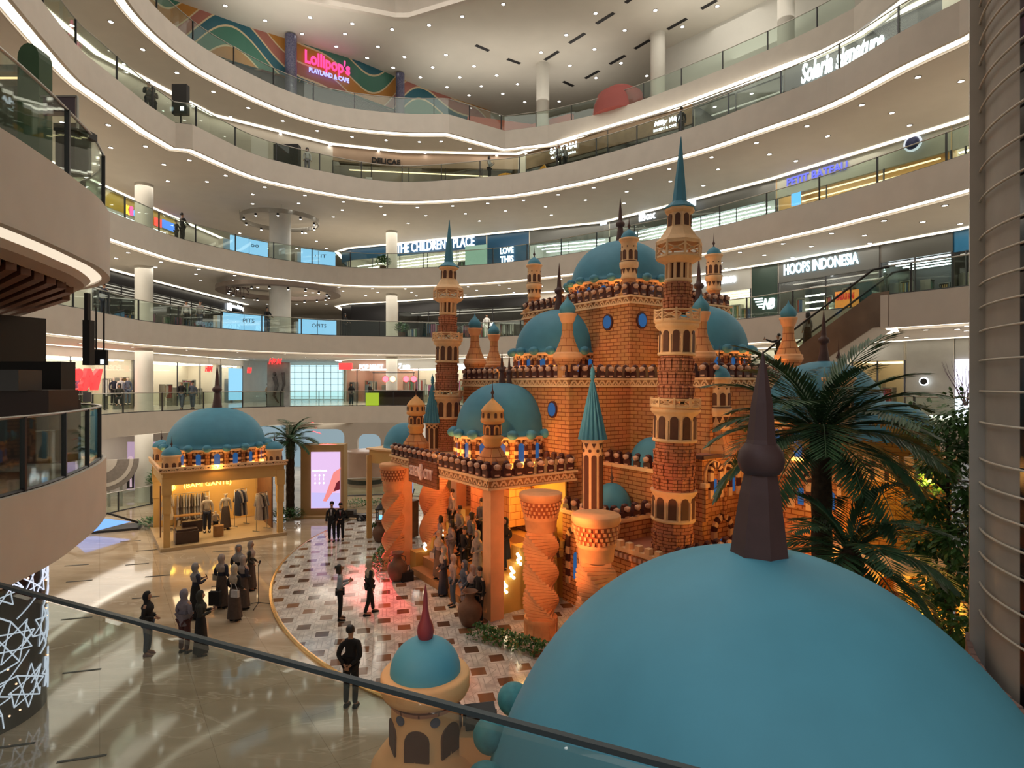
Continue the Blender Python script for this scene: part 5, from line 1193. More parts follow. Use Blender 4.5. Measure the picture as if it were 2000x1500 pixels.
def twisted(label, loc, r=.42, h=4.0, turns=1.6, cap=True, sc=1):
    root = empty('twisted_column', loc, 0, label, 'column')
    TW = noisy('carved_orange', (.80, .38, .17), .06, 4, .75)
    m = MB(); m.lathe([(r * 1.18, 0), (r * 1.18, .06), (r * 1.08, .10), (r * 1.08, .42), (r * 1.14, .46), (r * 1.1, .56)], 28)
    for i in range(12): a = 2 * PI * i / 12; m.box(r * 1.08 * math.cos(a), r * 1.08 * math.sin(a), .25, .03, .03, .34, a)
    m.build('base_ring', TW, root)
    m = MB(); z0, z1 = .56, h - (1.05 if cap else 0); n = int((z1 - z0) / .085)
    for i in range(n): m.box(0, 0, z0 + (i + .5) * (z1 - z0) / n, r * 1.70, r * 1.70, (z1 - z0) / n * .90, i / n * turns * PI)
    m.build('twisted_shaft', TW, root)
    if cap:
        m = MB(); m.k = 0; m.lathe([(r * 1.0, z1), (r * 1.08, z1 + .30), (r * 1.16, z1 + .34), (r * 1.05, z1 + .38), (r * 1.32, z1 + .86), (r * 1.42, z1 + .90), (r * 1.42, z1 + 1.03), (r * 1.34, z1 + 1.05), (.01, z1 + 1.05)], 32)
        m.k = 1; m.lathe([(r * 1.075, z1 + .41), (r * 1.305, z1 + .83)], 32); m.k = 0  # shade in the gaps between the knobs, put into a darker band
        for j in range(4):
            rr = r * (1.12 + j * .067); 
            for i in range(24): a = 2 * PI * (i + .5 * (j % 2)) / 24; m.box(rr * math.cos(a), rr * math.sin(a), z1 + .45 + j * .11, .05, .055, .07, a)
        m.build('basket_capital', [TW, noisy('shaded_recess_orange', (.36, .10, .035), .06, 5)], root)
    return root
twisted('orange twisted column with basket capital just right of the porch corner post', (.80, 16.35, 0), turns=-1.6); twisted('orange twisted column with basket capital nearest the big front dome', (1.94, 13.6, 0), .40, turns=-1.6)
twisted('orange twisted column outside the left porch post', (-4.5, 22.3, 0), .36); twisted('wide orange twisted pillar inside the porch behind the left post', (*cu(5.9, -4.6), 0), .50, 3.95, 1.4, False)
# ---------------------------------------------------------------- near pavilion with the huge dome
front = empty('front_pavilion', (2.28, 5.48, 0), 0, 'near pavilion carrying the huge smooth teal dome that fills the lower right', 'pavilion')
m = MB(); pts = [(-.5 - 2.28, 4.2 - 5.48), (5.0 - 2.28, 2.6 - 5.48), (5.2 - 2.28, 8.0 - 5.48), (.6 - 2.28, 8.15 - 5.48), (-.75 - 2.28, 6.9 - 5.48)]
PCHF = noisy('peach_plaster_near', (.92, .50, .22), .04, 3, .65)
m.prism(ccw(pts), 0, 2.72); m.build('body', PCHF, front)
m = MB(); m.lathe([(2.36, 2.7), (2.36, 3.42)], 64); m.build('drum', BR, front)
zc, HH, RR = 2.17, 3.27, 2.65; N = 28; c0 = math.asin((3.42 - zc) / HH)
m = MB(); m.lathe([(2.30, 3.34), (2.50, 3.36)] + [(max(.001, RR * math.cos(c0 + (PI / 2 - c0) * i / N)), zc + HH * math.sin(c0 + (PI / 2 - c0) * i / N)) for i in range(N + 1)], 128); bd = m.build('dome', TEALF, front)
bm = MB(); bm.ball(0, 0, 0, .185, 20, .95, 12); pr = None
for k in range(22):
    a = 2 * PI * k / 22 + R(6)
    if pr is None: pr = o = bm.build('rim_ball', noisy('cyan_ball', (.05, .27, .32), .12, 14, .6), front)
    else: o = pr.copy(); C.objects.link(o); o.parent = front
    o.location = (2.53 * math.cos(a), 2.53 * math.sin(a), 3.46)
m = MB(); m.lathe([(.27, -.06), (.27, .02), (.19, .62), (.155, .80)], 7, smooth=False); m.lathe([(.155, .80), (.17, .81), (.205, .86), (.218, .94), (.205, 1.02), (.17, 1.07), (.15, 1.10)], 24); m.lathe([(.15, 1.09), (.135, 1.14), (.10, 1.5), (.055, 1.75), (.002, 2.02)], 7, smooth=False)
o = m.build('finial', SPIREM, front); o.location = (0.02, 0, 5.40); o.scale = (.95, .95, .95); o.rotation_euler = (0, R(1.2), R(12))
# small turret beside it
tx, ty = -.97, 6.6; root = empty('near_turret', (tx, ty, 0), 0, 'small turret with blue dome, peach ring and red finial in the foreground', 'turret')
m = MB(); m.k = 0; m.lathe([(.60, 0), (.60, 2.78), (.50, 2.92), (.385, 2.98), (.375, 3.48)], 40); m.k = 1; m.lathe([(.385, 3.46), (.40, 3.56)], 40); 
m.k = 2
for i in range(6): a = R(-96) + 2 * PI * i / 6; plate(m, arch_pts(.27, .34, 10), .372 * math.cos(a), .372 * math.sin(a), 2.99, a, -.03, .012)
m.k = 3
for i in range(6): a = R(-126) + 2 * PI * i / 6; plate(m, [(.055 * math.cos(t * PI / 8), 3.40 + .050 * math.sin(t * PI / 8)) for t in range(16)], .376 * math.cos(a), .376 * math.sin(a), 0, a, -.03, .014)
m.build('body', [PCHF, BRM, DRK, P('dusk_blue', (.10, .10, .16), .6)], root)
m = MB(); m.lathe([(.40, 3.54), (.47, 3.57), (.495, 3.62), (.495, 3.76), (.475, 3.79), (.38, 3.79)], 48); m.build('ring_cornice', PCHF, root)
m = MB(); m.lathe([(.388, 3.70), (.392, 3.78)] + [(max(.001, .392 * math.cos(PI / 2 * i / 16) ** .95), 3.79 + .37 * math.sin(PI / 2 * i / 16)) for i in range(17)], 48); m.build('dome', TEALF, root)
m = MB(); m.lathe([(.05, 4.11), (.085, 4.17), (.095, 4.23), (.085, 4.30), (.05, 4.38), (.032, 4.48), (.022, 4.65), (.002, 4.76)], 20); m.build('finial', noisy('crimson_finial', (.30, .04, .05), .06, 6, .5), root)
# black flood lamp on the pavilion edge
m = MB(); m.box(0, 0, .12, .34, .20, .17, .2, .3); m.box(0, .05, .02, .26, .18, .06); m.box(-.18, 0, .1, .02, .05, .16); m.box(.18, 0, .1, .02, .05, .16); o = m.build('flood_lamp', BLACK); o.location = (-.36, 6.62, 3.15); tag(o, 'black flood lamp on a shelf between the near turret and the huge dome', 'flood lamp')
m = MB(); m.box(-.30, 6.62, 2.93, .55, .4, .42); tag(m.build('lamp_shelf', PCHF), 'peach ledge under the black flood lamp', 'ledge')
# ================================================================ people
SKIN = [noisy('skin_tan', (.42, .23, .14), .03, 9, .55), noisy('skin_light', (.55, .33, .22), .03, 9, .55)]
HAIRM = noisy('black_hair', (.012, .010, .010), .1, 20, .45)
EYEM = P('eye_dark', (.02, .015, .012), .3); LIPM = P('lip_rose', (.30, .10, .08), .5)
def CL(name, col): return noisy('cloth_' + name, col, .10, 14, .85)
SUIT = CL('black_suit', (.010, .010, .012)); NAVY = CL('navy', (.018, .022, .045)); TAUPE = CL('taupe_scarf', (.36, .30, .27)); GREYS = CL('grey_scarf', (.27, .26, .265)); LAV = CL('lavender_grey', (.23, .21, .25))
PINKS = CL('pale_pink_scarf', (.42, .31, .29)); BLUEG_ = CL('blue_grey', (.10, .12, .17)); JEAN = CL('jeans', (.07, .10, .15)); CREAMC = CL('cream', (.45, .38, .30)); MAROC = CL('maroon_skirt', (.09, .03, .03)); BATIK = CL('brown_batik', (.085, .060, .050)); WHT = CL('white_shirt', (.55, .54, .55)); OLV = CL('dark_olive', (.035, .035, .028)); LBL = CL('pale_blue_shirt', (.30, .36, .42))
def skin_mesh(J, E_, root_i=0, sub=1):
    """J: list of (x, y, z, rx, ry); grow one continuous surface over the skeleton edges"""
    me = bpy.data.meshes.new('sk'); me.from_pydata([j[:3] for j in J], E_, []); o = bpy.data.objects.new('sk', me); C.objects.link(o)
    md = o.modifiers.new('s', 'SKIN'); md.use_smooth_shade = True; md.branch_smoothing = .6
    for i, j in enumerate(J):
        v = me.skin_vertices[0].data[i]; v.radius = (j[3], j[4]); v.use_root = (i == root_i)
    if sub: ms = o.modifiers.new('u', 'SUBSURF'); ms.levels = sub; ms.render_levels = sub
    dg = bpy.context.evaluated_depsgraph_get(); out = bpy.data.meshes.new_from_object(o.evaluated_get(dg)); bpy.data.objects.remove(o); bpy.data.meshes.remove(me); return out
def pose_joints(pose):
    a = {'stand': ((.22, .02, 1.13), (.235, -.06, .89)), 'fold': ((.23, .03, 1.14), (.07, -.20, 1.05)), 'phone': ((.21, -.04, 1.14), (.10, -.28, 1.22)), 'back': ((.25, .08, 1.14), (.07, .17, .98)),
         'walk': ((.22, .05, 1.13), (.24, -.02, .90)), 'selfie': ((.24, -.20, 1.36), (.20, -.50, 1.50)), 'rail': ((.24, -.10, 1.18), (.18, -.32, 1.08)), 'sit': ((.22, -.02, 1.14), (.12, -.26, 1.0)), 'bag': ((.22, .04, 1.13), (.20, -.16, .98))}[pose]
    return a
def person(loc, rz, label, h=1.62, pose='stand', top=SUIT, bottom=SUIT, hair='short', skirt=None, scarf=None, skin=0, bag=None, near=False, coat=0.0, tie=None, parent=None, group=None, shoe=None):
    root = empty('person', loc, rz, label, 'person', group); k = h / 1.72; root.scale = (k, k, k)
    el, wr = pose_joints(pose); st = pose == 'walk'; sit = pose == 'sit'
    P_, W_, CH, NB, NK, H0, H1 = range(7)
    J = [(0, 0, .96, .125, .095), (0, 0, 1.10, .115, .085), (0, 0, 1.30, .135, .095), (0, .005, 1.43, .085, .065), (0, .005, 1.50, .05, .05), (0, -.012, 1.575, .068, .075), (0, 0, 1.665, .072, .082)]
    E_ = [(0, 1), (1, 2), (2, 3), (3, 4), (4, 5), (5, 6)]
    for s in (-1, 1):
        b = len(J); ex, ey, ez = el; wx, wy, wz = wr
        if pose == 'selfie' and s < 0: ex, ey, ez, wx, wy, wz = .22, .02, 1.13, .235, -.06, .89
        J += [(s * .165, 0, 1.41, .052, .052), (s * ex, ey, ez, .040, .040), (s * wx, wy, wz, .026, .026)]
        d = Vector((s * wx - s * ex, wy - ey, wz - ez)).normalized() * .085
        J += [(s * wx + d.x, wy + d.y, wz + d.z, .030, .020)]
        E_ += [(3, b), (b, b + 1), (b + 1, b + 2), (b + 2, b + 3)]
    hb = len(J)
    for s in (-1, 1):
        b = len(J); f = s * .17 if st else 0
        if sit: J += [(s * .09, -.02, .92, .085, .085), (s * .11, -.42, .90, .06, .06), (s * .11, -.44, .50, .038, .038), (s * .11, -.56, .44, .036, .028)]
        else: J += [(s * .085, 0, .90, .088, .088), (s * .10, -.02 - f * .45, .50, .056, .056), (s * .10, .02 - f, .085, .038, .038), (s * .11, -.14 - f, .035, .038, .028)]
        E_ += [(0, b), (b, b + 1), (b + 1, b + 2), (b + 2, b + 3)]
    me = skin_mesh(J, E_); 
    # face and fingers go into the body mesh
    body = MB(); body.v = [tuple(v.co) for v in me.vertices]; body.f = [list(p.vertices) for p in me.polygons]; body.mi = [0] * len(body.f); body.sm = [True] * len(body.f); body.uv = [None] * len(body.f); bpy.data.meshes.remove(me)
    body.k = 0; body.ball(0, -.085, 1.635, .016, 6, 1.3, 4)
    body.ball(-.078, .0, 1.64, .018, 6, 1.5, 4); body.ball(.078, .0, 1.64, .018, 6, 1.5, 4)
    body.k = 1; body.ball(-.028, -.076, 1.662, .011, 6, .8, 4); body.ball(.028, -.076, 1.662, .011, 6, .8, 4); body.k = 2; body.box(0, -.080, 1.598, .038, .012, .010)
    if near:
        body.k = 0
        for s in (-1, 1):
            i = 7 + (0 if s < 0 else 4) + 3; hx, hy, hz = J[i][:3]; w0 = Vector(J[i - 1][:3]); d = (Vector((hx, hy, hz)) - w0).normalized(); sd = d.cross(Vector((0, 1, 0)) if abs(d.y) < .8 else Vector((1, 0, 0))).normalized(); cu_ = d.cross(sd)
            for q in range(4):
                L = (.062, .072, .068, .052)[q]; p0 = Vector((hx, hy, hz)) + sd * (.024 - q * .016); p1 = p0 + d * L * .5; p2 = p1 + (d * .7 + cu_ * .6).normalized() * L * .55; body.tube([p0, p1, p2], [.0095, .009, .007], 6)
            p0 = w0 + d * .035 + sd * .03; body.tube([p0, p0 + (d + sd).normalized() * .035, p0 + (d * 1.4 + sd).normalized() * .062], [.011, .010, .008], 6)
    body.build('body', [SKIN[skin], EYEM, LIPM], root)
    # clothes: the same skeleton, a little fuller
    T = [(j[0], j[1], j[2], j[3] + .022, j[4] + .022) for j in J[:4]]; T[0] = (*T[0][:3], T[0][3] + .012 + coat, T[0][4] + .012 + coat)
    T.append((0, .008, 1.485, .062, .062)); 
    if coat: T.append((0, 0, .78, .16 + coat, .13 + coat))
    TE = [(0, 1), (1, 2), (2, 3), (3, 4)] + ([(0, 5)] if coat else [])
    for s in (0, 1):
        b = len(T); i = 7 + 4 * s; T += [(*J[i][:3], .080, .078), (*J[i + 1][:3], .056, .056), (*J[i + 2][:3], .042, .042)]; TE += [(3, b), (b, b + 1), (b + 1, b + 2)]
    me = skin_mesh(T, TE); me.materials.append(top); o = bpy.data.objects.new('top', me); C.objects.link(o); o.parent = root
    if not skirt or sit:
        L = [(*J[0][:3], .145, .115)]; LE = []
        for s in (0, 1):
            b = len(L); i = hb + 4 * s; L += [(*J[i][:3], .105, .105), (*J[i + 1][:3], .078, .078), (*J[i + 2][:3], .062, .062)]; LE += [(0, b), (b, b + 1), (b + 1, b + 2)]
        me = skin_mesh(L, LE); me.materials.append(bottom); o = bpy.data.objects.new('trousers', me); C.objects.link(o); o.parent = root
    else:
        m = MB(); n = 28; z1 = .10; zs = (1.08, .95, .75, .5, .3, z1); rs = (.125, .165, .185, .205, .225, .245)
        vs = []; fs = []
        for j in range(6):
            for i in range(n):
                a = 2 * PI * i / n; r = rs[j] * (1 + .07 * math.sin(a * 7) * j / 5); vs.append((r * math.cos(a), r * .8 * math.sin(a), zs[j]))
        fs = [(j * n + (i + 1) % n, j * n + i, (j + 1) * n + i, (j + 1) * n + (i + 1) % n) for j in range(5) for i in range(n)]; m.add(vs, fs, True)
        m.build('skirt', bottom, root)
    m = MB()
    for s in (0, 1):
        t = J[hb + 4 * s + 3]; a_ = J[hb + 4 * s + 2]; z = .0 if not sit else .41
        m.lathe([(.052, 0), (.060, .02), (.052, .06), (.03, .085), (.001, .09)], 10, a_[0], a_[1], z); m.add([(a_[0] + x, a_[1] + y, z + q) for x, y, q in ((-.045, 0, 0), (.045, 0, 0), (.05, -.16, 0), (0, -.205, 0), (-.05, -.16, 0), (-.035, 0, .07), (.035, 0, .07), (.036, -.15, .045), (0, -.19, .03), (-.036, -.15, .045))], [(4, 3, 2, 1, 0), (5, 6, 7, 8, 9), (0, 1, 6, 5), (1, 2, 7, 6), (2, 3, 8, 7), (3, 4, 9, 8), (4, 0, 5, 9)], True)
    m.build('shoes', shoe or SUIT, root)
    if scarf:
        m = MB(); n = 18; prof = [(.001, 1.80, 0), (.06, 1.788, .005), (.098, 1.74, .012), (.112, 1.68, .02), (.108, 1.60, .022), (.088, 1.525, .012), (.12, 1.46, .0), (.175, 1.42, 0), (.205, 1.36, 0), (.195, 1.28, -.01), (.15, 1.20, -.015)]
        vs = []; 
        for (r, z, oy) in prof:
            for i in range(n):
                a = 2 * PI * i / n; q = r * (1 + .05 * math.sin(a * 5 + z * 20)); fr = max(0, -math.sin(a)); open_ = .03 if 1.56 < z < 1.74 and fr > .75 else 0
                vs.append((q * math.cos(a), q * (.95 if z > 1.5 else .72) * math.sin(a) + oy + open_ * 1.6, z))
        m.add(vs, [(j * n + (i + 1) % n, j * n + i, (j + 1) * n + i, (j + 1) * n + (i + 1) % n) for j in range(len(prof) - 1) for i in range(n)], True); m.build('headscarf', scarf, root)
        m = MB(); m.ball(0, -.028, 1.655, .074, 14, 1.18, 8); m.k = 1; m.ball(-.027, -.098, 1.672, .009, 6, .8, 4); m.ball(.027, -.098, 1.672, .009, 6, .8, 4); m.k = 0; m.ball(0, -.104, 1.648, .012, 6, 1.4, 4); m.k = 2; m.box(0, -.097, 1.615, .034, .010, .009); m.build('face', [SKIN[skin], EYEM, LIPM], root)
    elif hair:
        m = MB(); m.lathe([(.001, 1.775), (.055, 1.765), (.088, 1.72), (.094, 1.67), (.086, 1.63)] if hair == 'short' else [(.001, 1.785), (.06, 1.775), (.098, 1.72), (.108, 1.66), (.108, 1.58), (.102, 1.50), (.06, 1.49)], 18, 0, .022, 0)
        if hair == 'bun': m.ball(0, .12, 1.70, .05, 12)
        if hair == 'long': m.lathe([(.001, 1.5), (.07, 1.52), (.08, 1.4), (.06, 1.25), (.001, 1.2)], 12, 0, .075, 0)
        m.v = [(x, y * (1.0 if y > -.02 else .75) + (.012 if y < -.02 else 0), z) for x, y, z in m.v]; m.build('hair', HAIRM, root)
    if bag:
        m = MB(); m.box(bag[1], bag[2], bag[3], .26, .09, .22, bag[4] if len(bag) > 4 else 0); m.tube([(bag[1] - .1, bag[2], bag[3] + .10), (bag[1] * .6, bag[2] * .5, 1.2), (-.10 if bag[1] > 0 else .10, 0, 1.46), (bag[1] + .1, bag[2] * 1.1, bag[3] + .10)], .012, 5); m.build('shoulder_bag', bag[0], root)
    if pose in ('phone', 'selfie'):
        m = MB(); wx, wy, wz = wr
        m.box(wx if pose == 'selfie' else 0, wy - .06, wz + .05, .075, .012, .15, 0, -.3); m.build('phone', BLACK, root)
    if tie:
        m = MB(); m.add([(-.05, -.125, 1.43), (.05, -.125, 1.43), (.0, -.132, 1.18)], [(0, 2, 1)]); m.k = 1; m.box(0, -.137, 1.30, .03, .012, .24); m.build('shirt_and_tie', [WHT, tie], root)
    return root
def gperson(px, py, *a, z=0, **k):
    X, Y = gp(px, py, z); return person((X, Y, z + (.055 if math.dist((X, Y), PC) < PR else 0)), *a, **k)
gperson(685, 1381, R(172), 'man in black suit seen from behind with hands clasped at his back', 1.74, 'back', near=True, coat=.015)
gperson(664, 1214, R(105), 'woman in pale grey blue top and black trousers holding a phone on the tiled stage', 1.58, 'phone', top=LBL, hair='bun', near=True)
gperson(722, 1203, R(120), 'walking woman in black suit and long cream headscarf on the tiled stage', 1.60, 'walk', scarf=CREAMC, near=True, coat=.01)
gperson(648, 1060, R(5), 'taller of two men in dark suits and ties by the pink screen', 1.72, 'stand', tie=P('silver_tie', (.4, .38, .38)), coat=.01)
gperson(665, 1058, R(10), 'shorter man in dark suit standing just right of his taller colleague', 1.64, 'fold', tie=P('red_tie', (.3, .03, .03)), coat=.01)
gperson(490, 1152, R(100), 'woman in dark brown patterned dress with taupe headscarf beside the microphone stand', 1.6, 'bag', top=OLV, bottom=BATIK, skirt=1, scarf=TAUPE)
gperson(466, 1163, R(20), 'woman in black jacket with wide grey taupe headscarf at the rear of the group', 1.62, 'fold', top=SUIT, bottom=BATIK, skirt=1, scarf=GREYS)
gperson(433, 1187, R(170), 'woman seen from behind in navy top and long taupe headscarf holding bags', 1.62, 'bag', top=NAVY, bottom=BATIK, skirt=1, scarf=TAUPE, bag=(CREAMC, .22, -.05, 1.0), near=True)
gperson(475, 1189, R(150), 'woman with pale headscarf half hidden behind the lady with the white bag', 1.6, 'fold', top=NAVY, bottom=BATIK, skirt=1, scarf=TAUPE)
gperson(458, 1212, R(165), 'woman in black top and batik skirt with a white shoulder bag seen from behind', 1.6, 'bag', top=SUIT, bottom=BATIK, skirt=1, scarf=CREAMC, bag=(WHT, -.16, .17, .93), near=True)
gperson(382, 1208, R(140), 'woman in black top and grey headscarf, front left of the dark dressed group', 1.6, 'phone', top=NAVY, bottom=SUIT, skirt=1, scarf=GREYS)
gperson(360, 1275, R(165), 'woman in lavender grey headscarf and tunic with maroon trousers', 1.6, 'fold', top=LAV, bottom=MAROC, scarf=LAV, coat=.03, near=True)
gperson(392, 1279, R(110), 'woman in dark olive headscarf and black dress looking at a phone', 1.6, 'phone', top=OLV, bottom=SUIT, skirt=1, scarf=OLV, near=True)
gperson(288, 1279, R(100), 'woman in black headscarf and jeans standing alone behind the glass rail', 1.58, 'fold', top=SUIT, bottom=JEAN, scarf=SUIT, coat=.02, near=True, shoe=CL('pink_shoe', (.3, .18, .17)))
m = MB(); X, Y = gp(420, 1195, 0); m.box(X, Y, .42, .34, .14, .42); m.tube([(X - .1, Y, .62), (X - .1, Y, .78), (X + .1, Y, .78), (X + .1, Y, .62)], .012, 5); tag(m.build('tote_bag', SUIT), 'black tote bag hanging low beside the navy dressed woman', 'bag')
def stair(px, b, z, *a, **k):
    kx = (px - 1000) / F; aa = (4.13 + .825 * b - kx * (20.56 + .565 * b)) / (.565 + kx * .825); return person((*cu(aa, b), z), *a, **k)
rz0 = math.atan2(-V.y, -V.x) + PI / 2
SR = [(859, 1, 'woman with dark bob in grey top at the upper left of the stair group', dict(top=LAV, hair='bob')), (882, 3, 'tall man with curly black hair at the back of the stair group', dict(top=GREYS, hair='short', h=1.72)),
 (897, 2, 'man in grey shirt with short hair in the middle back of the stair group', dict(top=GREYS, h=1.70)), (940, 3, 'man in plaid shirt highest on the stairs next to the porch post', dict(top=BLUEG_, h=1.72)),
 (857, 0, 'woman in pale shiny headscarf at the far left of the stair group', dict(top=LAV, bottom=BATIK, skirt=1, scarf=TAUPE, bag=(GREYS, -.2, -.12, .85))), (866, -1, 'woman in dark plaid shirt and blue skirt at the lower left of the stairs', dict(top=NAVY, bottom=NAVY, skirt=1, scarf=GREYS, h=1.56)),
 (881, 1, 'woman with black bob and pale lavender shirt in the stair group', dict(top=LAV, bottom=LAV, hair='bob', h=1.62, coat=.02)), (919, 2, 'woman with tied back hair turned left in the stair group', dict(top=BLUEG_, hair='bun')),
 (907, 1, 'young person in black top with short black hair amid the stair group', dict(top=SUIT, h=1.58)), (932, 1, 'woman in long grey headscarf beside the porch post', dict(top=GREYS, bottom=GREYS, skirt=1, scarf=GREYS)),
 (885, -2, 'front row woman in long pale pink headscarf and jeans', dict(top=PINKS, bottom=JEAN, scarf=PINKS, h=1.56)), (907, -2, 'front row woman in blue grey headscarf and pale trousers', dict(top=BLUEG_, bottom=LAV, scarf=BLUEG_, h=1.56)),
 (922, -2, 'front row woman in white pink headscarf and black trousers', dict(top=SUIT, bottom=SUIT, scarf=PINKS, h=1.54)), (936, -2, 'person in black clothes half hidden by the right porch post', dict(top=SUIT, h=1.6))]
for i, (px, r_, lb, kw) in enumerate(SR):
    b = -5.65 + .45 * r_ if r_ >= 0 else (-5.95 if r_ == -1 else -6.15); z = .30 + .32 * r_ if r_ >= 0 else .055
    h = kw.pop('h', 1.6); stair(px, b, z, rz0 + R(-15 + 7 * (i % 5)), lb, h, ('fold', 'stand', 'bag')[i % 3], skin=i % 2, **kw)
person((*cu(.75, -4.75), 1.2), rz0 + R(20), 'woman in long black headscarf and black dress right of the porch post', 1.56, 'fold', top=SUIT, bottom=SUIT, skirt=1, scarf=SUIT)
def ring_at(lv, px, d):
    e = inset(EDGES[lv], d); s = on_wall(e, px); return sub(e, 0, s)[-1]
def lperson(lv, px, d, rz, label, *a, **k): return person((*ring_at(lv, px, d), FLV[lv]), rz, label, *a, **k)
lperson(1, 355, 2.2, R(0), 'bald man in dark clothes walking on the lowest ring, left of his friend', 1.76, 'walk', top=SUIT, bottom=JEAN, hair=None)
lperson(1, 376, 2.0, R(10), 'man in blue grey shirt walking on the lowest ring between clothes racks and column', 1.76, 'walk', top=BLUEG_, bottom=JEAN)
lperson(1, 524, 1.6, R(160), 'woman with beige bag facing the corridor on the lowest ring', 1.62, 'bag', top=CREAMC, bottom=BATIK, bag=(CREAMC, -.2, .1, .95))
lperson(1, 686, 1.2, R(30), 'woman in black headscarf by the rail next to the red display', 1.6, 'rail', top=SUIT, scarf=SUIT)
lperson(1, 722, 1.0, R(80), 'person in black beside the yellow green box at the toy shop', 1.68, 'phone', top=SUIT)
lperson(1, 233, 1.2, R(30), 'seated woman with long black hair by the lowest ring rail', 1.6, 'sit', top=OLV, hair='long')
lperson(2, 522, .9, R(60), 'man leaning at the rail beside the lit jewellery booth', 1.72, 'rail', top=SUIT, bottom=JEAN)
lperson(2, 674, .9, R(70), 'woman with long dark hair at the rail right of the lit jewellery booth', 1.62, 'rail', top=SUIT, bottom=SUIT, hair='long')
lperson(2, 203, 1.0, R(180), 'person in dark blue standing at the left end of the second ring', 1.72, 'stand', top=NAVY, bottom=NAVY)
lperson(2, 364, 1.6, R(20), 'person in white shirt with backpack walking past the black furniture shop', 1.66, 'stand', top=WHT, bottom=SUIT)
lperson(2, 391, 1.8, R(0), 'tall man in grey shirt walking past the black furniture shop', 1.78, 'walk', top=GREYS, bottom=NAVY)
lperson(3, 356, .8, R(150), 'man in black leaning on the third ring rail', 1.72, 'rail', top=SUIT)
lperson(3, 344, .9, R(150), 'child in black beside the man on the third ring', 1.25, 'rail', top=SUIT)
lperson(4, 290, .9, R(40), 'man holding up a phone at the fourth ring rail, left of the pair', 1.72, 'phone', top=OLV)
lperson(4, 299, .9, R(20), 'woman holding up a phone at the fourth ring rail, right of the pair', 1.62, 'phone', top=BATIK, hair='bob')
lperson(4, 600, 1.0, R(20), 'woman in pale top on the fourth ring beside the black board', 1.62, 'stand', top=WHT, bottom=LAV, hair='bob')
lperson(4, 956, .9, R(70), 'woman in white jacket looking at her phone on the fourth ring', 1.62, 'phone', top=WHT, bottom=SUIT, hair='long')
lperson(4, 1091, .9, R(0), 'person in white by the fourth ring rail under the thai restaurant sign', 1.62, 'stand', top=WHT, scarf=WHT)
lperson(4, 1103, 1.0, R(30), 'person with dark hair next to the white dressed visitor', 1.58, 'stand', top=GREYS)
lperson(4, 1331, .9, R(180), 'dark dressed person standing in front of the white script sign', 1.66, 'stand', top=SUIT)
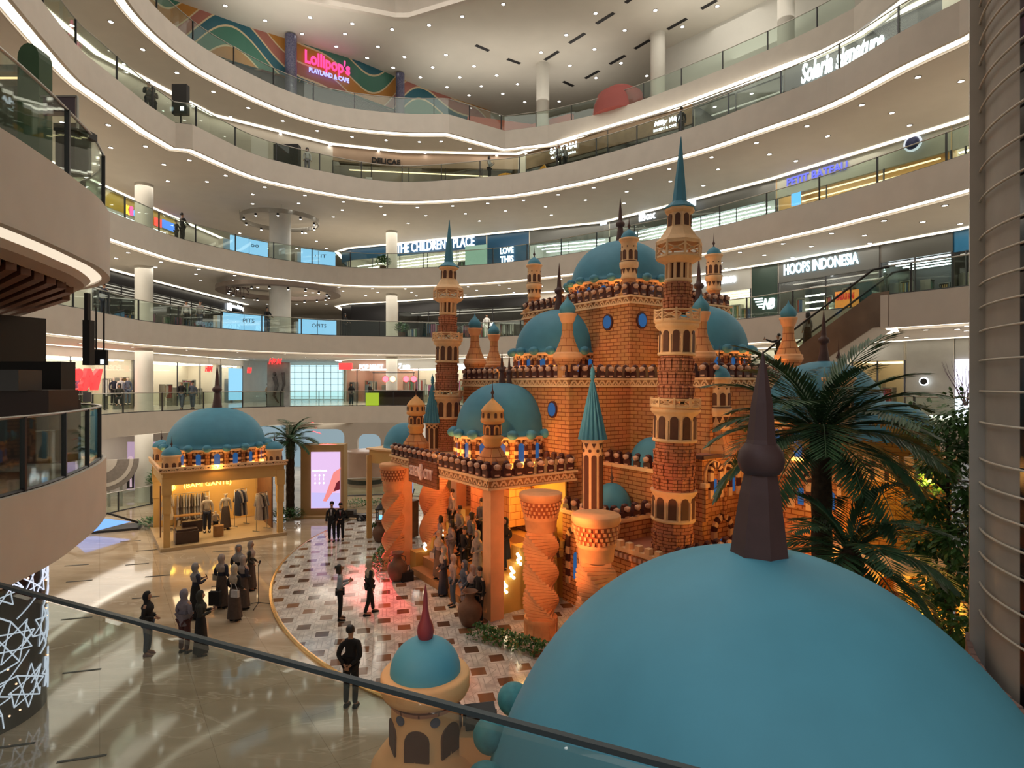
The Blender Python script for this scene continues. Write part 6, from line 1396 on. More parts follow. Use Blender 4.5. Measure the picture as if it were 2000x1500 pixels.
# ================================================================ kiosk on the left
def kiosk():
    FLc, e1, e2 = Vector((-14.55, 24.54)), Vector((.823, .567)), Vector((-.588, .809)); W1, W2 = 4.85, 4.65
    K = lambda a, b: tuple(FLc + e1 * a + e2 * b); ak = math.atan2(e1.y, e1.x)
    cx, cy = K(W1 / 2, W2 / 2); root = empty('fashion_kiosk', (cx, cy, 0), 0, 'square yellow beige fashion kiosk with wide teal dome and neon sign on the left', 'kiosk')
    L = lambda m, n, mt: inC2(m.build(n, mt, root), root)
    YB = noisy('yellow_beige_frame', (.62, .38, .13), .04, 2, .6)
    m = MB(); m.prism(ccw([K(-.1, -.1), K(W1 + .1, -.1), K(W1 + .1, W2 + .1), K(-.1, W2 + .1)]), 0, .14); L(m, 'plinth', noisy('kiosk_floor', (.50, .36, .20), .05, 2, .35))
    for a, b in ((.15, .15), (W1 - .15, .15), (.15, W2 - .15), (W1 - .15, W2 - .15)):
        x, y = K(a, b); m = MB(); m.box(x, y, 1.0, .24, .24, 1.75, ak); m.box(x, y, 2.0, .30, .30, .9, ak); m.box(x, y, 2.7, .36, .36, .7, ak); L(m, 'post', YB)
    m = MB()
    for (p, q) in ((K(0, .15), K(W1, .15)), (K(.15, W2), K(.15, 0)), (K(W1, W2 - .15), K(0, W2 - .15)), (K(W1 - .15, 0), K(W1 - .15, W2))):
        c = ((p[0] + q[0]) / 2, (p[1] + q[1]) / 2); m.box(*c, 3.0, math.dist(p, q), .30, .52, math.atan2(q[1] - p[1], q[0] - p[0]))
    L(m, 'beam', YB)
    m = MB(); m.prism(ccw([K(-.08, -.08), K(W1 + .08, -.08), K(W1 + .08, W2 + .08), K(-.08, W2 + .08)]), 3.24, 3.32); L(m, 'roof', YB)
    for p, q in ((K(-.08, -.08), K(W1 + .08, -.08)), (K(-.08, W2 + .08), K(-.08, -.08))): lm = MB(); lattice(lm, p, q, 3.3, .2, .03); L(lm, 'lattice_cornice', [CRM, DRK])
    m = MB(); A, B = K(.25, W2 - .25), K(W1 - .25, W2 - .25); HW = noisy('honey_wall', (.70, .42, .13), .04, 2, .6)
    c = ((A[0] + B[0]) / 2, (A[1] + B[1]) / 2); m.box(*c, 1.45, W1 - .5, .08, 2.6, ak); L(m, 'back_wall', HW)
    x, y = K(W1 - .2, W2 * .6); m = MB(); m.box(x, y, 1.45, .06, W2 * .7, 2.6, ak); L(m, 'side_wall', noisy('red_wood', (.16, .06, .03), .1, 3, .5))
    x, y = K(.1, W2 * .45); m = MB(); m.box(x, y, 1.3, .05, .12, 2.3, ak); L(m, 'mirror_frame', P('red_brown_frame', (.12, .04, .02), .4))
    NEON = E('amber_neon', (1, .62, .08), 6)
    x, y = K(W1 * .47, W2 - .75); q = text('neon_sign', "(BAMI GANTE)", (x - cx, y - cy, 2.06), (-e2.x, -e2.y), 2.1, NEON, .26, .04, root)
    x, y = K(.75, W2 - .4); m = MB(); m.lathe([(.07, 0), (.10, .03), (.13, 0)], 14); 
    for i in range(10): a = 2 * PI * i / 10; m.box(.16 * math.cos(a), .16 * math.sin(a), 0, .05, .05, .04, a)
    o = m.build('neon_flower', NEON, root); o.location = (x - cx, y - cy, 2.02); o.rotation_euler = (R(90), 0, ak)
    area('kiosk_ceiling_light', (*K(W1 / 2, W2 / 2), 3.18), 3.4, 3.2, 150, (1, .74, .40), (0, 0, ak))
    dome(None, 2.05, 3.32, .80, 1.72, 18, root, pos=(cx, cy), glow=70, fs=1.1)
    for a, b in ((.35, .35), (W1 - .35, .35), (.35, W2 - .35), (W1 - .35, W2 - .35)):
        x, y = K(a, b); m = MB(); m.k = 0; m.lathe([(.36, 0), (.34, .55), (.40, .60), (.40, .68), (.1, .68)], 20); m.k = 1; arches(m, .06, .30, .345, 8, .15, 1, .01)
        o = m.build('corner_turret', [CRM, DRK], root); o.location = (x - cx, y - cy, 3.32)
        m = MB(); m.lathe([(.38, 0), (.36, .12), (.25, .25), (.08, .32), (.001, .34)], 20); c_ = m.build('turret_cap', TEAL, o); c_.location = (0, 0, .68); f = small_finial(.8).build('finial', SPIREM, o); f.location = (0, 0, .98)
    # contents: things of their own
    def mann(a, b, rz, label, top, bot, sk=None, h=1.75):
        o = person((*K(a, b), .14), ak + rz, label, h, 'stand', top=top, bottom=bot, hair=None, skirt=sk); o['category'] = 'mannequin'; o.name = 'mannequin'; 
        for ch in o.children:
            if ch.name.startswith('body'): ch.data.materials.clear(); [ch.data.materials.append(P('mannequin_white', (.70, .58, .45), .4)) for _ in range(3)]
    mann(1.95, 2.0, R(-5), 'pale mannequin in embroidered white shirt and dark trousers inside the kiosk', CREAMC, NAVY); mann(2.75, 2.1, R(10), 'pale mannequin in ivory top and patterned skirt, right one inside the kiosk', CREAMC, BATIK, 1); mann(2.2, 1.3, R(0), 'child size mannequin in cream outfit at the front of the kiosk trio', CREAMC, SUIT, None, 1.1)
    def rack(a, b, n, label, rz=0, frame=True, hz=1.75, cols=(TAUPE, BATIK, CREAMC, GREYS)):
        x, y = K(a, b); r = empty('clothes_rack', (x, y, .14), ak + rz, label, 'clothes rack'); w_ = n * .12 + .2
        m = MB(); m.tube([(-w_ / 2, 0, hz), (w_ / 2, 0, hz)], .015, 6); m.tube([(-w_ / 2, 0, 0), (-w_ / 2, 0, hz)], .015, 6); m.tube([(w_ / 2, 0, 0), (w_ / 2, 0, hz)], .015, 6); m.box(-w_ / 2, 0, .02, .04, .4, .04); m.box(w_ / 2, 0, .02, .04, .4, .04); m.build('rail_frame', STEEL, r)
        for i in range(n):
            g = MB(); q = -w_ / 2 + .16 + i * .12; g.lathe([(.26, -1.25), (.22, -.8), (.15, -.45), (.17, -.25), (.13, -.12), (.03, -.04)], 12); g.v = [(v[0] * .28, v[1], v[2]) for v in g.v]; g.box(0, .19, -.38, .05, .08, .5, 0, .25); g.box(0, -.19, -.38, .05, .08, .5, 0, -.25); o = g.build('garment', cols[i % len(cols)], r); o.location = (q, 0, hz)
    rack(1.6, W2 - .55, 11, 'long rack of hanging clothes along the kiosk back wall', 0, True, 1.55); rack(4.1, 1.0, 4, 'rack of patterned long dresses at the right front of the kiosk', R(35)); rack(3.5, 2.6, 4, 'rack of dark striped dresses deeper inside the kiosk', R(30), cols=(NAVY, TAUPE)); rack(.5, 3.4, 2, 'short rack with pale blouses at the left wall of the kiosk', R(80), cols=(CREAMC,))
    x, y = K(.95, .75); m = MB(); m.box(x, y, .40, .9, .9, .5, ak); m.box(x + .1, y + .3, .72, .8, .25, .5, ak); m.box(x, y, .68, .8, .7, .12, ak); tag(m.build('armchair', noisy('dark_brown_leather', (.055, .028, .018), .1, 4, .4)), 'dark brown boxy armchair at the left front of the kiosk', 'armchair')
    x, y = K(2.25, .95); m = MB(); m.cyl(x, y, .14, .62, .22, 20); tag(m.build('display_plinth', noisy('amber_wood', (.35, .18, .06), .12, 6, .4)), 'small round wooden plinth in front of the mannequins', 'plinth')
    x, y = K(1.6, 3.4); r = empty('shoe_bench', (x, y, .14), ak, 'low bench with boxes below the hanging clothes in the kiosk', 'bench'); m = MB(); m.box(0, 0, .62, 1.7, .4, .05); m.box(-.8, 0, .3, .05, .35, .6); m.box(.8, 0, .3, .05, .35, .6); m.build('bench_frame', noisy('amber_wood', (.35, .18, .06)), r)
    for i in range(7): m = MB(); m.box(-.65 + i * .21, 0, .22, .12, .25, .42, 0, 0, .1); m.build('box', [CREAMC, BATIK][i % 2], r)
kiosk()
# second kiosk left of the porch
YB = MATS['yellow_beige_frame']
root = empty('second_kiosk', (-6.0, 28.0, 0), 0, 'second yellow beige kiosk frame with wooden counter left of the porch', 'kiosk')
q = [(-6.45, 26.6), (-4.4, 25.2), (-3.0, 27.6), (-5.1, 29.0)]
m = MB()
for x, y in q: m.box(x, y, 1.9, .22, .22, 3.8, .4)
inC2(m.build('post_frame', YB, root), root)
m = MB(); m.prism(ccw(q), 3.45, 4.05); inC2(m.build('beam_roof', YB, root), root)
m = MB(); m.prism(ccw([(x * 1.02, y * .998) for x, y in q]), 4.05, 4.12); inC2(m.build('coping', CRM, root), root)
m = MB(); m.box(-5.1, 26.9, .9, 1.6, .7, 1.6, R(-34)); m.box(-5.1, 26.9, 1.72, 1.8, .8, .08, R(-34)); inC2(m.build('wood_counter', noisy('walnut_panel', (.20, .10, .04), .12, 4, .4), root), root)
m = MB(); m.box(-5.0, 27.5, 2.7, 1.0, .06, 1.5, R(-34)); inC2(m.build('blue_poster', E('blue_poster', (.12, .38, .75), 1.1), root), root)
m = MB(); m.tube([(-5.3 + .12 * k, 27.46 - .08 * k, 2.2 + .5 * math.sin(k * .9)) for k in range(8)], .03, 4); inC2(m.build('poster_drawing', NAVY, root), root)
d = MB(); d.lathe([(.98, 0)] + [(max(.001, .95 * math.cos(PI / 2 * i / 12)), 1.1 * math.sin(PI / 2 * i / 12)) for i in range(13)], 40); o = d.build('dome', TEAL, root); o.location = (1.05, -.9, 4.12)
# ---------------------------------------------------------------- pink screen totem
Yt = 31.0; X0, X1 = (588 - 1000) / F * Yt, (671 - 1000) / F * Yt; ct = ((X0 + X1) / 2, Yt)
root = empty('screen_totem', (*ct, 0), R(4), 'broad beige totem with a tall pink advertising screen', 'totem')
m = MB(); m.box(0, .45, 1.9, X1 - X0, .9, 3.8); m.box(0, .4, .05, X1 - X0 + .6, 1.6, .1); m.build('totem_body', noisy('totem_beige', (.42, .27, .11), .04, 2, .5), root)
m = MB(); m.box(.18, -.03, 1.95, 1.50, .06, 2.95); m.build('screen', E('pink_screen', (.80, .55, .86), 1.05), root)
m = MB(); m.k = 0; m.add([(.98, -.07, 2.6), (.60, -.07, 2.35), (.25, -.07, 1.35), (.05, -.07, .85), (.22, -.07, .82), (.55, -.07, 1.3), (.93, -.07, 1.45), (.93, -.07, 2.6)], [(0, 1, 2, 3, 4, 5, 6, 7)]); m.k = 1; m.add([(.60, -.075, 1.35), (.93, -.075, 1.45), (.93, -.075, 1.95), (.75, -.075, 1.8)], [(0, 1, 2, 3)]); m.k = 2; m.add([(-.55, -.065, .5), (.93, -.065, .5), (.93, -.065, 1.25), (-.55, -.065, 1.3)], [(0, 1, 2, 3)]); m.build('screen_picture', [E('coral_leg', (.95, .28, .26), 1.0), E('dark_coral', (.25, .02, .04), .6), E('lilac_ground', (.62, .55, .95), 1.0)], root)
me = text('screen_text', "SmartTouch", (-.12, -.075, 2.45), (0, -1), .75, SIGNW, .09, .01, root)
for k in range(3): text('screen_text', "o\ni\no", (-.35 + k * .22, -.075, 2.0), (0, -1), .07, SIGNW, .5, .01, root)
# ---------------------------------------------------------------- palms and plants
FROND = noisy('palm_green', (.065, .145, .060), .2, 3, .5, col2=(.018, .055, .028)); LEAFM = noisy('leaf_green', (.075, .21, .045), .2, 5, .5, col2=(.022, .075, .018)); BARK = noisy('palm_bark', (.07, .045, .028), .25, 12, .9, bump=.6)
def palm(loc, hgt, L, n, label, seed, tr=.16, drop=.9, w_=.02, dens=34):
    rd = random.Random(seed); root = empty('palm_tree', loc, 0, label, 'palm')
    m = MB(); m.lathe([(tr * 1.3, 0), (tr, .3)] + [(tr * (1 + .10 * (i % 2)), .3 + i * (hgt - .3) / 16) for i in range(1, 16)] + [(tr * 1.25, hgt), (tr * .6, hgt + .25)], 12); m.build('trunk', BARK, root)
    for k in range(n):
        a = k * 2.39996 + rd.random() * .3; el = R(78 - 95 * (k / n) ** .8); f = MB(); pts = []; p = Vector((0, 0, hgt + .1)); LL = L * (.8 + .3 * rd.random())
        N = 9
        for i in range(N + 1):
            pts.append(p.copy()); e = el - (i / N) ** 1.3 * drop * 1.5; p = p + Vector((math.cos(a) * math.cos(e), math.sin(a) * math.cos(e), math.sin(e))) * LL / N
        f.tube(pts, [.018 * (1 - i / (N + 1)) + .003 for i in range(N + 1)], 4)
        sd = Vector((-math.sin(a), math.cos(a), 0))
        for j in range(3, dens):
            t = j / dens * N; i = min(int(t), N - 1); q = pts[i].lerp(pts[i + 1], t - i); d = (pts[i + 1] - pts[i]).normalized(); ll = LL * .31 * (math.sin(PI * (j / dens) ** .8) * .8 + .25)
            for s in (-1, 1): f.leaf(q, sd * s * .8 + d * .75 + Vector((0, 0, .12 * rd.random() - .05)), ll, w_, .10 * ll)
        f.build('frond', FROND, root)
    return root
palm((-11.75, 31.2, 0), 3.9, 1.75, 26, 'dark slender palm between the kiosk and the pink screen', 5, .2, .9, .035, 26)
palm((5.52, 10.5, 0), 6.0, 2.25, 38, 'large palm in front of the golden wing, its fronds filling the right', 8, .16, .78, .032, 36)
palm((5.35, 9.3, 0), 4.2, 1.65, 20, 'lower palm between the huge dome and the large palm', 12, .15, .95, .030, 30)
def bush(loc, rx, ry, rz_, n, label, seed, mt=None, lw=.05, name='bush', cat='plant', top=.9):
    rd = random.Random(seed); m = MB()
    for k in range(n):
        a, u, r = rd.random() * 2 * PI, rd.random() ** .6, .55 + .45 * rd.random(); v = Vector((math.cos(a) * math.sqrt(1 - (u * top) ** 2) * rx * r, math.sin(a) * math.sqrt(1 - (u * top) ** 2) * ry * r, u * rz_ * r))
        d = Vector((math.cos(a) + rd.random() - .5, math.sin(a) + rd.random() - .5, rd.random() * 1.2 - .2)); m.leaf(v, d, lw * (1.6 + rd.random()), lw * .5, .02)
    o = m.build(name, mt or LEAFM); o.location = loc; return tag(o, label, cat)
bush((-11.7, 30.6, .0), 1.0, .8, .55, 700, 'low leafy bush at the foot of the slender palm', 3, lw=.08); bush((-17.3, 28.9, 0), 1.1, .7, .5, 600, 'dark fern like bush left of the kiosk', 4, lw=.08)
bush((-8.2, 33.4, 0), 1.5, .5, .5, 500, 'low hedge behind the two men in suits', 6, lw=.08)
def tree(loc, label, seed, r, z0, z1, n, lw):
    rd = random.Random(seed); root = empty('leafy_tree', loc, 0, label, 'tree'); m = MB(); m.tube([(0, 0, 0), (.1, .05, z0), (0, 0, z1 - .4)], [.07, .05, .02], 8)
    for k in range(9): a = rd.random() * 6.3; zz = z0 + (z1 - z0) * k / 10; m.tube([(0, 0, zz - .3), (r * .7 * math.cos(a), r * .7 * math.sin(a), zz + .2)], [.025, .008], 5)
    m.build('trunk', BARK, root); f = MB()
    cl = [(r * .62 * math.cos(k * 2.4) * (.3 + .7 * rd.random()), r * .62 * math.sin(k * 2.4), z0 + (z1 - z0) * (k + .5) / 16, r * (.45 + .2 * rd.random())) for k in range(16)]
    for k in range(n):
        c = cl[k % 16]; v = Vector((rd.gauss(0, 1), rd.gauss(0, 1), rd.gauss(0, .8))).normalized() * c[3] * (.5 + .5 * rd.random()); f.leaf(Vector(c[:3]) + v, v + Vector((rd.random() - .5, rd.random() - .5, -.4)) * c[3], lw * (1.2 + rd.random()), lw * .55, .02)
    f.build('foliage', LEAFM, root); return root
tree((8.35, 11.3, 0), 'bushy broad leaved tree right of the golden wing beside the lift tower', 21, .80, 2.0, 6.6, 6000, .075)
# hedges round the porch
def hedge(pts, label, seed, w_=.30, hh=.34, n=900):
    rd = random.Random(seed); m = MB(); L = length(pts)
    for k in range(n):
        p = sub(pts, 0, max(.01, L * rd.random()))[-1]; off = (rd.random() - .5) * 2 * w_; z = hh * math.sqrt(max(0, 1 - (off / w_) ** 2)) * (.4 + .6 * rd.random()); m.leaf((p[0] + off * .6, p[1] + off * .8, z + .06), (rd.random() - .5, rd.random() - .5, rd.random()), .11, .035, .03)
    return tag(m.build('hedge', LEAFM), label, 'hedge')
hedge([gp(925, 1245, 0), gp(985, 1262, 0), gp(1062, 1285, 0)], 'low green hedge on the tiled stage between porch post and huge dome', 31)
hedge([gp(748, 1122, 0), gp(738, 1098, 0), gp(756, 1072, 0), gp(775, 1060, 0)], 'low green hedge curving along the left side of the porch', 32)
hedge([gp(728, 1040, 0), gp(745, 1030, 0), gp(768, 1028, 0)], 'dark hedge clump behind the small clay vase', 33)
# vases
CLAY = noisy('brown_clay', (.17, .085, .05), .15, 5, .65, bump=.15)
def vase(loc, h, label):
    m = MB(); p = [(.16, 0), (.24, .06), (.33, .28), (.36, .46), (.31, .62), (.18, .74), (.135, .82), (.15, .92), (.23, .98), (.24, 1.0), (.20, 1.0), (.12, .9)]
    root = empty('clay_vase', loc, 0, label, 'vase'); root.scale = (h, h, h); m.lathe(p, 28); m.build('jar', CLAY, root)
    m = MB()
    for s in (-1, 1): m.tube([(s * .15, 0, .88), (s * .27, 0, .86), (s * .30, 0, .74), (s * .25, 0, .66)], .022, 6)
    m.build('handle', CLAY, root)
vase((*gp(918, 1222, .05), .055), 1.0, 'large brown clay vase with handles by the right porch post'); vase((*gp(776, 1134, .05), .055), 1.0, 'large brown clay vase by the left porch post'); vase((*gp(742, 1058, .05), .055), .92, 'brown clay vase farther left beside the blue lantern')
m = MB(); X, Y = gp(745, 1035, 0); m.k = 0
for sx in (-.2, .2):
    for sy in (-.2, .2): m.box(X + sx, Y + sy, .5, .04, .04, 1.0)
m.box(X, Y, 1.02, .5, .5, .05); m.box(X, Y, .04, .5, .5, .06); m.lathe([(.25, 1.05), (.1, 1.25), (.02, 1.35)], 4, X, Y); m.k = 1; m.box(X, Y, .45, .2, .2, .5); tag(m.build('lantern', [BLACK, E('blue_lantern_glow', (.15, .45, .8), 2)]), 'black framed lantern with blue glow behind the small vase', 'lantern')
m = MB(); X, Y = gp(795, 1135, .05); m.box(X, Y, .22, .42, .22, .34, .5); m.tube([(X - .1, Y, .38), (X - .08, Y, .6), (X + .08, Y, .6), (X + .1, Y, .38)], .015, 5); tag(m.build('handbag', SUIT), 'black handbag left on the floor beside the left clay vase', 'bag')
# microphone stand
X, Y = gp(505, 1184, 0); root = empty('microphone_stand', (X, Y, 0), 0, 'thin black microphone stand on a tripod beside the group of women', 'microphone stand'); m = MB(); m.tube([(0, 0, .08), (0, 0, 1.3)], .012, 6)
m.build('pole', BLACK, root); m = MB()
for k in range(3): a = k * 2.1 + .5; m.tube([(0, 0, .12), (.38 * math.cos(a), .38 * math.sin(a), .01)], .012, 5)
m.build('tripod', BLACK, root); m = MB(); m.tube([(0, 0, 1.28), (.06, -.04, 1.40)], .02, 8); m.ball(.065, -.045, 1.43, .032, 10); m.build('microphone', BLACK, root)
# small black toy car
X, Y = gp(690, 1016, 0); root = empty('ride_on_car', (X, Y, 0), R(-12), 'small black open wheeled ride on car behind the two men in suits', 'toy car'); m = MB(); m.prism([(-.75, -.18), (.5, -.22), (.8, -.1), (.8, .1), (.5, .22), (-.75, .18)], .18, .34); m.box(-.15, 0, .42, .5, .34, .2); m.box(-.75, 0, .5, .12, .6, .05); m.box(.8, 0, .14, .1, .7, .05); m.build('body', P('gloss_black', (.012, .012, .014), .2), root)
w0 = MB(); w0.tube([(0, -.07, 0), (0, .07, 0)], .17, 16); w0.k = 1; w0.tube([(0, -.075, 0), (0, .075, 0)], .08, 12)
for sx, sy in ((-.5, -.34), (-.5, .34), (.55, -.34), (.55, .34)): o = w0.build('wheel', [BLACK, STEEL], root); o.location = (sx, sy, .17)
# ---------------------------------------------------------------- escalator on the right
DE = Vector((-.45, .893)); SE = Vector((.893, .45)); T0 = Vector((13.75, 22.4)); LEN = 8.4; ZT, ZB = 10.3, 5.4
esc = empty('escalator', (*T0, 0), 0, 'escalator with copper brown side panels going down behind the palm', 'escalator')
def along(s): p = DE * s; z = ZT if s < 0 else ZT - (ZT - ZB) * min(1, s / LEN); return p, z
COP = noisy('copper_brown_panel', (.20, .15, .115), .1, 1.2, .35, .5); UND = noisy('pale_soffit', (.50, .46, .42), .03, 1, .4)
def skirtq(m, off, zt, zb, s0=-.6, s1=LEN + .6, th=.05):
    vs = []; 
    for s in (s0, 0, LEN, s1):
        p, z = along(s); 
        for d in (0, th):
            q = p + SE * (off + d); vs += [(q.x, q.y, z + zt), (q.x, q.y, z + zb)]
    fs = []
    for i in range(3): a = i * 4; b = a + 4; fs += [(a, a + 1, b + 1, b), (a + 2, b + 2, b + 3, a + 3), (a, b, b + 2, a + 2), (a + 1, a + 3, b + 3, b + 1)]
    fs += [(0, 2, 3, 1), (12, 13, 15, 14)]; m.add(vs, fs)
m = MB(); skirtq(m, -.05, .15, -1.15); m.build('side_panel', COP, esc); m = MB(); skirtq(m, 1.25, .15, -1.15); m.build('side_panel', COP, esc)
m = MB(); skirtq(m, 0, -1.10, -1.16, th=1.25); m.build('soffit', UND, esc)
m = MB(); skirtq(m, -.02, 1.02, .15, th=.012); m.build('glass_side', RAILG, esc); m = MB(); skirtq(m, 1.25, 1.02, .15, th=.012); m.build('glass_side', RAILG, esc)
for off in (-.02, 1.25):
    m = MB(); pts = []
    for s in (-.6, 0, LEN, LEN + .6): p, z = along(s); q = p + SE * off; pts.append((q.x, q.y, z + 1.05))
    m.tube(pts, .045, 6); m.build('handrail', BLACK, esc)
st = MB(); st.box(0, 0, 0, .95, .40, .22, math.atan2(SE.y, SE.x)); pr = None
for k in range(21):
    p, z = along(.2 + k * .4); q = p + SE * .6
    if pr is None: pr = o = st.build('step', P('step_metal', (.16, .16, .16), .4, .6), esc)
    else: o = pr.copy(); C.objects.link(o); o.parent = esc
    o.location = (q.x, q.y, z - .12)
def on_esc(s, off=.55): p, z = along(s); q = T0 + p + SE * off; return (q.x, q.y, z)
person(on_esc(3.2), R(200), 'woman with long black hair in grey top riding the escalator', 1.64, 'stand', top=GREYS, bottom=SUIT, skirt=1, hair='long')
person(on_esc(4.69), R(235), 'man in black on the escalator holding a phone out for a selfie', 1.70, 'selfie', top=SUIT, bottom=SUIT)
# small escalator end with blue side screen at the left
X, Y = gp(212, 1040, 0); root = empty('escalator_end', (X, Y, 0), R(25), 'top end of a down escalator with glowing blue side screen at the left', 'escalator')
m = MB(); m.tube([(-2.0, 0, -.1), (-1.6, 0, .75), (-1.1, 0, .98), (0, 0, .9), (1.2, 0, .35)], .05, 6); m.build('handrail', BLACK, root)
m = MB(); m.add([(-1.5, 0, .2), (-.9, 0, .85), (.9, 0, .42), (-.6, 0, .1)], [(0, 1, 2, 3), (3, 2, 1, 0)]); m.build('side_screen', E('blue_led', (.18, .38, .95), 1.5), root)
m = MB(); m.box(-.4, .6, .05, 3.2, 1.2, .12); m.build('landing_plate', DARKM, root)
# ---------------------------------------------------------------- ground floor surroundings
railing([gp(150, 1010, 0), gp(205, 1006, 0), gp(300, 985, 0), (-16.5, 35)], 0, 'glass balustrade on the plaza floor left of the kiosk', step=2.0)
railing([(-11.0, 36.5), (-8.2, 37.0), (-4, 36)], 0, 'glass balustrade on the plaza floor behind the pink screen', step=2.0)
for px, w_, lb in ((256, 13, 'narrow portrait poster of a person in black and white suit, left one'), (306, 20, 'portrait poster of a person in dark jacket, partly behind the kiosk')):
    Y = 36.6; X = (px - 1000) / F * Y; root = empty('portrait_poster', (X, Y, 0), 0, lb, 'poster'); m = MB(); m.box(0, 0, 1.9, w_ / F * Y, .1, 3.0); m.build('poster_sheet', E('lilac_poster', (.55, .38, .52), .8), root)
    m = MB(); m.k = 0; m.add([(-.22, -.06, .5), (.22, -.06, .5), (.26, -.06, 1.9), (-.24, -.06, 2.0)], [(0, 1, 2, 3)]); m.k = 1; m.add([(-.04, -.07, .6), (.10, -.07, .6), (.06, -.07, 2.0), (-.02, -.07, 2.0)], [(0, 1, 2, 3)]); m.ball(0, -.05, 2.35, .16, 10, 1.2); m.build('poster_figure', [BLACK, E('poster_skin', (.75, .52, .6), .8)], root)
X, Y = gp(232, 985, 0); root = empty('sundial_display', (X - .3, Y - 1.0, 0), R(20), 'big tilted quarter round dial display behind the plaza railing', 'display'); vs = []; m = MB()
for r0, r1, kk in ((0, .75, 0), (.75, 1.35, 1), (1.35, 1.55, 0), (1.55, 1.8, 1)):
    m.k = kk; n = 16; pts = [(r1 * math.cos(a), r1 * math.sin(a)) for a in [PI + PI / 2 * 1.15 * i / n for i in range(n + 1)]] + [(r0 * math.cos(a), r0 * math.sin(a)) for a in [PI + PI / 2 * 1.15 * (n - i) / n for i in range(n + 1)]]
    N_ = len(pts); m.add([(p[0] * -1, .0 + .02 * kk, 2.7 + p[1]) for p in pts] + [(p[0] * -1, .12, 2.7 + p[1]) for p in pts], [tuple(range(N_)), tuple(reversed(range(N_, 2 * N_)))] + [(i, N_ + i, N_ + (i + 1) % N_, (i + 1) % N_) for i in range(N_)])
m.build('dial', [noisy('pale_dial', (.48, .43, .37), .05, 2), noisy('striped_dial', (.20, .17, .145), .1, 6)], root); m = MB(); m.box(.3, .2, .6, .12, .12, 1.2); m.box(.9, .2, .6, .12, .12, 1.2); m.build('stand', STEEL, root)
bush((X + 1.9, Y + .5, 1.0), .5, .5, .8, 260, 'potted plant beside the tilted dial display', 44, lw=.12)
m = MB(); m.cyl(X + 1.9, Y + .5, 0, 1.0, .28, 14); tag(m.build('plant_pot', CLAY), 'tall pot under the plant beside the tilted dial display', 'pot')
# arched portal wall, cafe and curved counter behind the totem
AW = noisy('arch_wall', (.45, .41, .36), .03, 1.5, .6)
m = MB(); Y = 42.6; xs = [(640 - 1000) / F * Y, (770 - 1000) / F * Y]
def arch_wall(x0, x1, Y, openings, h):
    m = MB(); cur = x0
    for (a, b, top, bot) in openings:
        m.box((cur + a) / 2, Y, h / 2, a - cur, .4, h); m.box((a + b) / 2, Y, (h + top) / 2, b - a, .4, h - top)
        if bot > 0: m.box((a + b) / 2, Y, bot / 2, b - a, .5, bot)
        for s, ex in ((1, a), (-1, b)):               # rounded upper corners
            r = .55; n = 6; pts = [(0, top), (0, top - r)] + [(s * (r - r * math.cos(t * PI / 2 / n)), top - r + r * math.sin(t * PI / 2 / n)) for t in range(1, n + 1)]
            N_ = len(pts); m.add([(ex + p[0], Y - .2, p[1]) for p in pts] + [(ex + p[0], Y + .2, p[1]) for p in pts], [tuple(range(N_)), tuple(reversed(range(N_, 2 * N_)))] + [(i, N_ + i, N_ + (i + 1) % N_, (i + 1) % N_) for i in range(N_)])
        cur = b
    m.box((cur + x1) / 2, Y, h / 2, x1 - cur, .4, h); return m
K_ = lambda px: (px - 1000) / F * 42.6
o = arch_wall(K_(560), K_(800), 42.6, [(K_(572), K_(674), 3.75, 0), (K_(699), K_(745), 3.4, 2.1)], FLV[1] - TH).build('wall_arcade', AW); tag(o, kind='structure')
m = MB(); m.box(-14.5, 50, 2.0, 16, .2, 4.0); tag(m.build('wall_glow_back', E('glowing_backwall', (.45, .62, .70), .55)), 'bluish self glowing back wall of the cafe hall beyond the arches', 'glowing wall')  # the hall's blue light is put into the wall's own emission
area('cafe_hall_light', (-14, 46.5, 3.9), 12, 6, 260, (.85, .93, 1))
for i in range(6):
    person((-13.6 + i * .62, 44.5 + (i % 3) * .7, .35), R(40 * i), 'seated cafe guest in dark clothes behind the rounded arch wall', 1.6, 'sit', top=(SUIT, NAVY, GREYS)[i % 3], bottom=SUIT, hair='short', group='cafe guests behind the arch wall')
m = MB(); m.lathe([(1.3, 0), (1.3, 2.2), (1.38, 2.3), (1.38, 2.4), (.9, 2.4)], 40, K_(728), 40.85); m.k = 1; m.lathe([(1.32, .2), (1.32, .5)], 40, K_(728), 40.85); tag(m.build('round_counter', [noisy('rose_beige_counter', (.42, .29, .23), .04, 2, .4), DARKM]), 'curved rose beige counter in front of the small arch', 'counter')
# louvred white screen right of the wing
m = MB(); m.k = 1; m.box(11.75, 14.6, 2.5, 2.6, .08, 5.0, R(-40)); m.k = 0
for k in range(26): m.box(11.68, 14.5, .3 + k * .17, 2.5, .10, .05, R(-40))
tag(m.build('louvre_screen', [BLACK, E('glowing_white_wall', (.62, .60, .56), .35)]), 'pale wall with black horizontal louvres behind the leafy tree', 'louvre')  # pale wall given a glow of its own so that it looks lit
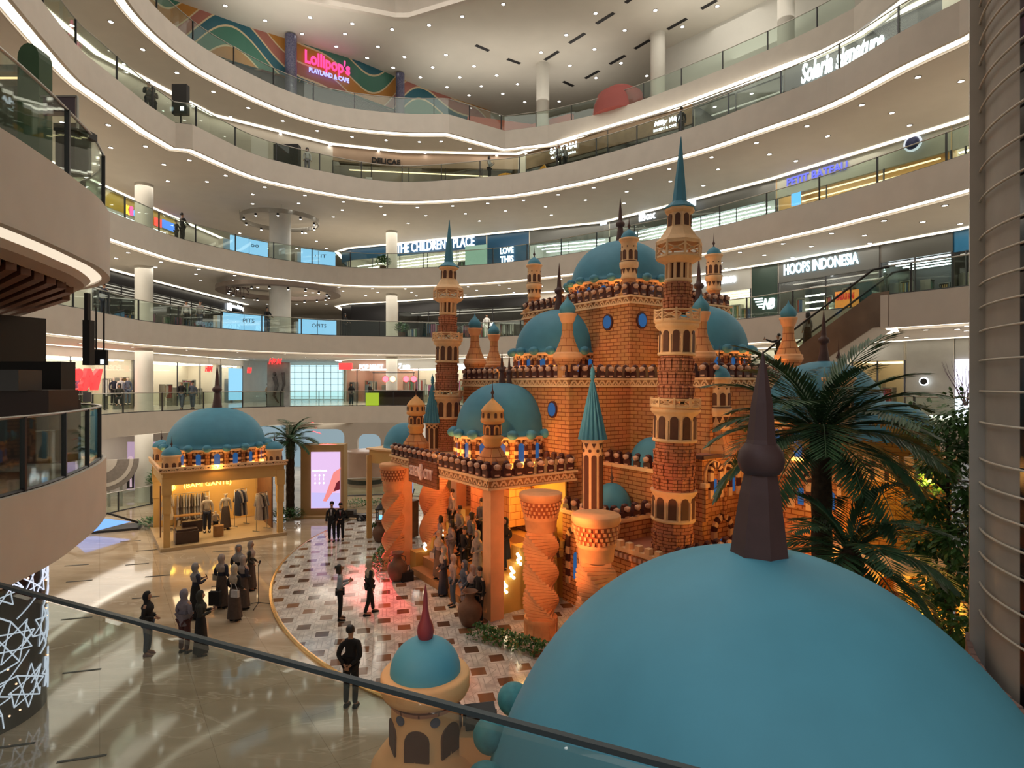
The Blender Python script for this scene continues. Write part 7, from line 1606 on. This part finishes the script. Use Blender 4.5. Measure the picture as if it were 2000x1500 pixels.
# ---------------------------------------------------------------- lit booths on the rings, lamp rings, stage lamps
def booth(lv, pa, pb, label, txt, hgt=.98, name='lit_booth'):
    e = inset(EDGES[lv], .30); q = sub(e, on_wall(e, pa), on_wall(e, pb)); x0, y0 = q[0]; root = empty(name, (x0, y0, FLV[lv]), 0, label, 'booth'); loc = [(a - x0, b - y0) for a, b in q]
    m = MB(); m.wall(loc, .08, hgt + .08, .10); m.build('screen_panel', E('pale_blue_screen', (.32, .66, 1), 1.15), root)
    L = length(loc); m = MB(); N_ = max(2, int(L / .9))
    for k in range(1, N_): p = sub(loc, 0, L * k / N_)[-1]; m.box(p[0], p[1] - .02, .55, .02, .03, hgt)
    m.build('panel_joint', DARKM, root)
    mid = sub(loc, 0, L * .5)[-1]; nv = nrm(loc[0], loc[-1]); nv = Vector((-Vector(mid) - Vector((x0, y0)))).normalized()
    text('booth_letters', txt, (mid[0] + nv.x * .06, mid[1] + nv.y * .06, .68), nv, L * .45, NAVY, .24, .02, root)
    m = MB(); m.wall(inset(loc, .75), 0, .95, .5); m.build('back_counter', WHITE, root); return root
booth(2, 437, 516, 'pale blue lit jewellery booth on the second ring, left one', 'POPITS'); booth(2, 584, 657, 'pale blue lit jewellery booth on the second ring, right one', 'POPITS')
booth(3, 451, 523, 'pale blue lit booth with portrait on the third ring, left one', 'TI  oo'); booth(3, 589, 655, 'pale blue lit booth with bracelet picture on the third ring, right one', 'O  IT')
def lamp_ring(z, r, w_, label, n, mt):
    root = empty('lamp_ring', (-16.3, 41.4, z), 0, label, 'lamp ring'); m = MB(); m.lathe([(r, 0), (r + w_, 0), (r + w_, .28), (r, .28), (r, 0)], 56, smooth=False); m.f = m.f[:-2]; m.mi = m.mi[:-2]; m.sm = m.sm[:-2]; m.uv = m.uv[:-2]; m.build('ring_frame', mt, root)
    m = MB()
    for k in range(4): a = k * PI / 2 + .4; m.tube([((r + .1) * math.cos(a), (r + .1) * math.sin(a), .28), ((r + .1) * math.cos(a), (r + .1) * math.sin(a), FLV[3] - TH - z if z < 14 else FLV[4] - TH - z)], .015, 4)
    m.build('hanger', STEEL, root); lm = MB(); lm.k = 0; lm.cyl(0, 0, -.16, 0, .08, 10); lm.k = 1; lm.cyl(0, 0, -.17, -.16, .07, 10); pr = None
    for k in range(n):
        a = 2 * PI * k / n
        if pr is None: pr = o = lm.build('spot_head', [DARKM, LAMP], root)
        else: o = pr.copy(); C.objects.link(o); o.parent = root
        o.location = ((r - .12) * math.cos(a), (r - .12) * math.sin(a), 0)
lamp_ring(13.35, 3.4, .7, 'wide brown oval lamp ring hung round the column on the second ring', 18, noisy('taupe_ring', (.22, .17, .14), .05, 2)); lamp_ring(18.35, 2.5, .10, 'slim grey lamp ring hung round the column on the third ring', 10, STEEL)
text('hanging_letters', "POPITS", (-17.8, 38.2, 13.05), (.42, -.9), 1.4, P('brown_letters', (.10, .06, .05)), .5, .05); tag(bpy.data.objects['hanging_letters'], 'brown letters hanging under the oval lamp ring', 'sign')
root = empty('stage_counter', (-8.6, 44.0, 5.4), 0, 'dark promotional stage desk with four red stage lamps on the lowest ring', 'stage desk'); m = MB(); m.box(0, 0, .55, 4.0, .9, 1.0); m.box(0, 0, 1.1, 4.1, 1.0, .08); m.build('desk', noisy('dark_wine_desk', (.035, .012, .015), .1, 2, .3), root)
m = MB(); m.tube([(-1.8, .3, 0), (-1.8, .3, 2.5)], .03, 5); m.tube([(1.2, .3, 0), (1.2, .3, 2.5)], .03, 5); m.tube([(-1.9, .3, 2.45), (1.3, .3, 2.45)], .03, 5); m.build('truss', DARKM, root)
REDL = E('red_stage_lamp', (1, .03, .04), 14); WRM = E('warm_stage_lamp', (1, .30, .12), 8)
for i, px in enumerate((754, 768, 794, 809)):
    X = (px - 1000) / F * 44.0; m = MB(); m.k = 0; m.lathe([(.12, .0), (.24, .24), (.24, .28)], 14); m.k = 1; m.lathe([(.001, .30), (.10, .30), (.22, .29), (.22, .27)], 14); o = m.build('stage_lamp', [DARKM, WRM if i == 1 else REDL], root); o.location = (X + 8.6, .1, 2.0); o.rotation_euler = (R(96), 0, 0)
spot('red_stage_beam', (-15.0, 42.2, 8.8), (-4.7, 20.2, 0), 130000, (1, .03, .05), 6, .1, .9)
m = MB(); X = (725 - 1000) / F * 42.5; m.box(X, 42.9, 5.9, .9, .4, .9); tag(m.build('yellow_box', E('lime_box', (.62, .85, .05), .6)), 'lime yellow box beside the dark stage desk', 'box')
m = MB(); X = (675 - 1000) / F * 45; m.box(X, 45, 8.35, 1.0, .12, .5); tag(m.build('red_hanging_sign', REDS), 'red hanging sign right of the bright window wall', 'sign')
for px, w_ in ((408, 11), (487, 7)):
    Y = 42 if px < 450 else 47; X = (px - 1000) / F * Y; root = empty('hanging_red_sign', (X, Y, 8.1), 0, 'small red hanging letter sign over the lowest ring, ' + ('nearer one' if px < 450 else 'farther one'), 'sign'); m = MB(); m.box(0, 0, .35, .02, .02, 1.3); m.build('rod', STEEL, root); text('sign_letters', "H&M", (0, 0, 0), (.4, -1), w_ / F * Y * 1.2, REDS, .45, .12, root, .06, .3)
o = text('red_wall_letters', "H&M", (-16.2, 40.3, 8.55), (.35, -1), .85, REDS, .42, .08, None, .05, .3); tag(o, 'red letters above the grey photo panel on the lowest ring', 'sign')
root = empty('photo_panel', (-16.3, 41.2, 5.4), R(18), 'grey fashion photo panel standing against the column on the lowest ring', 'poster'); m = MB(); m.box(0, 0, 1.55, 1.45, 1.2, 3.1); m.build('panel_box', noisy('photo_grey', (.33, .36, .38), .25, 1.2, .5), root)
m = MB(); m.ball(-.25, -.62, 2.3, .12, 10, 1.3); m.tube([(-.25, -.62, 2.1), (-.1, -.62, 1.5), (-.3, -.62, .8), (0, -.62, .3)], [.16, .14, .10, .04], 6); m.tube([(.3, -.62, 2.4), (.35, -.62, 1.6), (.2, -.62, 1.0)], [.12, .1, .05], 6); m.build('photo_figures', noisy('photo_dark', (.10, .11, .12), .3, 3), root)
# window wall at the end of the corridor on the lowest ring
root = empty('window_wall', (-18.3, 59.6, 5.4), 0, 'bright bluish glazed window wall at the corridor end of the lowest ring', 'window'); m = MB(); m.box(0, 0, 1.8, 9.0, .05, 3.4); m.build('pane', E('daylight_pane', (.50, .75, .82), 1.5), root); m = MB()
for k in range(13): m.box(-4.4 + k * .73, -.06, 1.8, .05, .06, 3.4)
for k in range(6): m.box(0, -.06, .3 + k * .62, 9.0, .06, .04)
m.build('mullion_grid', P('pale_mullion', (.6, .66, .66), .4), root)
bush((ring_at(3, 748, 1.2)[0], ring_at(3, 748, 1.2)[1], FLV[3] + .4), .5, .5, .8, 240, 'potted plant behind the rail by the blue shopfront', 51, lw=.12)
m = MB(); x, y = ring_at(3, 748, 1.2); m.cyl(x, y, FLV[3], FLV[3] + .45, .25, 14); tag(m.build('plant_pot', CLAY), 'pot of the plant behind the rail by the blue shopfront', 'pot')
bush((ring_at(2, 785, 1.2)[0], ring_at(2, 785, 1.2)[1], FLV[2] + .4), .5, .5, .8, 240, 'potted plant on the second ring right of the column', 52, lw=.12)
m = MB(); x, y = ring_at(2, 785, 1.2); m.cyl(x, y, FLV[2], FLV[2] + .45, .25, 14); tag(m.build('plant_pot', CLAY), 'pot of the plant on the second ring right of the column', 'pot')
m = MB(); x, y = ring_at(4, 353, .5); m.box(x, y, FLV[4] + 1.35, .75, .3, 1.5); m.k = 1; m.box(x + .15, y - .16, FLV[4] + .85, .18, .02, .2); m.k = 0; m.box(x, y, FLV[4] + .3, .06, .06, .6); tag(m.build('black_board', [BLACK, SIGNW]), 'upright black board with a small white mark at the fourth ring kink', 'board')
m = MB(); x, y = ring_at(4, 561, .9); m.box(x, y, FLV[4] + .75, 1.5, .5, 1.4); tag(m.build('black_cabinet', BLACK), 'wide black cabinet on the fourth ring left of the pale dressed woman', 'cabinet')
for i, px in enumerate((222, 233, 243)):
    x, y = (px - 1000) / F * 36.3, 36.3 + i * .15; o = person((x, y, FLV[1] + .3), R(60), 'white headed mannequin in the bright left shop window, ' + ('left', 'middle', 'right')[i] + ' of three', 1.75, 'stand', top=(NAVY, WHT, BLUEG_)[i], bottom=(SUIT, WHT, JEAN)[i], hair=None); o.name = 'mannequin'; o['category'] = 'mannequin'
    for ch in o.children:
        if ch.name.startswith('body'): ch.data.materials.clear(); [ch.data.materials.append(P('mannequin_white', (.70, .58, .45), .4)) for _ in range(3)]
o = person((-1.9, 44.2, FLV[2]), R(20), 'tall white spotlit mannequin in front of the black fashion shop', 1.95, 'stand', top=P('glow_white_cloth', (.85, .85, .82), .6), bottom=P('glow_white_cloth', (.85, .85, .82), .6), hair=None, coat=.03); o.name = 'mannequin'; o['category'] = 'mannequin'
spot('mannequin_spot', (-1.9, 42.6, 13.7), (-1.9, 44.2, 11.4), 90, (1, 1, 1), 40)
